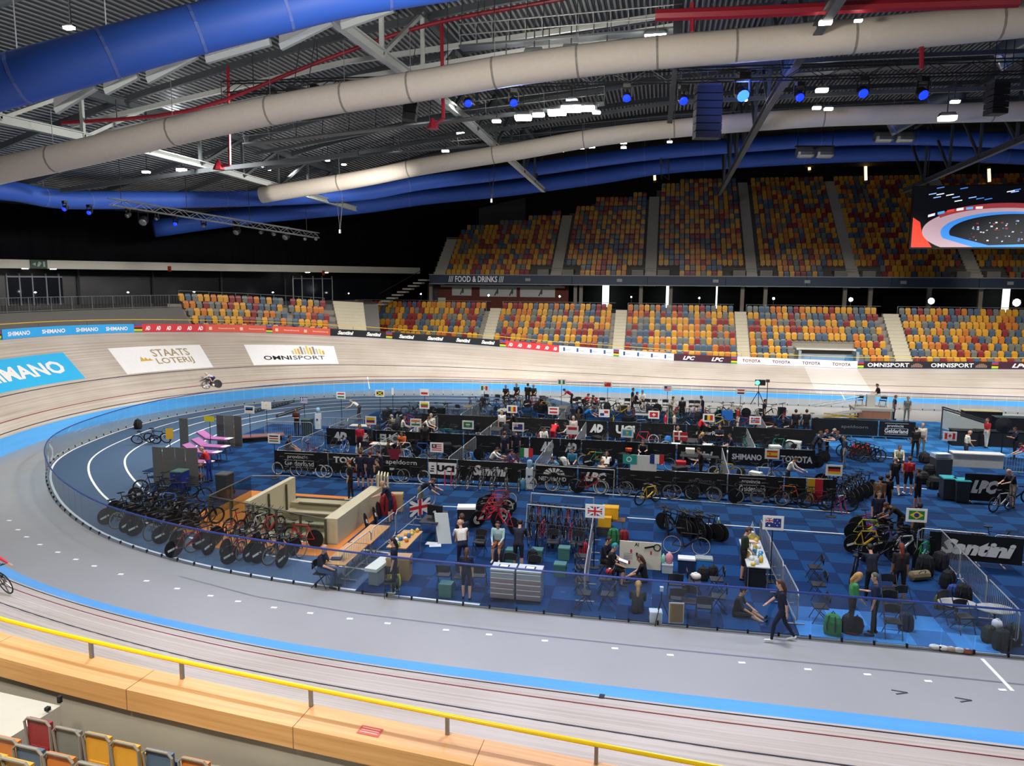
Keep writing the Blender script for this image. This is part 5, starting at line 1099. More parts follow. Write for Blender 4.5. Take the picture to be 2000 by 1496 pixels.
# ---- flag signs
def FL(code):
    """list of (colour, polygon) in a unit rectangle"""
    def hs(*c): n = len(c); return [(k, [(0, 1-(i+1)/n), (1, 1-(i+1)/n), (1, 1-i/n), (0, 1-i/n)]) for i, k in enumerate(c)]
    def vs(*c): n = len(c); return [(k, [(i/n, 0), ((i+1)/n, 0), ((i+1)/n, 1), (i/n, 1)]) for i, k in enumerate(c)]
    R = lambda c, x0, x1, y0, y1: (c, [(x0, y0), (x1, y0), (x1, y1), (x0, y1)])
    circ = lambda c, x, y, r, a=1.5: (c, [(x+r/a*math.cos(t), y+r*math.sin(t)) for t in np.linspace(0, 2*PI, 11)[:-1]])
    r, w, g, b, k, y = '#c2262e', '#e9e9e6', '#1f7a3f', '#22357f', '#141414', '#e3bd1e'
    uj = lambda x0, x1, y0, y1: [R(b, x0, x1, y0, y1), (w, [(x0, y0), (x0+.13*(x1-x0), y0), (x1, y1-.13*(y1-y0)), (x1, y1), (x1-.13*(x1-x0), y1), (x0, y0+.13*(y1-y0))]), (w, [(x0, y1), (x0, y1-.13*(y1-y0)), (x1-.13*(x1-x0), y0), (x1, y0), (x1, y0+.13*(y1-y0)), (x0+.13*(x1-x0), y1)]),
        R(w, x0+.38*(x1-x0), x0+.62*(x1-x0), y0, y1), R(w, x0, x1, y0+.32*(y1-y0), y0+.68*(y1-y0)), R(r, x0+.43*(x1-x0), x0+.57*(x1-x0), y0, y1), R(r, x0, x1, y0+.4*(y1-y0), y0+.6*(y1-y0))]
    D_ = {'hu': lambda: hs(r, w, g), 'pl': lambda: hs(w, r), 'lt': lambda: hs(y, g, r), 'co': lambda: hs(y, y, b, r), 'ee': lambda: hs('#2a6fb0', k, w), 'ke': lambda: hs(k, w, r, w, g), 'in': lambda: hs('#e0792a', w, g)+[circ(b, .5, .5, .12)], 'ro': lambda: vs(b, y, r), 'mx': lambda: vs(g, w, r)+[circ('#7a5a33', .5, .5, .14)],
         'sa': lambda: [R(g, 0, 1, 0, 1), R(w, .25, .75, .5, .68), R(w, .3, .7, .3, .36)], 'nz': lambda: [R(b, 0, 1, 0, 1)]+uj(0, .5, .5, 1)+[circ(r, .75, .3, .06), circ(r, .75, .75, .06), circ(r, .65, .55, .05), circ(r, .86, .55, .05)], 'at': lambda: hs(r, w, r), 'id': lambda: hs(r, w), 'it': lambda: vs(g, w, r), 'ng': lambda: vs(g, w, g), 'cn': lambda: [R(r, 0, 1, 0, 1), circ(y, .2, .7, .14)],
         'us': lambda: hs(r, w, r, w, r, w, r)+[R(b, 0, .42, .45, 1)], 'my': lambda: hs(r, w, r, w, r, w, r)+[R(b, 0, .5, .45, 1), circ(y, .24, .72, .17)], 'ch': lambda: [R(r, 0, 1, 0, 1), R(w, .43, .57, .2, .8), R(w, .29, .71, .4, .6)], 'pa': lambda: [R(w, 0, 1, 0, 1), R(r, .5, 1, .5, 1), R(b, 0, .5, 0, .5)], 'kz': lambda: [R('#3aa5bd', 0, 1, 0, 1), circ(y, .5, .55, .22), R(y, .3, .7, .18, .24)],
         'dk': lambda: [R(r, 0, 1, 0, 1), R(w, .3, .43, 0, 1), R(w, 0, 1, .42, .58)], 'be': lambda: vs(k, y, r), 'eg': lambda: hs(r, w, k), 'no': lambda: [R(r, 0, 1, 0, 1), R(w, .25, .47, 0, 1), R(w, 0, 1, .34, .66), R(b, .31, .41, 0, 1), R(b, 0, 1, .43, .57)], 'es': lambda: hs(r, y, y, r)+[circ(r, .3, .5, .12)], 'fr': lambda: vs(b, w, r), 'de': lambda: hs(k, r, y), 'ca': lambda: [R(w, 0, 1, 0, 1), R(r, 0, .25, 0, 1), R(r, .75, 1, 0, 1), (r, [(.5, .9), (.58, .7), (.68, .6), (.6, .4), (.52, .38), (.52, .2), (.48, .2), (.48, .38), (.4, .4), (.32, .6), (.42, .7)])],
         'br': lambda: [R(g, 0, 1, 0, 1), (y, [(.5, .95), (.95, .5), (.5, .05), (.05, .5)]), circ(b, .5, .5, .26)], 'au': lambda: [R(b, 0, 1, 0, 1)]+uj(0, .5, .5, 1)+[circ(w, .25, .22, .1), circ(w, .75, .8, .05), circ(w, .75, .25, .05), circ(w, .62, .5, .05), circ(w, .88, .55, .05)], 'gb': lambda: uj(0, 1, 0, 1), 'jm': lambda: [R(g, 0, 1, 0, 1), (k, [(0, .1), (.45, .5), (0, .9)]), (k, [(1, .1), (.55, .5), (1, .9)]), (y, [(0, 0), (.12, 0), (1, .88), (1, 1), (.88, 1), (0, .12)]), (y, [(0, 1), (0, .88), (.88, 0), (1, 0), (1, .12), (.12, 1)])],
         'gr': lambda: hs(b, w, b, w, b, w, b, w, b)+[R(b, 0, .38, .45, 1), R(w, .15, .23, .45, 1), R(w, 0, .38, .68, .77)], 'cy': lambda: [R('#e6e4d6', 0, 1, 0, 1), (('#b5562f'), [(.4, .45), (.55, .5), (.65, .62), (.45, .56)])], 'yl': lambda: [R('#d9cf2a', 0, 1, 0, 1)], 'yo': lambda: [R('#d3ae33', 0, 1, 0, 1)], 'wh': lambda: [R(w, 0, 1, 0, 1)], 'tl': lambda: [R('#1f9c8f', 0, 1, 0, 1), circ(w, .45, .5, .3), circ('#1f9c8f', .45, .5, .2)]}
    return D_[code]()
def flag_obj(code, w, h, parent, y=-.02, nm='flag'):
    mb = MB(); mats = []; 
    for k, (c, poly) in enumerate(FL(code)):
        if c not in mats: mats.append(c)
        mb.add([(x*w-w/2, y-.0016*k, z*h) for x, z in poly], [tuple(range(len(poly)))], mats.index(c))
    return mb.build(nm, [M(c, .7) for c in mats], parent)
def sign(px, py, code, phrase, w=.62, h=.44, z=1.95, rz=0.0, board=True, margin=.08, label=None):
    p = G(px, py, z); t = thing('flag_sign', label or 'flag sign on a black pole: %s' % phrase, 'flag sign', (p.x, p.y, CZ), rz, 'national flag signs over the pens')
    mb = MB(); mb.tube([(0, .02, 0), (0, .02, z-h/2)], .018, 5); mb.build('pole', BLACK, t); mb = MB(); mb.lathe([(.2, 0), (.2, .02), (.03, .04)], 10); mb.build('base', BLACK, t)
    if board: mb = MB(); mb.box(-w/2, w/2, -.012, .012, z-h/2, z+h/2); mb.build('board', M('#e6e6e0', .6), t)
    else: mb = MB(); mb.box(-w/2, w/2, .002, .012, z-h/2, z+h/2); mb.build('backing', DGREY, t)
    m = margin if board else 0; f = flag_obj(code, w-2*m, (h-2*m), t, -.016); f.location.z = z-h/2+m*(1.1 if board else 1)
    SIGNS.append(((p.x, p.y), phrase)); return t
# ================================================================ infield: layout
# ---- flag signs
for px, py, c, ph in ((520, 793, 'cy', 'cream sign with a small copper emblem'), (487, 801, 'ee', 'blue, black and white flag'), (535, 858, 'ke', 'black, red and green flag'), (666, 773, 'hu', 'red, white and green flag by the running lanes'), (742, 769, 'jm', 'yellow cross on black and green flag'), (829, 767, 'pl', 'white over red flag'), (946, 759, 'mx', 'green, white and red upright stripes with emblem'),
  (829, 792, 'lt', 'yellow, green and red flag'), (724, 822, 'co', 'yellow, blue and red stripes'), (812, 827, 'in', 'orange, white and green flag with a dot'), (914, 831, 'sa', 'green flag with white script'), (1000, 800, 'ro', 'blue, yellow and red upright stripes'), (1012, 835, 'nz', 'navy flag with four red stars'), (853, 875, 'my', 'red and white stripes with yellow moon'), (1081, 803, 'at', 'red, white and red flag'),
  (1118, 841, 'id', 'red over white flag'), (1097, 747, 'ng', 'green, white and green flag'), (1187, 752, 'cn', 'plain red flag with yellow star'), (1304, 759, 'us', 'stars and stripes'), (1277, 811, 'ch', 'white cross on red flag'), (1180, 808, 'pa', 'red and blue quarters flag'), (1225, 847, 'kz', 'pale blue flag with yellow sun'), (1384, 817, 'be', 'black, yellow and red upright stripes'),
  (1447, 766, 'eg', 'red, white and black flag'), (1475, 822, 'no', 'blue cross on red flag'), (1508, 888, 'es', 'red and yellow flag'), (1629, 920, 'de', 'black, red and gold flag'), (1855, 853, 'ca', 'red maple leaf flag'), (1790, 1008, 'br', 'green flag with yellow diamond'), (1510, 1023, 'au', 'blue flag with white stars'), (1162, 1000, 'gb', 'crossed red, white and blue flag')):
    big = c in ('br', 'ca', 'de', 'au', 'gb')
    sign(px, py, c, ph, *( (.64, .46) if big else (.62, .45)))
sign(594, 783, 'gr', 'blue and white striped flag with a cross', .5, .42, board=False)
sign(409, 819, 'yl', 'plain yellow board beside a grey screen', .62, .3, 1.9, .0, False); sign(331, 848, 'yo', 'ochre yellow board on a dark pole', .34, .55, 1.9, .5, False); sign(767, 765, 'wh', 'narrow white upright board', .16, .5, 1.9, 0, False)
# ---- banner rows on barriers
for nm, row, x0, x1 in (('first', R3, bx(536, R3), bx(1632, R3)), ('second', R2, bx(638, R2), bx(1592, R2)), ('third', R1, bx(824, R1), bx(1592, R1)), ('back', R0, bx(1584, R0), bx(1788, R0))):
    n = round((x1-x0)/BW)
    for k in range(n): a = x0+(x1-x0)*k/n; barrier((a+.03, row), (x0+(x1-x0)*(k+1)/n-.03, row), 'steel barrier behind the %s banner row, %s from the bend' % (nm, ORD[k] if k < 20 else 'last'), False)
B3 = [(536, 641, 'black banner with white province lettering beside the yellow stands', GELD(.2, .75)), (642, 742, 'black banner with white car brand name behind the standing group', [TXT('TOYOTA', .1, .9, .52, .85)]), (743, 836, 'black banner with white town name and a maroon jersey over it', [('apeldoorn', .12, .78, .55, .85, WT, .01, 0), ('#box', .2, .3, .3, .42, WT, 0, 0)]),
  (837, 893, 'black banner with a large white three-letter box', [('#box', .0, 1.0, .22, .82, '#e8e8e4', 0, 0), ('UCI', .3, .93, .36, .7, '#111214', .07, 0), ('#box', .05, .2, .34, .4, '#111214', 0, 0), ('#box', .08, .2, .46, .52, '#111214', 0, 0), ('#box', .11, .2, .58, .64, '#111214', 0, 0)]),
  (894, 1031, 'black banner with white script brand name behind hanging bikes', [TXT('Santini', .22, .72, .28, .8, .05, .3)]), (1044, 1128, 'black banner with white arch emblem behind the water cooler', [('NEDERLAND', .1, .75, .22, .42, WT, .02, 0)]), (1129, 1205, 'black banner with slanted white letters behind the rack', [TXT('LPC', .15, .75, .3, .75, .06, .35)]),
  (1206, 1318, 'plain black banner behind the white notice board', []), (1319, 1420, 'black banner with faint grey town name, red flag end', [('apeldoorn', .25, .7, .5, .72, '#6d6f70', .0, 0)]), (1421, 1530, 'black banner with white province lettering beside the orange bike', GELD(.2, .68)), (1531, 1574, 'plain black banner next to the flag coloured cloth', [])]
for a, b, lb, tx in B3:
    xa, xb = bx(a, R3), bx(b, R3); t = banner(xa+.02, xb-.02, R3, lb, tx)
    if 'arch' in lb:
        mb = MB(); mp = plane_map((0, -.082, .16), (1, 0, 0), (0, 0, 1), 0); w = xb-xa
        for k in range(7): a0 = PI*(k+.15)/7; a1 = PI*(k+.85)/7; mb.quad(mp(w*.45-.18*math.cos(a0), .5+.12*math.sin(a0)), mp(w*.45-.18*math.cos(a1), .5+.12*math.sin(a1)), mp(w*.45-.5*math.cos(a1), .5+.33*math.sin(a1)), mp(w*.45-.5*math.cos(a0), .5+.33*math.sin(a0)))
        mb.build('arch_emblem', M(WT, .6), t)
xa, xb = bx(1575, R3), bx(1606, R3); t = thing('flag_cloth', 'yellow and red flag cloth hung on the first banner row', 'flag', (xa, R3-.05, CZ), 0)
for k, c in ((0, '#c9a51e'), (1, '#bb2530')): mb = MB(); w = (xb-xa)/2; mb.box(w*k, w*(k+1), -.03, -.01, .1, 1.12); mb.build('stripe', M(c, .7), t)
banner(xb+.02, bx(1632, R3), R3, 'plain black banner at the open end of the first row')
B2 = [(638, 735, 'black banner with white two-letter logo at the end of the second row', [AD_(.12, .42), AD_(.6, .9)]), (736, 790, 'black banner with white upright letters in the second row', [('EUCI', .12, .85, .3, .8, WT, .05, 0)]), (791, 905, 'plain black banner in the second row behind the striped moon flag', []), (906, 1034, 'plain black banner in the second row behind the navy group', []), (1035, 1094, 'black banner with one white two-letter logo in the second row', [AD_(.35, .8)]), (1095, 1135, 'black banner with two-letter logo half hidden by a red bike', [AD_(.2, .8)]), (1136, 1320, 'long plain black banner in the second row beside the orange cushion', []), (1322, 1420, 'black banner with white script brand name in the second row', [TXT('Santini', .12, .72, .2, .72, .05, .3)]), (1421, 1500, 'black banner with white component brand name in the second row', [TXT('SHIMANO', .1, .85, .32, .64, .04)]), (1501, 1592, 'black banner with white car brand name at the end of the second row', [TXT('TOYOTA', .25, .95, .3, .66)])]
for a, b, lb, tx in B2: banner(bx(a, R2)+.02, bx(b, R2)-.02, R2, lb, tx)
B1 = [(824, 985, 'plain black banner in the third row below the white over red flag', []), (986, 1110, 'plain black banner in the third row with two men in front', []), (1111, 1186, 'black banner with white two-letter logo in the third row', [AD_(.55, .9)]), (1187, 1250, 'black banner with white outlined letter box in the third row', [('UCI', .25, .85, .25, .8, WT, .05, 0)]), (1251, 1340, 'plain black banner in the third row by the red cross flag', []), (1341, 1430, 'black banner with white slogan in the third row', [('#YourRide', .2, .8, .4, .66, WT, .01, 0)]), (1431, 1592, 'long plain black banner at the end of the third row', [])]
for a, b, lb, tx in B1: banner(bx(a, R1)+.02, bx(b, R1)-.02, R1, lb, tx)
banner(bx(1584, R0)+.02, bx(1715, R0)-.02, R0, 'long black banner with faint grey lettering by the officials platform', [('apeldoorn', .45, .85, .4, .65, '#77797a', 0, 0)]); banner(bx(1716, R0)+.02, bx(1788, R0)-.02, R0, 'black banner with white province lettering by the officials platform', GELD(.15, .8))
barrier((bx(1795, R0)+1.5, 41.5), (bx(1795, R0)+4.3, 41.5), 'steel barrier in front of the red maple leaf flag')
p0, p1 = g2(1870, 985), g2(1975, 985)
t = banner(GY(1884, 930, 36).x, GY(1978, 930, 36).x, 36.0, 'large black banner with slanted white letters on a trestle', [TXT('LPC', .13, .72, .28, .78, .08, .35)], .1, 1.3)
barrier((GY(1884, 930, 36).x, 36.06), (GY(1978, 930, 36).x, 36.06), 'steel barrier carrying the large slanted-letter banner', False)
# cross partitions between the rows
for X, a, b, nm in ((-18.6, R3, R2, 'at the end of the first banner row'), (-18.5, R2, R1, 'at the end of the second banner row'), (-14.2, R3, R2, 'behind the maroon jersey'), (-9.75, R3, R2, 'by the striped moon flag'), (-5.55, R3, R2, 'by the hung green white red flag'), (-.9, R3, R2, 'beside the white notice board'), (3.2, R3, R2, 'beside the script brand banner'), (-13.6, R2, R1, 'by the yellow blue red stripes'), (-9.6, R2, R1, 'by the green script flag'), (-4.3, R2, R1, 'by the red over white flag'), (.9, R2, R1, 'by the white cross flag'), (5.0, R2, R1, 'by the blue cross flag'), (-12.2, R1, 52, 'by the white over red flag'), (-6, R1, 52.5, 'by the red white red flag'), (.6, R1, 52.5, 'by the stars and stripes'), (6.3, R1, 52.5, 'by the red white black flag')):
    barrier_line((X, a+.35), (X+.1, b-.3), 2, 'steel barrier across the pens '+nm+', %s of two')
# near pens
for (a, b, n, nm) in (((-9.55, 21.7), (-9.1, 30.3), 4, 'beside the long wooden tables'), ((-1.95, 21.6), (-2.2, 27.9), 3, 'under the crossed red white blue flag'), ((3.98, 21.3), (3.75, 27.9), 3, 'under the blue flag with stars'), ((9.45, 21.2), (9.75, 28.2), 3, 'under the yellow diamond flag')):
    barrier_line(a, b, n, 'steel barrier '+nm+', %s from the glass')
barrier_line((9.0, 28.0), (13.6, 27.6), 2, 'steel barrier carrying the slanted script banner, %s of two')
banner(9.35, 12.2, 27.85, 'black banner with white script brand name near the diamond flag', [TXT('Santini', .12, .92, .22, .8, .06, .3)], .15, 1.08, rz=-.08)
barrier((-22.9, 41.3), (-20.0, 41.6), 'steel barrier beside the grey screens and mats')
barrier((-20.2, 43.2), (-17.4, 43.5), 'steel barrier behind the man with folded arms')
# ---- stairwell pit with parapets, orange rubber floor
ORG = M('#c8762a', .7, 0, .1, 4)
pit = thing('stairwell', 'concrete stairwell with parapet walls sunk into the infield', 'stairwell')
mb = MB(); mb.box(-11.75, -11.25, 25.2, 29.7, .0, .95); mb.build('parapet_wall', M('#bdb494', .8, 0, .06, 1.5), pit)
mb = MB(); mb.box(-15.72, -15.5, 26.6, 30.4, -1.6, .95); mb.build('parapet_wall', M('#c3bb9d', .8, 0, .06, 1.5), pit)
mb = MB(); mb.box(-11.75, -11.6, 25.2, 30.4, -1.6, 0); mb.box(-15.5, -11.75, 25.1, 25.25, -1.6, .0); mb.build('shaft_wall', M('#a9a184', .8), pit)
for k in range(6): mb = MB(); mb.box(-15.5, -11.75, 29.9-.75*k, 30.4-.75*k+.25, -1.6, -.05-.22*k); mb.build('step', M('#a59d80', .8), pit)
for k in range(3): mb = MB(); mb.box(-15.1, -13.2, 29.75-.75*k, 29.95-.75*k, -.04-.22*k, -.02-.22*k); mb.build('tread_slot', M('#3b3426', .8), pit)
for k in (0, 1): mb = MB(); mb.cbox((-15.46, 28.0+1.5*k, .0), (.06, .08, 1.7)); mb.build('wall_post', M('#4a4534', .6), pit)
ofl = tag(ob('orange_floor', None), 'orange rubber floor strip around the stairwell', None, None, 'structure')
for r in ((-16.4, -10.6, 23.9, 25.1), (-11.25, -10.75, 25.1, 30.6), (-18.3, -15.72, 25.1, 31.4), (-15.72, -11.25, 30.65, 31.3)): mb = MB(); mb.box(r[0], r[1], r[2], r[3], .008, .02); mb.build('floor_sheet', ORG, ofl)
gb = thing('glass_balustrade', 'glass balustrade with dark posts around the stairwell', 'balustrade')
GL2 = glass('balustrade_glass', (.72, .78, .76))
A = [Vector((-17.35, 30.0, 0)), Vector((-17.35, 26.75, 0)), Vector((-11.6, 24.95, 0))]
pts = [A[0], A[0].lerp(A[1], .5), A[1]]+[A[1].lerp(A[2], k/5) for k in range(1, 6)]
for k in range(len(pts)-1):
    a, b = pts[k], pts[k+1]; mb = MB(); mb.bar(a.lerp(b, .04)+Vector((0, 0, .52)), a.lerp(b, .96)+Vector((0, 0, .52)), .012, .92); mb.build('glass_pane', GL2, gb)
    mb = MB(); mb.cbox((*b.xy, .5), (.07, .07, 1.0)); mb.build('post', M('#4b4a3c', .5), gb)
mb = MB(); mb.tube([p+Vector((0, 0, 1.0)) for p in pts], .025, 5); mb.build('top_rail', M('#6d7066', .4, .4), gb)
mb = MB(); mb.tube([Vector((-17.35, 30, 1)), Vector((-15.7, 30.35, 1))], .02, 5); mb.build('top_rail', GALV, gb)
# whitewood panels at the end of the parapet, bags and discs leaning on it
p = g2(716, 960); t = thing('wood_panel', 'pale upright wooden panels standing at the end of the parapet', 'panel', (-11.45, 29.9, CZ), .3)
for k in range(4): mb = MB(); mb.cbox((.12*k, .0+.1*k, .75), (.05, .7, 1.4-.1*k)); mb.build('board', M('#cfc5a2', .7), t)
def loose_disc(x, y, rz, label, em=True, tilt=.25, col='#101113'):
    t = thing('disc_wheel', label, 'wheel', (x, y, CZ), rz); t.rotation_euler.x = -tilt
    w = ob('disc', WM['disc'], t); w.location.z = .34
    if em:
        mb = MB(); mb.torus(.075, .014, (0, -.03, .34), 14, 4); mb.bar((-.02, -.03, .29), (.03, -.03, .4), .01, .02); mb.bar((-.05, -.03, .36), (.05, -.03, .36), .01, .02); mb.build('ring_emblem', WHITE, t)
    return t
loose_disc(-10.75, 26.9, PI/2+.25, 'black disc wheel bag with ring emblem, lower one at the parapet'); loose_disc(-10.72, 27.75, PI/2+.25, 'black disc wheel bag with ring emblem, upper one at the parapet')
loose_disc(-10.8, 28.4, PI/2+.1, 'plain black disc wheel at the parapet beside the red bag', False)
bag(-10.7, 28.95, .4, '#9c1f27', 'tall red kit bag leaning on the concrete parapet', 1.9)
crate(-10.5, 29.5, .2, (.5, .35, .75), '#b59a6e', 'tall cardboard carton beside the red kit bag', nm='carton')
# ---- left pens: mats, screens, treatment tables
def screen(x, y, rz, n, label, h=1.75):
    t = thing('folding_screen', label, 'screen', (x, y, CZ), rz)
    for k in range(n): mb = MB(); s = 1 if k % 2 else -1; mb.bar((.55*k, -.06*s, h/2+.05), (.55*(k+1)-.03, .06*s, h/2+.05), .03, h); mb.build('panel', M('#5f605d', .7), t)
p = g2(424, 872); screen(p.x, p.y, -.0, 3, 'wide grey folding screen beside the yellow board'); p = g2(300, 948); screen(p.x, p.y, .1, 4, 'grey folding screen behind the orange pad'); p = g2(352, 880); screen(p.x, p.y, .2, 1, 'narrow grey screen by the ochre board')
PUR = M('#9a5f93', .6)
def couch(px, py, rz, label):
    p = G(px, py, .78); t = thing('treatment_couch', label, 'couch', (p.x, p.y, CZ), rz, 'purple treatment couches')
    mb = MB(); mb.cbox((.25, 0, .74), (1.35, .62, .09)); mb.build('mattress', PUR, t)
    mb = MB(); mb.bar((-.4, 0, .76), (-.95, 0, 1.08), .62, .09); mb.build('raised_back', PUR, t)
    mb = MB(); mb.cbox((.86, 0, .79), (.3, .5, .02)); mb.build('towel', M('#e2d6df', .8), t)
    for sx in (-.6, .75):
        for sy in (-.25, .25): mb = MB(); mb.tube([(sx, sy, 0), (sx*.9, sy, .7)], .02, 5); mb.build('leg', DGREY, t)
couch(420, 856, -.05, 'purple treatment couch, farthest back by the yellow cases'.replace('farthest', 'deepest')); couch(412, 871, -.05, 'purple treatment couch, second of the four'); couch(395, 882, -.05, 'purple treatment couch behind the man in red'); couch(378, 901, -.05, 'purple treatment couch in front, partly behind the man in red')
p = g2(463, 872)
for k in range(4): crate(p.x, p.y, .1, (.45, .4, .28), '#c8951d', 'yellow equipment case, %s up in the stack by the couches' % ORD[k], z=CZ+.29*k, nm='equipment_case', cat='case')
mb = MB(); a = g2(500, 862); o = thing('floor_mat', 'large dull pink exercise mat behind the black red green flag', 'mat', (a.x, a.y, CZ), .55); mb.cbox((0, 0, .3), (3.2, .9, .06)); mb.build('mat', M('#6b4a4c', .8), o); mb = MB(); mb.cbox((0, 0, .13), (2.9, .6, .26)); mb.build('trestle', M('#26282c', .8), o)
p = g2(315, 930); t = thing('orange_pad', 'orange rectangular pad leaning upright on the grey screen', 'pad', (p.x, p.y, CZ), .1); mb = MB(); mb.cbox((0, 0, .62), (.62, .12, .8)); mb.build('pad', M('#d9502a', .6), t); mb = MB(); mb.cbox((0, 0, .12), (.5, .2, .24)); mb.build('foot', DGREY, t)
def bin_(px, py, body, lid, label, rz=0.0, h=1.05):
    p = g2(px, py); t = thing('wheeled_bin', label, 'bin', p, rz)
    mb = MB(); mb.cbox((0, 0, h*.47), (.5, .55, h*.86), 0, 0, 1.12); mb.build('body', M(body, .5), t); mb = MB(); mb.cbox((0, 0, h*.94), (.6, .66, .045), 0, 0, .92); mb.build('lid', M(lid, .5), t)
    for s in (-1, 1): mb = MB(); mb.lathe([(.09, -.03), (.09, .03)], 10, 0, (s*.25, .28, .09), 'X'); mb.build('wheel', BLACK, t)
bin_(353, 962, '#22307c', '#3d5c58', 'blue wheeled bin with green lid beside the orange pad'); bin_(601, 850, '#2b3f45', '#39504c', 'dark green bin behind the man with folded arms')
bin_(1849, 975, '#2a2d33', '#2b8f9a', 'dark bin with turquoise lid edge near the slanted-letter banner'); bin_(1875, 980, '#2a2d33', '#2b8f9a', 'second dark turquoise-edged bin, beside the black disc bag')
bin_(440, 968, '#33373a', '#4a4f50', 'grey bin behind the stairwell glass')
p = g2(380, 945); t = thing('trolley', 'brown two-tier trolley in front of the man in red', 'trolley', p, .3)
for z in (.3, .85): mb = MB(); mb.cbox((0, 0, z), (.8, .5, .05)); mb.build('shelf', M('#6d3a2e', .6), t)
for sx in (-1, 1):
    for sy in (-1, 1): mb = MB(); mb.tube([(sx*.37, sy*.22, 0), (sx*.37, sy*.22, 1.0)], .02, 5); mb.build('post', M('#b9b3a2', .5), t)
for k, (c, lb) in enumerate((('#2a2fb0', 'blue cloth heap on the brown trolley'), ('#c9b06a', 'cream towel roll on the brown trolley'), ('#7c2a28', 'dark red pouch on the lower trolley shelf'))): blob(p.x-.2+.2*k, p.y, CZ+(.88 if k < 2 else .33), (.35, .3, .22), c, lb, 'cloth_bundle', 'bundle')
p = g2(270, 838); bag(p.x, p.y, 0, '#14151a', 'lone black bag by the lane at the glass fence', 1.3)
# black floor rails on the running track
for n_, (a, b) in enumerate((((500, 806), (570, 788)), ((545, 815), (590, 800)))):
    A_, B_ = g2(*a), g2(*b); t = thing('roller_rail', 'black slatted rail lying across the running lanes, %s of two' % ORD[n_], 'rail')
    for s in (-.35, .35): mb = MB(); mb.bar(A_+Vector((0, s, .12)), B_+Vector((0, s, .12)), .08, .16); mb.build('side_rail', M('#22252b', .5), t)
    for k in range(12): q = A_.lerp(B_, (k+.5)/12); mb = MB(); mb.bar(q+Vector((0, -.35, .14)), q+Vector((0, .35, .14)), .12, .05); mb.build('slat', M('#8d9698', .4, .4), t)
# water coolers, tables, tool cabinets
def cooler(px, py, label):
    p = g2(px, py); t = thing('water_cooler', label, 'water cooler', p)
    mb = MB(); mb.cbox((0, 0, .5), (.3, .3, 1.0)); mb.build('cabinet', M('#cfd6d8', .4), t); mb = MB(); mb.lathe([(.08, 0), (.13, .05), (.13, .33), (.05, .38)], 12, 0, (0, 0, 1.0)); mb.build('bottle', M('#7fa3bb', .2), t, True); mb = MB(); mb.cbox((0, -.16, .62), (.12, .03, .1)); mb.build('tap', M('#2a3a94', .4), t)
cooler(1034, 956, 'white water cooler with bottle in front of the first banner row'); cooler(622, 838, 'white water cooler by the running lanes beside a bin')
p = g2(1021, 957); blob(p.x, p.y, CZ, (.3, .3, .48), '#4f8db0', 'blue water bottle standing beside the water cooler', 'water_bottle', 'bottle')
for k, (y, lb) in enumerate(((22.35, 'long light wooden table with a laptop at one end'), (24.35, 'long light wooden table behind, bare, beside the stairwell'))): table(-9.75+.05*k, y+.1, PI/2, .75, 1.95, lb, '#c0915c')
t = thing('laptop', 'dark blue laptop on the wooden table end', 'laptop', (-9.85, 21.9, CZ+.75), .2); mb = MB(); mb.cbox((0, 0, .015), (.34, .24, .02)); mb.build('keyboard', M('#20284a', .5), t); mb = MB(); mb.bar((.17, -.12, .03), (.26, -.12, .24), .02, .02); mb.add([(.17, -.12, .02), (.17, .12, .02), (.25, .12, .24), (.25, -.12, .24), (.18, -.12, .02), (.18, .12, .02), (.26, .12, .24), (.26, -.12, .24)], [(0, 1, 2, 3), (7, 6, 5, 4), (2, 6, 7, 3)]); mb.build('display', M('#18191f', .4), t)
table(-8.35, 24.2, PI/2, .7, 1.8, 'food table crowded with fruit and bottles beside the barrier', '#b98f57')
for k in range(16):
    c = rnd.choice(['#c9b93a', '#d2a63a', '#b8382f', '#dcdcd6', '#8fae3c', '#c9742f', '#3c6fb0']); blob(-8.35+rnd.uniform(-.28, .28), 23.4+.105*k, CZ+.74, (.13, .16, rnd.uniform(.08, .2)), c, 'small snack or bottle on the food table, %s from the glass' % ORD[k], 'food_item', 'food')
table(-8.1, 26.8, PI/2, .7, 1.6, 'black table with monitors behind the food table', '#24262a')
t = thing('monitor', 'black monitor showing a pale emblem on the black table', 'monitor', (-8.0, 26.6, CZ+.74), -.2); mb = MB(); mb.cbox((0, 0, .3), (.62, .05, .4)); mb.build('screen_panel', BLACK, t); mb = MB(); mb.cbox((0, .05, .05), (.2, .2, .1)); mb.build('stand', DGREY, t); mb = MB(); mb.add([(-.08, -.03, .22), (.08, -.03, .22), (.03, -.03, .32), (0, -.03, .28), (-.03, -.03, .3)], [(0, 1, 2, 3, 4)]); mb.build('emblem', M('#c9d2d6', .6), t)
t = thing('hung_flag', 'crossed red, white and blue flag draped over the barrier', 'flag', (-8.9, 27.6, CZ+.5), .9); flag_obj('gb', .95, .62, t, 0, 'cloth'); mb = MB(); mb.box(-.475, .475, .004, .012, 0, .62); mb.build('lining', M('#2a2d50', .8), t)
t = thing('leaning_board', 'pale grey board leaning on the black table', 'board', (-7.45, 26.0, CZ), .25); mb = MB(); mb.add([(-.25, 0, 0), (.25, 0, 0), (.1, .35, 1.05), (-.4, .35, 1.05), (-.25, .03, 0), (.25, .03, 0), (.1, .38, 1.05), (-.4, .38, 1.05)], [(0, 1, 2, 3), (7, 6, 5, 4), (0, 4, 5, 1), (1, 5, 6, 2), (2, 6, 7, 3), (3, 7, 4, 0)]); mb.build('sheet', M('#b9c4c6', .5), t)
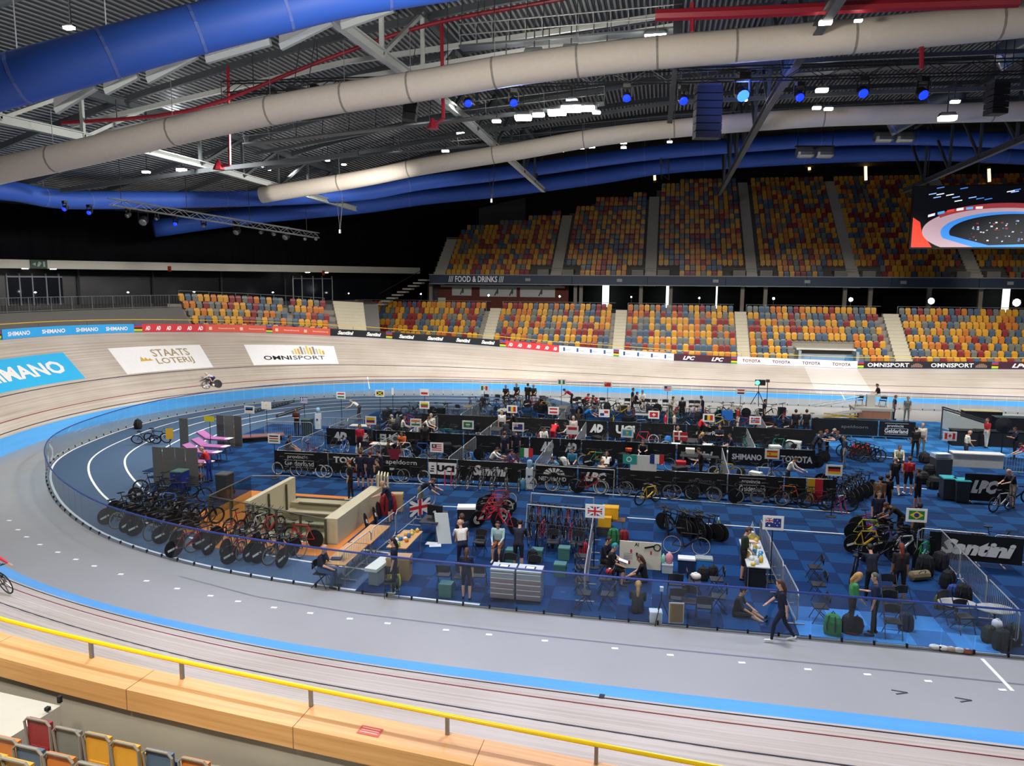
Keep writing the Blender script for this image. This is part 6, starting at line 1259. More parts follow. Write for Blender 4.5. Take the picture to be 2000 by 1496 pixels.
for k, (px, py) in enumerate(((843, 1063), (850, 1067))): p = g2(px, py); mb = MB(); mb.cbox((p.x, p.y, CZ+.004+.006*k), (.42, .3, .006), 0, .3*k); o = mb.build('paper_sheet', M('#e4e8ea', .7)); tag(o, 'white paper sheet lying on the carpet, %s one' % ('upper', 'lower')[1-k], 'paper')
crate(-7.2, 28.2, .2, (.7, .5, .8), '#17181a', 'black flight case with white lid beside the table', '#e6e6e2', nm='flight_case', cat='case')
crate(-8.0, 22.6, .1, (.75, .5, .75), '#a8875c', 'large cardboard carton under the food table', nm='carton')
bag(-7.9, 21.95, .3, '#b6c92a', 'neon yellow bag beside the cardboard carton', .9); 
t = thing('massage_cushion', 'white padded couch section beside the barrier', 'cushion', (-8.55, 22.3, CZ), 1.45); mb = MB(); mb.cbox((0, 0, .55), (1.25, .42, .1)); mb.build('pad', M('#d9d8c8', .6), t); mb = MB(); mb.cbox((0, 0, .25), (.9, .34, .5)); mb.build('box_base', M('#8c949c', .5), t)
def toolcab(px0, px1, label):
    xa, xb = G(px0, 1190).x, G(px1, 1190).x; w = (xb-xa); t = thing('tool_cabinet', label, 'tool cabinet', ((xa+xb)/2, 21.75, CZ))
    mb = MB(); mb.box(-w/2, w/2, -.28, .28, .1, .95); mb.build('body', M('#8e9496', .4, .3), t)
    for k in range(5): mb = MB(); mb.box(-w/2+.02, w/2-.02, -.31, -.28, .13+.16*k, .27+.16*k); d = mb.build('drawer', M('#9c8484' if k < 4 else '#a0a4a4', .4, .2), t); mb = MB(); mb.box(-w/2+.02, w/2-.02, -.33, -.31, .255+.16*k, .28+.16*k); mb.build('handle', M('#e0e3e2', .4), d)
    mb = MB(); mb.box(-w/2, w/2, -.3, .3, .95, 1.0); mb.build('worktop', M('#b3b8b4', .5), t); mb = MB(); mb.box(-.16, .16, -.1, .12, 1.0, 1.015); mb.build('tray', BLACK, t); mb = MB(); mb.box(-.12, .12, -.07, .09, 1.015, 1.02); mb.build('paper', WHITE, t)
    for s in (-1, 1): mb = MB(); mb.lathe([(.06, -.03), (.06, .03)], 8, 0, (s*w*.4, 0, .06), 'X'); mb.build('caster', BLACK, t)
toolcab(949, 999, 'silver drawer cabinet behind the glass, beside the woman in navy'); toolcab(1003, 1054, 'silver drawer cabinet behind the glass, farther from the woman in navy'.replace('farther from', 'second from'))
# carbon printed board, coolers, tubs in the middle pen
xa, xb = G(1209, 1112).x, G(1290, 1118).x; t = thing('display_board', 'white printed display board propped on the carpet behind the seated pair', 'board', (xa, 24.95, CZ)); mb = MB(); mb.box(0, xb-xa, 0, .04, .02, .95); mb.build('panel', M('#d6d2c0', .5), t)
mp = plane_map((0, 0, .02), (1, 0, 0), (0, 0, 1), .01); w = xb-xa
write('AI', mp, w*.36, w*.46, .78, .9, BLACK, t, bold=.02)
for k in range(4): mb = MB(); mb.quad(mp(w*.1, .5-.06*k), mp(w*.32, .5-.06*k), mp(w*.32, .52-.06*k), mp(w*.1, .52-.06*k)); mb.build('printed_line', M('#8a97a8', .6), t)
for u, v, c in ((.42, .5, '#15161a'), (.76, .58, '#b8303a'), (.28, .6, '#b8303a'), (.24, .2, '#b8303a')): mb = MB(); mb.quad(mp(w*u-.03, v-.06), mp(w*u+.03, v-.06), mp(w*u+.03, v+.06), mp(w*u-.03, v+.06)); mb.build('printed_mark', M(c, .6), t)
mb = MB(); mb.torus(.11, .018, (w*.9, -.02, .8), 14, 4); mb.bar((w*.6, -.015, .76), (w*.82, -.015, .84), .02, .05); mb.build('printed_wheel', BLACK, t)
for px, c, l, lb in ((1340, '#1b2a4a', '#d4d8d8', 'navy cool box with white lid behind the near chairs'), (1374, '#2a78c8', '#8a9290', 'bright blue cool box with grey lid behind the near chairs')): p = g2(px, 1118); crate(p.x, p.y, 0, (.55, .36, .5), c, lb, l, nm='cool_box', cat='cool box')
p = g2(1303, 1118); crate(p.x, p.y, 0, (.36, .35, .3), '#a9b5bc', 'clear plastic tub of pink and mint cloths', nm='plastic_tub', cat='tub'); blob(p.x+.05, p.y, CZ+.3, (.25, .2, .35), '#d98f9c', 'pink cloth hanging out of the plastic tub', 'cloth_bundle', 'cloth'); blob(p.x-.14, p.y-.05, CZ+.3, (.14, .14, .3), '#8fd0b8', 'mint green cloth in the plastic tub', 'cloth_bundle', 'cloth')
p = g2(1196, 1042); table(p.x, p.y, 0, .5, .95, 'small brown table under the yellow cases', '#6b4a33', .55)
crate(p.x-.1, p.y+.1, 0, (.62, .42, .45), '#d9a31c', 'large yellow hard case on the brown table', z=CZ+.56, nm='hard_case', cat='case'); crate(p.x-.28, p.y-.32, 0, (.5, .3, .38), '#d9a31c', 'smaller yellow hard case in front of the brown table', z=CZ+.35, nm='hard_case', cat='case'); crate(p.x-.28, p.y-.32, 0, (.6, .34, .34), '#3a3c40', 'low dark box under the smaller yellow case', nm='storage_box')
p = g2(1218, 1060); bag(p.x, p.y, .3, '#8f1f2a', 'dark red kit bag beside the yellow cases', 1.0); p = g2(1198, 1062); bag(p.x, p.y, .1, '#2d7a48', 'green backpack behind the seated pair', 1.2)
for px, py, c, lb in ((975, 1098, '#1c2238', 'navy backpack at the feet of the seated man in pale blue'), (1040, 1100, '#15161a', 'black backpack beside the woman seen from behind'), (1140, 1085, '#b01f30', 'red bag hanging by the crossed flag barrier'), (938, 1068, '#1a1b20', 'black bag on the chair beside the seated man')): p = g2(px, py); bag(p.x, p.y, 0, c, lb, 1.0)
for px, lb in ((1000, 'green crate beside the navy backpack'), (1049, 'green crate beside the black backpack'), (1102, 'green crate between the two folding chairs'), (872, 'green crate near the glass beside the grey chair'), (1094, 'green crate stacked near the glass')): p = g2(px, 1096 if px > 950 and px < 1100 and px != 1094 else (1092 if px == 1102 else (1165 if px == 872 else 1125))); crate(p.x, p.y, 0, (.4, .35, .42), '#3f6f68', lb)
# ---- chairs
for n_, (px, py, rz, lb) in enumerate(((937, 1083, 0, 'black folding chair with a bag on it beside the seated man'), (973, 1092, 0, 'black folding chair under the man in pale blue'), (1079, 1083, 0, 'empty black folding chair between two green crates'), (1127, 1086, 0, 'black folding chair with papers beside the red bag'), (868, 1150, PI, 'black folding chair beside the green crate by the glass'), (900, 1155, 0, 'black folding chair behind the woman in navy'), (936, 1152, PI, 'black folding chair with white papers by the tool cabinets'), (994, 1135, 0, 'black folding chair behind the first tool cabinet'), (1042, 1140, 0, 'black folding chair behind the second tool cabinet'), (765, 1165, .4, 'black folding chair at the foot of the wooden table barrier'),
   (1135, 1112, PI/2, 'black folding chair along the flag barrier, first from the red bag'), (1136, 1135, PI/2, 'black folding chair along the flag barrier, second from the red bag'), (1138, 1160, PI/2, 'black folding chair along the flag barrier, third from the red bag'), (1140, 1188, PI/2, 'black folding chair along the flag barrier at the glass'), (1182, 1130, -PI/2, 'folding chair under the man in the teal cap'), (1183, 1158, -PI/2, 'folding chair behind the glass with a red cap on it'), (1186, 1190, -PI/2, 'folding chair at the glass with red shoes under it'),
   (1318, 1168, PI, 'black folding chair in the block of chairs by the glass, back corner'), (1355, 1165, PI/2, 'black folding chair with a white helmet on it'), (1398, 1160, -PI/2, 'grey folding chair in the chair block, end of the back line'), (1322, 1198, PI, 'black folding chair behind the brown easel'), (1345, 1205, 0, 'black folding chair beside the brown easel'), (1374, 1215, PI, 'black folding chair at the glass with a red shoe'), (1402, 1195, -PI/2, 'grey folding chair in the chair block, end of the front line'),
   (1590, 1135, -PI/2, 'dark folding chair along the star flag barrier, first'), (1596, 1170, -PI/2, 'dark folding chair along the star flag barrier, second'), (1600, 1215, -PI/2, 'dark folding chair along the star flag barrier at the glass'), (1735, 1180, 0, 'folding chair behind the man in the cap'), (1738, 1215, 0, 'grey folding chair on the pale blue tiles, first'), (1742, 1245, 0, 'dark folding chair on the pale blue tiles at the glass'), (1765, 1205, .4, 'folding chair holding a navy bag on the pale blue tiles'), (1850, 1215, .5, 'round-looking grey folding chair by the concrete coloured barrier'), (1880, 1235, .3, 'folding chair loaded with bags by the barrier'))):
    p = g2(px, py); chair(p.x, p.y, rz+rnd.uniform(-.1, .1), lb)
for n_, px in enumerate((948, 970, 999, 1060, 1130, 1160, 1176, 1225, 1264, 1278, 1300, 1352, 1362)): p = G(px, 772+(px-950)*.03, .8); chair(p.x, p.y, rnd.uniform(-.2, .2), 'black folding chair in the far line by the fence, %s from the bend' % ORD[n_])
# small things by the glass
p = g2(1320, 1222); t = thing('easel_board', 'brown cork board with pale frame standing at the glass', 'board', p, .1); mb = MB(); mb.cbox((0, 0, .35), (.42, .03, .6)); mb.build('frame', M('#cfcabc', .6), t); mb = MB(); mb.cbox((0, -.02, .35), (.36, .02, .54)); mb.build('cork', M('#8c6f47', .8), t)
p = g2(1290, 1218); t = thing('camera_tripod', 'small camera tripod with white head at the glass', 'tripod', p)
for k in range(3): a = 2*PI*k/3; mb = MB(); mb.tube([(0, 0, .7), (.3*math.cos(a), .3*math.sin(a), 0)], .014, 4); mb.build('leg', BLACK, t)
mb = MB(); mb.tube([(0, 0, .7), (0, 0, .95)], .015, 4); mb.build('column', BLACK, t); mb = MB(); mb.cbox((0, 0, 1.0), (.1, .1, .12)); mb.build('head', M('#d2d6d8', .4), t)
p = g2(1280, 1215); crate(p.x, p.y, .1, (.35, .3, .32), '#c9d0d2', 'white box beside the camera tripod')
p = g2(1357, 1160); blob(p.x, p.y, CZ+.47, (.34, .28, .18), '#d9d5c8', 'white cycling helmet on a folding chair', 'helmet', 'helmet'); p = g2(1190, 1150); blob(p.x, p.y, CZ+.47, (.25, .25, .16), '#a8242c', 'red cap on a folding chair', 'cap', 'cap')
p = g2(1372, 1135); bag(p.x, p.y, 0, '#1d1f24', 'dark bag behind the chair block', 1.0); p = g2(1392, 1130); bag(p.x, p.y, .5, '#17181c', 'black bag beside the woman on the floor', .9)
# star-flag pen: food table
table(4.0-.75, 25.3, PI/2, .7, 2.6, 'white food table under the blue flag with stars', '#c9ccc4')
for k in range(14): blob(3.25+rnd.uniform(-.25, .25), 24.1+.17*k, CZ+.74, (.15, .15, rnd.uniform(.08, .24)), rnd.choice(['#d8b13a', '#cfd8da', '#3f8fc0', '#e0e0da', '#b8322c', '#c9c06a']), 'small bottle or snack on the white food table, %s from the glass' % ORD[k], 'food_item', 'food')
crate(3.2, 24.6, 0, (.6, .8, .6), '#26282c', 'black storage box under the white food table'); p = g2(1478, 1100); bag(p.x, p.y, 0, '#b9c832', 'neon green bag beside the white food table', 1.0); p = g2(1468, 1080); blob(p.x, p.y, CZ, (.55, .5, .7), '#b79a35', 'yellow sack of wheels beside the woman in green and black', 'wheel_bag', 'bag')
t = thing('fan_stand', 'white folded pump stand behind the food table', 'stand', (3.4, 27.2, CZ)); mb = MB(); mb.tube([(-.3, 0, 0), (0, 0, 1.2), (.25, 0, 0)], .03, 5); mb.build('frame', M('#d2d4d2', .5), t); mb = MB(); mb.tube([(0, 0, 1.1), (.3, .2, .2)], .02, 5); mb.build('brace', M('#d2d4d2', .5), t)
# diamond-flag pen: heaps of bags
for n_, (px, py, c, s, lb) in enumerate(((1625, 1240, '#2f7f45', 1.25, 'green bag on the floor by the star flag barrier'), (1655, 1235, '#17181c', 1.1, 'black bag beside the green bag at the glass'), (1672, 1238, '#1c1d22', 1.0, 'second black bag at the glass, beside the person in green'), (1805, 1125, '#15161a', 1.5, 'big black wheel bag behind the long-haired woman'), (1835, 1115, '#1d1f28', 1.4, 'dark kit bag leaning on the barrier near the script banner'), (1850, 1150, '#16171b', 1.3, 'black kit bag in front of the barrier heap'), (1862, 1175, '#24408c', 1.1, 'blue and white bag heaped by the barrier'), (1880, 1180, '#16171c', 1.3, 'dark backpack heaped by the barrier'), (1835, 1190, '#5a5a32', .9, 'olive green bag heaped by the barrier'), (1955, 1270, '#14181a', 1.2, 'dark bag in the corner by the glass'), (1975, 1260, '#12151a', 1.2, 'black bag against the corner barrier'), (1768, 1232, '#1a2238', 1.1, 'navy bag on the chair on the pale blue tiles'), (1930, 1255, '#2a3228', 1.0, 'dark green bag in the corner heap'))):
    p = g2(px, py); bag(p.x, p.y, rnd.uniform(-1, 1), c, lb, s)
p = g2(1795, 1135); t = thing('tan_holdall', 'tan holdall on the floor behind the long-haired woman', 'bag', p, .4); mb = MB(); mb.tube([(-.35, 0, .16), (-.3, 0, .17), (.3, 0, .17), (.35, 0, .16)], [.05, .16, .16, .05], 10); mb.build('body', M('#7d7355', .8), t); mb = MB(); mb.tube([(-.12, -.1, .28), (-.08, -.16, .38), (.08, -.16, .38), (.12, -.1, .28)], .012, 4); mb.build('handle', DGREY, t)
p = g2(1945, 1245); blob(p.x, p.y, CZ+.25, (.26, .3, .24), '#e8ecf0', 'white helmet gleaming in the corner by the barrier', 'helmet', 'helmet'); blob(p.x-.05, p.y+.1, CZ, (.4, .4, .25), '#20242c', 'dark bag below the white helmet', 'pouch', 'bag')
for k in range(5): p = g2(1825+16*k, 1268+2.2*k); blob(p.x, p.y, CZ, (.28, .2, .1), ['#dcdad2', '#e6e4de', '#b7a58a', '#d8d8d4', '#8f5a4a'][k], 'small white kit item spread at the glass, %s from the cap man' % ORD[k], 'kit_item', 'kit item')
p = g2(1905, 1225); 
for k, dx in enumerate((0, .9)): mb = MB(); mb.lathe([(.5, 0), (.52, .02), (.5, .04)], 16); mb.v = [(a, b*.7, c) for a, b, c in mb.v]; t = thing('wheel_cover', 'grey oval wheel cover lying by the barrier, %s of two' % ORD[k], 'wheel cover', (p.x-.4+dx, p.y-.2*k+.3, CZ+.5)); mb.build('cover', M('#9a9c98', .6), t); mb = MB(); mb.tube([(0, 0, -.5), (0, 0, 0)], .03, 5); mb.build('stand', DGREY, t)
# ---- bicycles, cluster by cluster
def row_bikes(pts, rz, fmt, n, cols=('#141416',), rear='disc', front='deep', bar='drop', logo=None, wc=None, jit=.08, group=None):
    for k in range(n):
        t = k/(n-1) if n > 1 else 0; i = t*(len(pts)-1); a = int(min(i, len(pts)-2)) if len(pts) > 1 else 0; q = pts[a].lerp(pts[a+1], i-a) if len(pts) > 1 else pts[0]
        bike(q.x, q.y, rz+rnd.uniform(-jit, jit), fmt % ORD[k], cols[k % len(cols)], rear if not isinstance(rear, (list, tuple)) else rear[k % len(rear)], front if not isinstance(front, (list, tuple)) else front[k % len(front)], bar if isinstance(bar, str) else bar[k % len(bar)], rnd.uniform(-.06, .06), logo if not isinstance(logo, (list, tuple)) else logo[k % len(logo)], group or fmt.replace(', %s', '').replace('%s ', ''), wheelcol=wc)
row_bikes([g2(232, 1020), g2(300, 1046), g2(400, 1072), g2(500, 1088), g2(570, 1100)], 1.3, 'black track bike racked behind the near glass, %s from the bend', 15, ('#141416', '#1a1a1c', '#141416', '#202024'), ['disc', 'deep', 'disc'], ['deep', 'disc', 'spoke'], ('aero', 'drop'), ['stripe', None, 'stripe'], '#7d807c', .25)
p = g2(345, 1090); bike(p.x+.15, p.y+.4, 1.1, 'black bike with red striped disc wheel behind the near glass', '#8f2430', 'disc', 'disc', 'aero', .1, 'stripe')
p = g2(452, 1104); bike(p.x+.15, p.y+.45, 1.1, 'dark red bike with white striped disc behind the near glass', '#7c1f2b', 'disc', 'deep', 'aero', .1, 'stripe')
row_bikes([g2(250, 1005), g2(330, 1020), g2(400, 1030)], 1.0, 'dark track bike in the second rack near the bend, %s from the fence', 9, ('#15171c', '#20242c'), ['disc', 'deep'], ['deep', 'five'], ('aero',), [None, 'logo'])
p = g2(268, 985); bike(p.x+.35, p.y+.2, .2, 'navy bike with big white winged disc, behind the other', '#1d2f66', 'disc', 'disc', 'aero', -.1, 'logo')
p = g2(315, 1000); bike(p.x+.25, p.y, .12, 'blue and white bike with winged disc wheel near the orange strip', '#3d6fc0', 'disc', 'disc', 'aero', -.1, 'logo')
p = g2(310, 965); row_bikes([g2(300, 965), g2(375, 985)], .5, 'dark blue bike behind the winged disc bikes, %s', 4, ('#1b2a52', '#141416'), 'deep', 'deep', 'aero')
p = g2(288, 868); bike(p.x, p.y, .3, 'dark bicycle lying by the lanes behind the ochre board', '#20283c', 'deep', 'deep', 'drop', .5); p = g2(310, 866); bike(p.x, p.y, .1, 'second dark bicycle by the lanes behind the ochre board', '#1b1d22', 'deep', 'deep', 'drop', .3)
p = g2(548, 1075); bike(p.x, p.y, 1.9, 'bike with navy winged disc wheel against the stairwell glass', '#18233f', 'disc', 'disc', 'aero', .05, 'logo'); p = g2(607, 1072); bike(p.x-.35, p.y+.1, 3.0, 'red and white bike with red-edged black disc by the parapet', '#b02430', 'disc', 'deep', 'aero', .1, 'stripe')
row_bikes([g2(470, 1040), g2(530, 1050)], 1.3, 'bike with silver bars leaning on the stairwell glass, %s', 4, ('#8d2430', '#141416', '#b9b9b4', '#a0252f'), 'deep', 'deep', 'aero')
row_bikes([g2(975, 995), g2(965, 1010), g2(955, 1028)], .35, 'bright red track bike in the tight cluster, %s from the water cooler', 5, ('#c01f33', '#b81c30', '#c9243a'), 'disc', ['deep', 'disc'], 'aero', 'logo', '#b9bab4', .35)
bike(*g2(985, 1040).xy, 2.5, 'red track bike with black fork in front of the cluster', '#b81c30', 'disc', 'disc', 'aero', .1, 'logo')
row_bikes([G(1040, 985, .9), G(1150, 997, .9)], PI/2, 'track bike hanging in the rear rack by the flag sign, %s from the cooler', 9, ('#141416', '#8f1f2c', '#1a1b1f', '#6d6f72'), ['deep', 'disc'], 'deep', 'drop', None, None, .1)
row_bikes([G(1035, 1012, .9), G(1155, 1025, .9)], -PI/2, 'track bike hanging in the front rack by the flag sign, %s from the cooler', 10, ('#141416', '#141416', '#9a2432', '#1a1b1f'), 'deep', ['deep', 'disc', 'spoke'], 'drop', None, '#3a3c40', .1)
for n_, (a, b, lb) in enumerate((((1038, 963), (1160, 972), 'rear steel bike rack rail by the crossed flag sign'), ((1030, 985), (1160, 996), 'front steel bike rack rail by the crossed flag sign'), ((1045, 908), (1200, 918), 'steel hanging rack in front of the arch banner'))):
    A_, B_ = G(*a, 1.15), G(*b, 1.15); t = thing('bike_rack', lb, 'rack'); mb = MB(); mb.tube([A_, B_], .025, 6); mb.build('rail', GALV, t)
    for e in (A_, B_):
        for s in (-.45, .45): mb = MB(); mb.tube([e, (e.x, e.y+s, CZ)], .02, 5); mb.build('leg', GALV, t)
row_bikes([Vector((bx(1060, R3), 33.75, 0)), Vector((bx(1295, R3), 33.7, 0))], .0, 'track bike leaning on the first banner row past the cooler, %s', 6, ('#141416', '#1a1b1f', '#8f1f2c', '#141416'), ['deep', 'five', 'disc'], ['deep', 'five'], 'drop', None, '#b9bab6', .12)
row_bikes([Vector((bx(570, R3), 33.75, 0)), Vector((bx(815, R3), 33.75, 0))], 0, 'track bike leaning on the first banner row near the stairwell, %s', 6, ('#141416', '#191a1e', '#141416', '#b5402a'), ['deep', 'spoke'], ['spoke', 'deep'], 'drop', None, '#c9cac6', .12)
row_bikes([Vector((bx(900, R3), 33.7, 0)), Vector((bx(1020, R3), 33.7, 0))], PI/2, 'track bike hung nose-on below the script banner, %s', 6, ('#141416', '#1a1b1f'), 'deep', ['deep', 'spoke'], 'drop', None, '#9a9c98', .1)
row_bikes([Vector((bx(1330, R3), 33.7, 0)), Vector((bx(1500, R3), 33.65, 0))], 0, 'black bike parked along the first banner row, %s from the notice board', 5, ('#141416', '#1a1b1f'), ['deep', 'disc'], 'deep', 'drop', None, '#77797a', .3)
p = g2(1535, 985); bike(p.x, p.y+.1, 0, 'orange and white bike frame in front of the first banner row', '#c9622c', 'deep', 'deep', 'drop', .05)
row_bikes([g2(1555, 990), g2(1635, 1000)], .1, 'dark bike beside the orange and white bike, %s', 3, ('#1a1b1f', '#5a1f3a', '#141416'), 'deep', 'deep', 'drop')
row_bikes([g2(1300, 1040), g2(1350, 1050), g2(1385, 1052)], 2.0, 'black bike in the round cluster by the cool boxes, %s', 9, ('#141416', '#1c1d20'), 'disc', ['deep', 'disc'], 'aero', [None, 'stripe'], None, .5)
p = g2(1340, 1085); bike(p.x, p.y, 0.0, 'black road bike with silver wheels, side on, in front of the cluster', '#222326', 'spoke', 'spoke', 'drop', -.05, wheelcol='#b9bab6')
p = g2(1265, 985); bike(p.x, p.y, .8, 'black and yellow bike near the hanging rack end', '#c9a31e', 'deep', 'deep', 'drop', .1)
for n_, (px, py, rz, c, lb, lg) in enumerate(((1690, 1055, .2, '#b7c62a', 'neon yellow bike in the cluster by the diamond flag', None), (1700, 1045, .1, '#c0243a', 'red bike in the cluster by the diamond flag', None), (1712, 1068, .25, '#8a7fc0', 'pale purple bike in the cluster by the diamond flag', None), (1690, 1080, .3, '#c9a51e', 'bike with yellow disc stripe by the diamond flag', 'stripe'), (1735, 1078, .1, '#17181c', 'black bike under the diamond flag', None), (1745, 1062, .4, '#1b1c20', 'black bike behind the purple bike', None), (1720, 1100, .2, '#141416', 'black bike in front of the cluster by the woman with long hair', None), (1762, 1090, .5, '#c8ccd0', 'white and red bike end in the cluster', None), (1800, 1105, .9, '#1f9a4a', 'bright green bike frame behind the long-haired woman', None), (1665, 1135, 1.2, '#1b2a44', 'navy bike with black wheel beside the dark jacket', None))):
    p = g2(px, py); bike(p.x, p.y, rz, lb, c, 'disc', ['deep', 'disc'][n_ % 2], 'aero', rnd.uniform(-.1, .1), lg)
row_bikes([g2(1650, 985), g2(1690, 960)], 1.9, 'black bike stacked by the black red gold flag, %s', 6, ('#141416', '#1c1d20'), 'disc', 'deep', 'aero', [None, 'stripe'])
row_bikes([G(1660, 860, .9), G(1705, 872, .9)], .4, 'black bike heaped beside the people at the barrier, %s', 6, ('#141416', '#1d1e22'), 'deep', 'deep', 'drop')
p = g2(1670, 890); bag(p.x, p.y, .2, '#c0202e', 'red kit bag on the carpet beside the leaning people', 1.3); p = g2(1690, 890); bag(p.x, p.y, 0, '#c0202e', 'red and white kit bag beside the other red bag', 1.4)
loose_disc(*g2(1908, 978).xy, 0, 'large black disc bag with white writing beside the bins', True, .15)
bike(*g2(1955, 1000).xy, .6, 'grey bike being worked on near the slanted-letter banner', '#9a9ca0', 'deep', 'five', 'drop', 0); p = g2(1940, 1080); bike(p.x, p.y, -.4, 'dark blue bike standing alone past the script banner', '#26407c', 'disc', 'deep', 'aero', .1); p = g2(1985, 985); bike(p.x, p.y, .3, 'black bike at the picture edge beside the slanted-letter banner', '#16171a', 'deep', 'deep', 'drop', 0)
# yellow and pink trainer frames
for px, py, c, lb in ((563, 918, '#b9cf2a', 'neon yellow stand frames by the province banner, first'), (574, 918, '#b9cf2a', 'neon yellow stand frames by the province banner, second'), (1640, 1003, '#c0305a', 'pink and white stand frame at the end of the first row'), (875, 950, '#c0305a', 'pink and white folded stand frame on the carpet'), (1402, 1052, '#b7c62a', 'neon yellow upright stand near the black cluster')):
    p = g2(px, py); t = thing('trainer_stand', lb, 'stand', p, rnd.uniform(0, 2)); 
    for s in (-.15, .15): mb = MB(); mb.tube([(s, -.25, 0), (s, 0, .75), (s, .22, 0)], .02, 5); mb.build('leg_frame', M(c, .5), t)
    mb = MB(); mb.tube([(-.15, 0, .74), (.15, 0, .74)], .02, 5); mb.build('crossbar', M('#d9d9d6', .5), t)
# ---- pens behind the banner rows: bikes, stands, chairs, bags, labelled by flag
COLS = ['#141416']*5+['#1c1d21', '#8f1f2c', '#b9bcc0', '#2f5fa8', '#b8242e', '#1f7f6a', '#6a6c70', '#c9a51e']
cn = {'#8f1f2c': 'dark red', '#b9bcc0': 'silver', '#2f5fa8': 'blue', '#b8242e': 'red', '#1f7f6a': 'teal', '#6a6c70': 'grey', '#c9a51e': 'yellow', '#1c1d21': 'charcoal'}
for y0, y1, x0, x1, n in ((R3+.8, R3+4.9, -18, 8.6, 34), (R2+.8, R2+4.8, -18, 8.6, 38), (R1+.9, R1+5.5, -17.8, 8.8, 36), (52.5, 56.3, -14, 10, 26)):
    for k in range(n):
        x = x0+(x1-x0)*(k+.5)/n+rnd.uniform(-.3, .3); y = rnd.choice([y0+rnd.uniform(0, .5), (y0+y1)/2+rnd.uniform(-.6, .6), y1-rnd.uniform(0, .5)]); c = rnd.choice(COLS)
        bike(x, y, rnd.choice([0, PI, PI/2, .3, -.4])+rnd.uniform(-.2, .2), '%s track bike in the pen' % cn.get(c, 'black'), c, rnd.choice(['disc', 'deep', 'deep', 'spoke']), rnd.choice(['deep', 'spoke', 'five', 'disc']), rnd.choice(['drop', 'aero']), rnd.uniform(-.08, .08), rnd.choice([None, None, 'logo', 'stripe']), 'track bikes in the pens', late_=True, wheelcol=rnd.choice([None, '#9a9c98', '#c9cac6']))
    for k in range(n//2):
        x = x0+(x1-x0)*(k+.2)/(n//2)+rnd.uniform(-.4, .4); y = rnd.uniform(y0, y1); q = rnd.random()
        if q < .3: rstand(x, y, rnd.uniform(0, 6), 'tripod bicycle repair stand in the pen')
        elif q < .6: bag(x, y, rnd.uniform(0, 6), (c := rnd.choice(['#15161a', '#1b2a52', '#8f1f2c', '#2a6fb8', '#1c1d21'])), '%s kit bag in the pen' % {'#15161a': 'black', '#1b2a52': 'navy', '#8f1f2c': 'dark red', '#2a6fb8': 'bright blue', '#1c1d21': 'charcoal'}[c], rnd.uniform(.9, 1.4), late_=True)
        elif q < .8: chair(x, y, rnd.uniform(0, 6), '~folding chair in the pen', 'folding chairs in the pens')
        else: table(x, y, rnd.choice([0, PI/2]), .6, 1.2, 'small work table in the pen', rnd.choice(['#3a3c40', '#8a8578', '#b9b7ac']), .8, late_=True)
    for k in range(int(n*.75)):
        x = x0+(x1-x0)*(k+rnd.random())/(n*.75); y = rnd.choice([y0+rnd.uniform(-.2, .5), rnd.uniform(y0, y1), y1-rnd.uniform(0, .6)]); q = rnd.random(); c, w_ = rnd.choice([('#15161a', 'black'), ('#15161a', 'black'), ('#24272c', 'charcoal'), ('#c9cbc8', 'white'), ('#3a3f46', 'grey')])
        if q < .5: crate(x, y, rnd.uniform(0, 3), (rnd.uniform(.4, .8), rnd.uniform(.35, .5), rnd.uniform(.35, 1.0)), c, '%s equipment case in the pen' % w_, nm='equipment_case', cat='case', late_=True, grp='equipment cases in the pens')
        elif q < .78: chair(x, y, rnd.uniform(0, 6), '~folding chair in the pen', 'folding chairs in the pens')
        else: bag(x, y, rnd.uniform(0, 6), c, '%s kit bag in the pen' % w_, rnd.uniform(1.0, 1.5), late_=True)
# hung flags and boards
def hung(px, py, code, w, h, label, row):
    p = GY(px, py, row-.12); t = thing('hung_flag', label, 'flag', (p.x, p.y, p.z-h/2)); flag_obj(code, w, h, t, 0, 'cloth'); mb = MB(); mb.box(-w/2, w/2, .003, .01, 0, h); mb.build('lining', M('#9a9a96', .8), t)
hung(1028, 884, 'it', .62, .42, 'green, white and red flag hung on the barrier by the water cooler', R3+.2); hung(1330, 852, 'dk', .68, .42, 'red flag with white cross hung on the second row', R2)
t = thing('notice_board', 'large blank white board with two flags on the first banner row', 'board', (bx(1231, R3, .9), R3-.14, CZ)); w = bx(1282, R3, .9)-bx(1231, R3, .9); z1 = GY(1255, 888, R3).z; z0 = GY(1255, 918, R3).z
mb = MB(); mb.box(0, w, 0, .04, z0-CZ, z1-CZ); mb.build('panel', M('#d6dad2', .5), t)
for px, c, lb, hh in ((1230, 'tl', 'teal flag with white emblem fixed to the notice board', .42), (1283, 'fr', 'blue, white and red flag fixed to the notice board', .42)): hung(px, 897, c, .62, hh, lb, R3-.08)
p = GY(770, 887, R3-.15); t = thing('hung_jersey', 'maroon jersey hung over the first banner row', 'jersey', (p.x, p.y, p.z-.25)); mb = MB(); mb.add([(-.22, 0, 0), (.22, 0, 0), (.24, 0, .3), (.36, 0, .28), (.36, 0, .42), (.2, 0, .5), (-.2, 0, .5), (-.36, 0, .42), (-.36, 0, .28), (-.24, 0, .3)], [tuple(range(10))]); mb.add([(-.22, .05, 0), (.22, .05, 0), (.2, .05, .5), (-.2, .05, .5)], [(3, 2, 1, 0)]); mb.build('cloth', M('#7c1f35', .8), t)
p = GY(1228, 878, R2-.9); crate(p.x, p.y, 0, (.3, .25, .14), '#d95a2a', 'orange cushion box in front of the second banner row', z=p.z-.07, nm='cushion')
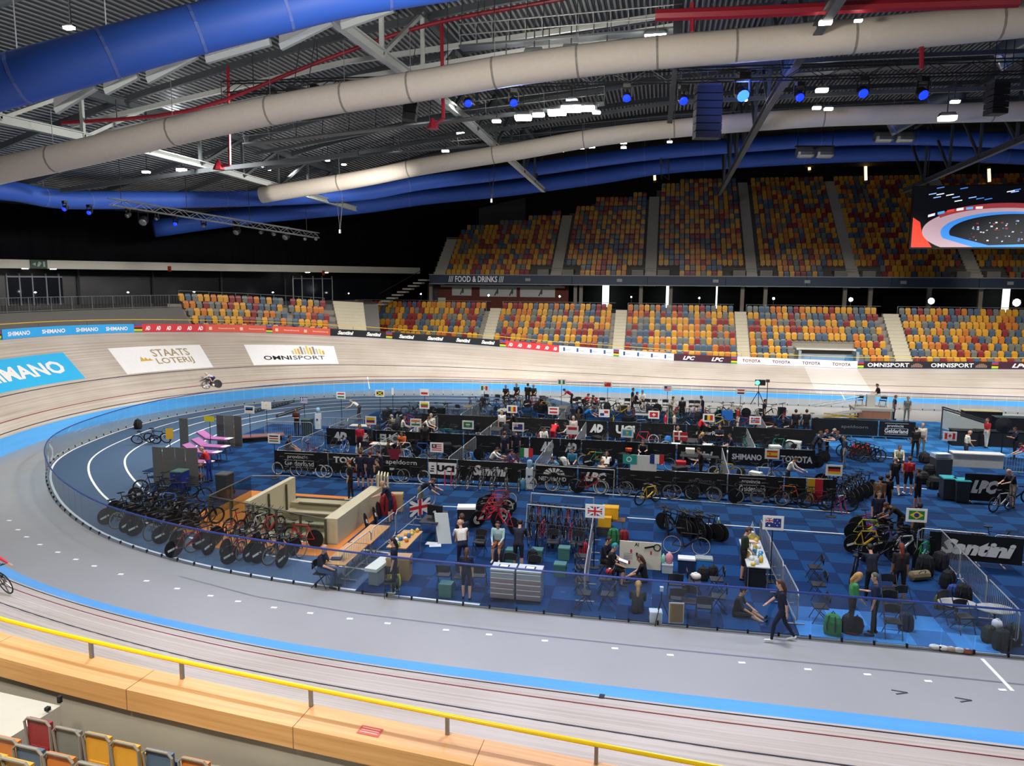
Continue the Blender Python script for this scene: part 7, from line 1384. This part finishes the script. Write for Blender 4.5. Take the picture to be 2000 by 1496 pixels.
for px, py, c, lb in ((1320, 870, '#d9dcdc', 'white box on the table by the red cross-flag'), (1348, 880, '#cfd0c4', 'pale helmet case by the script banner in the second row'), (1330, 905, '#b02430', 'red toolbox beside the notice board')): p = G(px, py, .95); crate(p.x, p.y, 0, (.45, .35, .25), c, lb, z=.82); table(p.x, p.y, 0, .6, .9, 'dark work table carrying the '+lb.split(' ', 1)[0]+' '+lb.split(' ')[1]+' by the second row', '#2b2d31', .79)
p = g2(1365, 926); table(p.x, p.y+.2, 0, .55, 1.9, 'black work table in front of the man in black', '#24262a', .85)
p = G(1420, 810, .9); t = thing('equipment_cube', 'bright blue cube bag by the red white black flag', 'bag', (p.x, p.y, CZ)); mb = MB(); mb.cbox((0, 0, .85), (.7, .5, .6)); mb.build('body', M('#1f66b8', .7), t); mb = MB(); mb.cbox((0, 0, .28), (.6, .4, .56)); mb.build('stool', DGREY, t)
# far equipment: start light, ramp and officials' platform
p = g2(1480, 792); t = thing('start_light', 'green start light box on a tripod by the far fence', 'light', p)
for k in range(3): a = 2*PI*k/3+.5; mb = MB(); mb.tube([(0, 0, 1.1), (.6*math.cos(a), .6*math.sin(a), 0)], .03, 5); mb.build('leg', BLACK, t)
z = GY(1480, 747, p.y).z-CZ; mb = MB(); mb.tube([(0, 0, 1.0), (0, 0, z-.2)], .03, 5); mb.build('post', BLACK, t); mb = MB(); mb.cbox((.1, 0, z), (.75, .25, .42)); mb.build('box', BLACK, t); mb = MB(); mb.lathe([(.02, -.02), (.17, 0)], 10, 0, (-.12, -.14, z), 'Y'); mb.build('green_lamp', M('#3dff8a', .4, emit=6), t)
p = g2(1497, 795); t = thing('camera_stand', 'small camera on a black stand beside the start light', 'camera', p); mb = MB(); mb.tube([(0, 0, 0), (0, 0, 1.9)], .03, 5); mb.build('post', BLACK, t); mb = MB(); mb.cbox((0, 0, 2.0), (.25, .3, .2)); mb.build('camera_body', DGREY, t)
p = g2(1700, 818); t = thing('officials_platform', 'grey raised officials platform with two black chairs', 'platform', p)
mb = MB(); mb.cbox((0, 0, .75), (2.6, 1.6, .16)); mb.build('deck', M('#a8a79d', .6), t); mb = MB(); mb.cbox((0, -.75, .4), (2.2, .06, .5)); mb.build('skirt', M('#9c6b4e', .7), t)
for sx in (-1.2, 1.2):
    for sy in (-.7, .7): mb = MB(); mb.cbox((sx, sy, .35), (.08, .08, .7)); mb.build('leg', GREY, t)
mb = MB(); mb.cbox((0, .3, 1.25), (.55, .4, .85)); mb.build('desk', M('#b9b8b0', .6), t); mb = MB(); mb.tube([(-1.25, -.75, .8), (-1.25, -.75, 1.7), (1.25, -.75, 1.7), (1.25, -.75, .8)], .025, 5); mb.build('railing', GALV, t)
for s, nm in ((-.75, 'first'), (.8, 'second')): chair(p.x+s, p.y+.2, PI, 'black chair on the officials platform, %s of two' % nm, 'chairs on the officials platform', CZ+.83)
p = g2(1640, 820); t = thing('ramp', 'pale grey ramp with yellow braces leading to the officials platform', 'ramp', p); mb = MB(); mb.add([(-1.8, -.5, .05), (1.3, -.5, .75), (1.3, .5, .75), (-1.8, .5, .05), (-1.8, -.5, 0), (1.3, -.5, .65), (1.3, .5, .65), (-1.8, .5, 0)], [(0, 1, 2, 3), (7, 6, 5, 4), (0, 4, 5, 1), (1, 5, 6, 2), (2, 6, 7, 3), (3, 7, 4, 0)]); mb.build('slope', M('#a9aca6', .5), t)
for s in (-1, 1): mb = MB(); mb.bar((-1.2, -.55, .35+.15*s), (1.0, -.55, .35-.1*s), .04, .07); mb.build('brace', M('#c9a01c', .5), t); mb = MB(); mb.tube([(-1.8, .5*s, .9), (1.3, .5*s, 1.6)], .025, 4); mb.build('handrail', GALV, t)
p = g2(1880, 850); t = thing('plastic_shelter', 'tilted dark framed shelter with clear sheet by the far fence', 'shelter', (G(1880, 825, 1.2).x, G(1880, 825, 1.2).y, CZ), -.3)
for a, b in (((-1.1, 0, 1.9), (1.2, 0, 1.3)), ((-1.1, 0, 1.9), (-1.1, 0, .0)), ((1.2, 0, 1.3), (1.2, 0, 0)), ((-1.1, .9, 1.9), (1.2, .9, 1.3)), ((-1.1, 0, 1.9), (-1.1, .9, 1.9)), ((1.2, 0, 1.3), (1.2, .9, 1.3))): mb = MB(); mb.bar(a, b, .08); mb.build('frame_bar', M('#3a3d40', .5), t)
mb = MB(); mb.add([(-1.05, -.02, 1.8), (1.15, -.02, 1.2), (1.1, -.02, .3), (-1.05, -.02, .7)], [(0, 1, 2, 3)]); mb.build('clear_sheet', M('#a9b2b0', .2), t)
def desk(px, py, w, lb, top='#26282c', h=.9):
    p = g2(px, py); t = thing('clothed_table', lb, 'table', p); mb = MB(); mb.cbox((0, 0, h/2), (w, .7, h), 0, 0, .98); mb.build('cloth', M('#14161c', .8), t); mb = MB(); mb.cbox((0, 0, h+.01), (w+.05, .75, .04)); mb.build('top', M(top, .5), t); return p
p = desk(1915, 828, 2.4, 'black clothed table with a glowing pale top by the far fence', '#e0d2a6'); desk(1975, 842, 2.2, 'black clothed table with grey top at the picture edge', '#5c7474'); desk(1880, 870, 1.4, 'black clothed stand below the tilted shelter'); desk(1950, 872, 2.6, 'long black clothed counter behind the man in navy')
p = g2(1905, 912); t = thing('white_counter', 'long white counter behind the slanted-letter banner', 'counter', p); mb = MB(); mb.cbox((0, 0, .35), (2.4, .6, .7)); mb.build('body', M('#a9aba6', .6), t); mb = MB(); mb.cbox((0, 0, .72), (2.5, .7, .05)); mb.build('worktop', M('#c4c5c0', .5), t)
p = g2(1836, 930); t = thing('open_flight_case', 'open black flight case with bright screen top', 'case', p, .2); mb = MB(); mb.cbox((0, 0, .45), (.8, .6, .9)); mb.build('body', M('#3a3d42', .5), t); mb = MB(); mb.cbox((0, .1, 1.02), (.8, .5, .2)); mb.build('lid', M('#9fb0c4', .4), t); mb = MB(); mb.cbox((0, -.05, 1.14), (.6, .35, .02)); mb.build('lit_panel', M('#dfeaf6', .4), t)
for k, (px, py) in enumerate(((1805, 905), (1815, 930), (1822, 955), (1800, 945))): p = g2(px, py); bag(p.x, p.y, rnd.uniform(0, 6), '#17181c', 'black equipment bag in the heap below the maple leaf flag, %s one' % ORD[k], 1.6, .8)
p = g2(1955, 890); t = thing('round_table_light', 'black round reflector on a stand above the white counter', 'reflector', p); z = 1.7; mb = MB(); mb.tube([(0, 0, 0), (0, 0, z)], .03, 5); mb.build('post', BLACK, t); mb = MB(); mb.lathe([(.05, -.1), (.42, -.02), (.45, .06)], 14, 0, (0, 0, z), 'Y'); mb.build('dish', M('#1c1e22', .5), t)
# ---- people
NV, BK, WH, RD = '#161c33', '#131316', '#cfccc4', '#b01f2b'
PP = [(1527, 1133, 'walk_l', 180, NV, NV, 'person in navy walking along the apron in white shoes', True, 'n', 'l', '#e6e4de'), (1715, 1128, 'stand', 175, '#1d2a48', BK, 'person in a grey cap and dark clothes behind the glass', True, 'g'), (1686, 1140, 'phone_l', 0, '#3f8a52', BK, 'fair-haired person in a green top facing the cap wearer', True, 'y', 'l', '#7c2a22'), (1761, 1062, 'stand_l', 95, '#2a2220', BK, 'person with long red-brown hair and dark skirt seen from behind', False, 'r', 'm'), (1702, 1070, 'work', 95, '#14182a', BK, 'person in a dark jacket with white back number by the bikes', True, 'b', 'l', BK, True), (1458, 1031, 'phone', 5, '#23301f', BK, 'person in a green and black jersey beside the white food table', False, 'n'),
  (1447, 1150, 'floor', -10, BK, BK, 'person in black sitting on the carpet with legs stretched out', False, 'b'), (1197, 1065, 'sit', 0, '#16181c', BK, 'seated person in a teal cap reading papers', False, 'b'), (1185, 1052, 'sit', -20, '#14182a', BK, 'seated person in a dark jacket behind the teal cap', True, 'b'), (1254, 1088, 'floor_l', 175, BK, BK, 'person in black with a ponytail sitting on the floor facing the seated pair', True, 'n'), (1015, 1021, 'work', 90, '#191d2e', '#191d2e', 'person in navy shorts and white socks seen from behind', False, 'b', 'l', '#e0e0dc'),
  (973, 1021, 'sit', -90, '#a9c9cc', '#8a5a44', 'seated person in a pale blue hooded top facing the camera', False, 'b', 'l', '#d8d8d4', True), (900, 1022, 'work', 120, '#d8d4c8', NV, 'bald person in a white long-sleeved shirt and navy trousers', True, 'k', 'l', '#1b1b1d', True), (902, 1004, 'stand', 130, NV, '#2a2d3c', 'dark-haired person in navy behind the bald person in white', False, 'n'), (765, 1052, 'stand_l', 200, NV, NV, 'dark-haired person in navy beside the long wooden tables', True, 'b', 'l', '#c9cfae'), (626, 1072, 'sit', 0, '#1b2438', '#3a5070', 'seated person in navy typing at the end of the wooden table', True, 'k'),
  (752, 943, 'work', 200, NV, NV, 'bald person in navy shorts striding with a paper', False, 'k', 'l', '#141416'), (842, 937, 'bend', 0, NV, '#6a6a58', 'person in navy bending over the flag-draped barrier', True, 'n'), (736, 897, 'stand', 200, '#16181a', '#9fb4b4', 'bearded person in black and pale jeans by the parapet', True, 'n'), (704, 880, 'stand', 100, NV, NV, 'first of three people in navy before the town banner, nearest the wheel'.replace('nearest', 'beside'), False, 'n'), (723, 881, 'stand', 85, NV, NV, 'middle of three people in navy before the town banner', False, 'r'), (741, 880, 'phone', 190, NV, BK, 'third of three people in navy, facing the other two', True, 'b'), (681, 899, 'stand', 190, BK, BK, 'person in black with a white paper in hand beside the stairwell', True, 'r', 'l', '#c9cfc4'),
  (578, 798, 'fold', -90, '#3a1a18', '#14161e', 'person in dark red with folded arms beside the bin', True, 'b', 'm'), (563, 852, 'floor', 20, '#2a2420', '#2a2420', 'person lying back on the carpet behind the end barriers', False, 'b', 'm'), (688, 783, 'bend', 190, '#d0cdc0', '#33363c', 'grey-haired person in white bending over bikes by the lanes', True, 'g'), (702, 829, 'stand', -80, '#b01f36', '#33182a', 'person in a crimson shirt behind the first two-letter banner', False, 'b', 'm'), (722, 827, 'phone', 185, '#232c40', '#23262e', 'person in dark blue beside the crimson shirt', False, 'g'), (785, 845, 'sit', -90, '#c9622a', BK, 'seated person in an orange and black top', False, 'b', 'm'),
  (830, 827, 'stand', 100, '#181416', BK, 'person in black seen from behind beside the orange white green flag', True, 'b', 'd'), (842, 808, 'stand', -90, '#d2cfc4', '#2a2d34', 'person in white with a pale cap behind the second row', False, 'g'), (834, 816, 'work', 0, '#cfccc2', '#3a3d42', 'second person in white beside the pale cap', False, 'n'), (788, 815, 'sit', 30, '#c4c2b8', '#2a2d34', 'seated person in a pale shirt by the orange white green flag', False, 'n'), (766, 812, 'sit', 150, '#6b6a58', '#2a2d34', 'seated person in an olive shirt with a white cap', False, 'g'), (980, 802, 'stand', -90, '#d2d2cc', '#26292e', 'bearded person in white below the blue yellow red stripes', False, 'n'), (1003, 806, 'work', 180, '#17181b', BK, 'person in black working beside the bearded person in white', True, 'b'),
  (986, 843, 'stand', 80, NV, NV, 'first person in navy shorts of the pair under the navy star flag', False, 'n'), (1008, 838, 'stand', 110, NV, NV, 'second person in navy shorts of the pair under the navy star flag', False, 'b'), (968, 874, 'crouch', 0, '#d6d4cc', '#33363c', 'person in a white tee crouching by the first banner row', False, 'b'), (996, 880, 'floor', 20, '#26507a', '#1b1d22', 'person in blue lying beside the crouching person', False, 'b'), (1085, 826, 'bend', 80, '#b8202c', '#b8202c', 'person in a red and white racing suit bending by the red over white flag', False, 'b'), (1062, 836, 'sit', -60, '#d4d2ca', '#33363c', 'seated person in white beside the racing suit', False, 'b', 'm'), (1108, 828, 'work', 180, '#d6d2cc', '#a8202c', 'person in white and red beside the red over white flag', False, 'b', 'm'),
  (988, 754, 'sit', -90, BK, BK, 'seated person in black at the far fence, first from the mexican-style emblem flag'.replace('mexican-style ', ''), False, 'n'), (1009, 751, 'sit', -90, '#15171c', BK, 'seated person at the far fence, second from the emblem flag', False, 'n'), (1031, 749, 'stand', 90, BK, BK, 'standing person in black facing the seated people at the far fence', True, 'b'), (1042, 753, 'sit', -90, '#16181c', BK, 'seated person at the far fence behind the standing one', False, 'n'), (1105, 761, 'bend', 190, '#b81f2a', '#16181c', 'person in red bending beside the green white green flag', True, 'b'), (1147, 769, 'crouch', 0, '#b81f2a', BK, 'person in red crouching at a yellow bike under the red flag', True, 'b'), (1161, 772, 'crouch', 180, '#b81f2a', BK, 'second person in red crouching under the red flag', True, 'b'),
  (1237, 758, 'stand', 0, BK, BK, 'tall person in black standing by the far fence', True, 'b'), (1255, 764, 'sit', -90, '#d6d6d2', '#2a2d34', 'seated person in white beside the tall one in black', False, 'n'), (1243, 767, 'sit', 20, '#16181c', BK, 'seated person in black between the tall one and the one in white', True, 'n'), (1313, 776, 'work', -60, '#d0cec6', '#6b6a60', 'person in white under the stars and stripes', True, 'n'), (1333, 776, 'stand', 90, BK, BK, 'person in black seen from behind under the stars and stripes', True, 'b'), (1372, 774, 'phone', 180, '#1b2436', '#1b2436', 'person in dark blue by a white table at the far fence', False, 'n'), (1441, 793, 'stand', 180, '#a8242c', '#c9c6bc', 'white-haired person in a red vest by the third row', False, 'g', 'l'), (1495, 780, 'stand', 0, '#1a2030', BK, 'person in dark clothes beside the start light', True, 'b'),
  (1302, 804, 'stand', 0, '#c22a36', '#2a2d34', 'person in red and white beside the white cross flag', False, 'n'), (1316, 803, 'stand', 180, '#cfc6b4', '#6b6a60', 'person in cream facing the one in red and white', False, 'n'), (1155, 797, 'bend', 0, '#1f6ab4', '#1b2a44', 'person in bright blue bending by the quarters flag', True, 'b'), (1130, 802, 'sit_l', 90, '#2a2622', BK, 'person with long brown hair by the red white red flag', True, 'n'), (1372, 815, 'work', 10, '#c0222e', BK, 'person in red by the black yellow red stripes', True, 'b'), (1406, 830, 'fold', -90, NV, NV, 'person in navy shorts standing before the slogan banner', False, 'n'), (1370, 847, 'sit_l', 0, '#1a2338', NV, 'seated person in navy with long fair hair by the slogan banner', False, 'y'), (1428, 850, 'sit', 180, '#1a2338', NV, 'seated person in navy facing the fair-haired one', False, 'b'),
  (1324, 832, 'stand', -90, '#cfc9b8', '#33363c', 'person in cream behind the hung red flag with white cross', False, 'n'), (1120, 813, 'stand', -90, '#d2c4bc', '#a8202c', 'person in white and red in front of the third row letter banner', False, 'g'), (1256, 864, 'lean', -90, '#15161a', BK, 'person in black leaning behind the white notice board', True, 'n'), (1083, 893, 'crouch', 180, '#2a6a94', '#1b2a44', 'person in blue bent low behind the arch banner', False, 'b'), (1118, 878, 'sit', -90, '#2f7596', '#1b2a44', 'seated person in teal blue behind the arch banner', False, 'b'), (1185, 883, 'crouch_l', 90, '#d8d6d0', '#17181b', 'person with brown hair and white tee crouching behind the slanted letters', True, 'n'), (1177, 901, 'floor', 100, '#c9a58c', '#33363c', 'child-sized fair person sitting low behind the slanted letters', False, 'y'), (1368, 876, 'phone', 185, BK, BK, 'person in black standing at the black work table', True, 'b'),
  (1549, 895, 'work', -20, '#cfd0cc', '#33363c', 'person in a white tee working before the car brand banner', True, 'n'), (1750, 893, 'walk', 90, '#1a1a1e', '#141418', 'grey-haired person in a black and white jersey walking away', False, 'g', 'l', '#c9ccc8'), (1777, 892, 'stand', 92, '#b8222e', BK, 'person in a red and white jersey walking away', False, 'n', 'l', '#c9ccc8'), (1794, 915, 'stand', 140, BK, BK, 'person in black tee and shorts beside the walking pair', False, 'n', 'm'), (1734, 926, 'stand', 90, BK, BK, 'broad person in black seen from behind in the aisle', False, 'b'), (1721, 930, 'stand', 60, '#6b5038', BK, 'person with bare tattooed arms beside the broad one in black', False, 'b', 'm'), (1718, 960, 'stand', -90, NV, NV, 'person in a navy top and cap facing the camera by the bikes', False, 'n'), (1737, 985, 'bend', 190, BK, BK, 'person in black bending over the bikes', False, 'n', 'm'), (1797, 983, 'stand', 100, '#16213c', BK, 'person in a dark cap half hidden by the diamond flag', True, 'b', 'm'),
  (1892, 842, 'phone', 0, '#d8d4c8', '#33363c', 'person in a white polo shirt behind the slanted-letter banner', True, 'k'), (1929, 817, 'stand', 200, '#b8222e', '#c9c6bc', 'person in red and white near the black counter', True, 'n'), (1790, 833, 'stand', 90, BK, BK, 'person in black with white back print by the maple leaf flag', True, 'b'), (1803, 827, 'stand', -100, '#d0c8b8', '#6b6a60', 'person in cream facing the one with back print', True, 'k'), (1984, 835, 'fold', 180, '#1a2436', BK, 'person in navy with folded arms at the long counter', True, 'b', 'm'), (1998, 868, 'bend', 180, '#b01f2b', BK, 'person in red at the picture edge', True, 'b'), (1975, 920, 'work', 200, '#2a2236', '#8a8578', 'person in a dark patterned top working at the grey bike', False, 'k'), (1750, 772, 'stand', 0, '#1a1a24', BK, 'person in dark clothes with a bag beside the platform', True, 'r'), (1774, 775, 'stand', -90, '#6f7568', '#6f7568', 'person in grey-green at the far fence beside the platform', True, 'n'), (1757, 872, 'sit_l', -90, '#c9c9a8', BK, 'seated person with brown curly hair by the near maple barrier', False, 'n'),
  (1600, 846, 'lean', 0, '#1b2436', BK, 'first of five people leaning together at the barrier', True, 'n'), (1612, 843, 'lean', 10, '#1c2a40', BK, 'second of five people leaning together at the barrier', True, 'r'), (1627, 841, 'lean', -10, '#182236', BK, 'third of five people leaning at the barrier, white cap', True, 'g'), (1639, 846, 'lean', 175, '#1d2b3c', BK, 'fourth of five people leaning at the barrier', True, 'n'), (1650, 850, 'stand', 180, '#1f3040', '#5a6f80', 'fifth of five people at the barrier, in jeans', True, 'b'), (1555, 800, 'stand', 90, BK, BK, 'person in black with back print by the ramp', True, 'b'), (1576, 800, 'stand', 100, BK, BK, 'second person in black by the ramp', True, 'b'), (757, 861, 'sit', 0, '#2a2622', BK, 'seated dark person by the barrier behind the maroon jersey', True, 'b', 'm')]
p = g2(410, 942); person(0, 0, 'work', 195, '#c0252e', '#22307c', 'person in a red vest with yellow sleeves bending at the trolley', True, 'k', 'l', '#141416', loc=(p.x, p.y))
for r in PP:
    o = person(*r)
    if r[2][:3] == 'sit' and r[0] not in (973, 1197, 1185): chair(o.location.x+.02*math.cos(o.rotation_euler.z), o.location.y, o.rotation_euler.z+PI/2, '~occupied folding chair', 'occupied folding chairs')
person(0, 0, 'floor_l', 90, '#20242a', BK, 'person with long fair-brown hair sitting with back to the glass', True, 'y', loc=(G(1243, 1222).x, 21.5)); person(0, 0, 'stand_l', 95, NV, NV, 'person in navy standing close behind the glass', False, 'n', sc=.9, loc=(G(907, 1178).x, 21.45))
p = g2(1709, 818); person(0, 0, 'sit', 180, BK, '#b9b4a2', 'official in black seated high on the platform desk', True, 'b', 'l', '#d8d8d4', loc=(p.x+.2, p.y+.25), z=CZ+1.1)
# teal cap of the reading man
q = [o for o in COL.objects if o.get('label') == 'seated person in a teal cap reading papers'][0]; recolor(q, {5: M('#2a7f80', .6)})
q2 = [o for o in COL.objects if o.get('label') == 'person in a grey cap and dark clothes behind the glass'][0]; recolor(q2, {5: M('#55574f', .7)})
mb = MB(); mb.cbox((0, 0, 0), (.3, .22, .01)); 
for lb, of in (('white papers held by the seated person in the teal cap', (q.location.x+.42, q.location.y, .82)), ): o = ob('paper_sheet', mb.mesh('paper_sheet', M('#e6e8ea', .7))); o.location = of; o.rotation_euler = (0, .3, 0); tag(o, lb, 'paper')
# ---- two riders on the track
def rider(i, w, label, shirt, pants, hair, col, fwd=1, lean_=0.0):
    p = TR(i, w); k = int(i); t = TQ[k+1]-TQ[k]; rz = math.atan2(t[1], t[0])+(PI if fwd < 0 else 0); n = TB[k]
    b = bike(p.x, p.y, rz, label.replace('cyclist', 'track bike of the cyclist'), col, 'disc', 'five', 'aero', 0, None, 'bikes ridden on the track', z=p.z+.01); b.rotation_euler.x = (-1 if fwd > 0 else 1)*n*.6
    o = person(0, 0, 'ride', math.degrees(rz), shirt, pants, label, False, 'b', 'l', '#1b1b1d', True, loc=(p.x, p.y), z=p.z); 
    o.rotation_euler = (b.rotation_euler.x, 0, rz); up = Matrix.Rotation(rz, 3, 'Z') @ Matrix.Rotation(b.rotation_euler.x, 3, 'X') @ Vector((-.27, 0, .02)); o.location = p+up; recolor(o, {5: M(hair, .4)}); return o
i, w = onT(412, 761); rider(i, w, 'cyclist in white and purple low on the bend', '#d8d6dc', '#3a2f6a', '#d8d8de', '#17181c', -1)
i, w = onT(-2, 1152, False); rider(i, max(w, 1.3), 'cyclist in pink with a blue helmet at the picture edge', '#d2445c', '#c9a59a', '#2a86d8', '#17181c', -1)
# ---- labels of the things in the pens: by the flag sign they stand closest to
cnt = {}
for o, ph in sorted(LATE, key=lambda e: min((e[0].location.x-s[0][0])**2+(e[0].location.y-s[0][1])**2 for s in SIGNS)):
    s = min(SIGNS, key=lambda s: (o.location.x-s[0][0])**2+(o.location.y-s[0][1])**2); k = (ph, s[1]); cnt[k] = cnt.get(k, 0)+1
    o['label'] = ('%s by the %s' % (ph.replace(' in the pen', ''), s[1])) if cnt[k] == 1 else ('%s, %s away from the %s' % (ph.replace(' in the pen', ''), ORD[cnt[k]-1], s[1]))
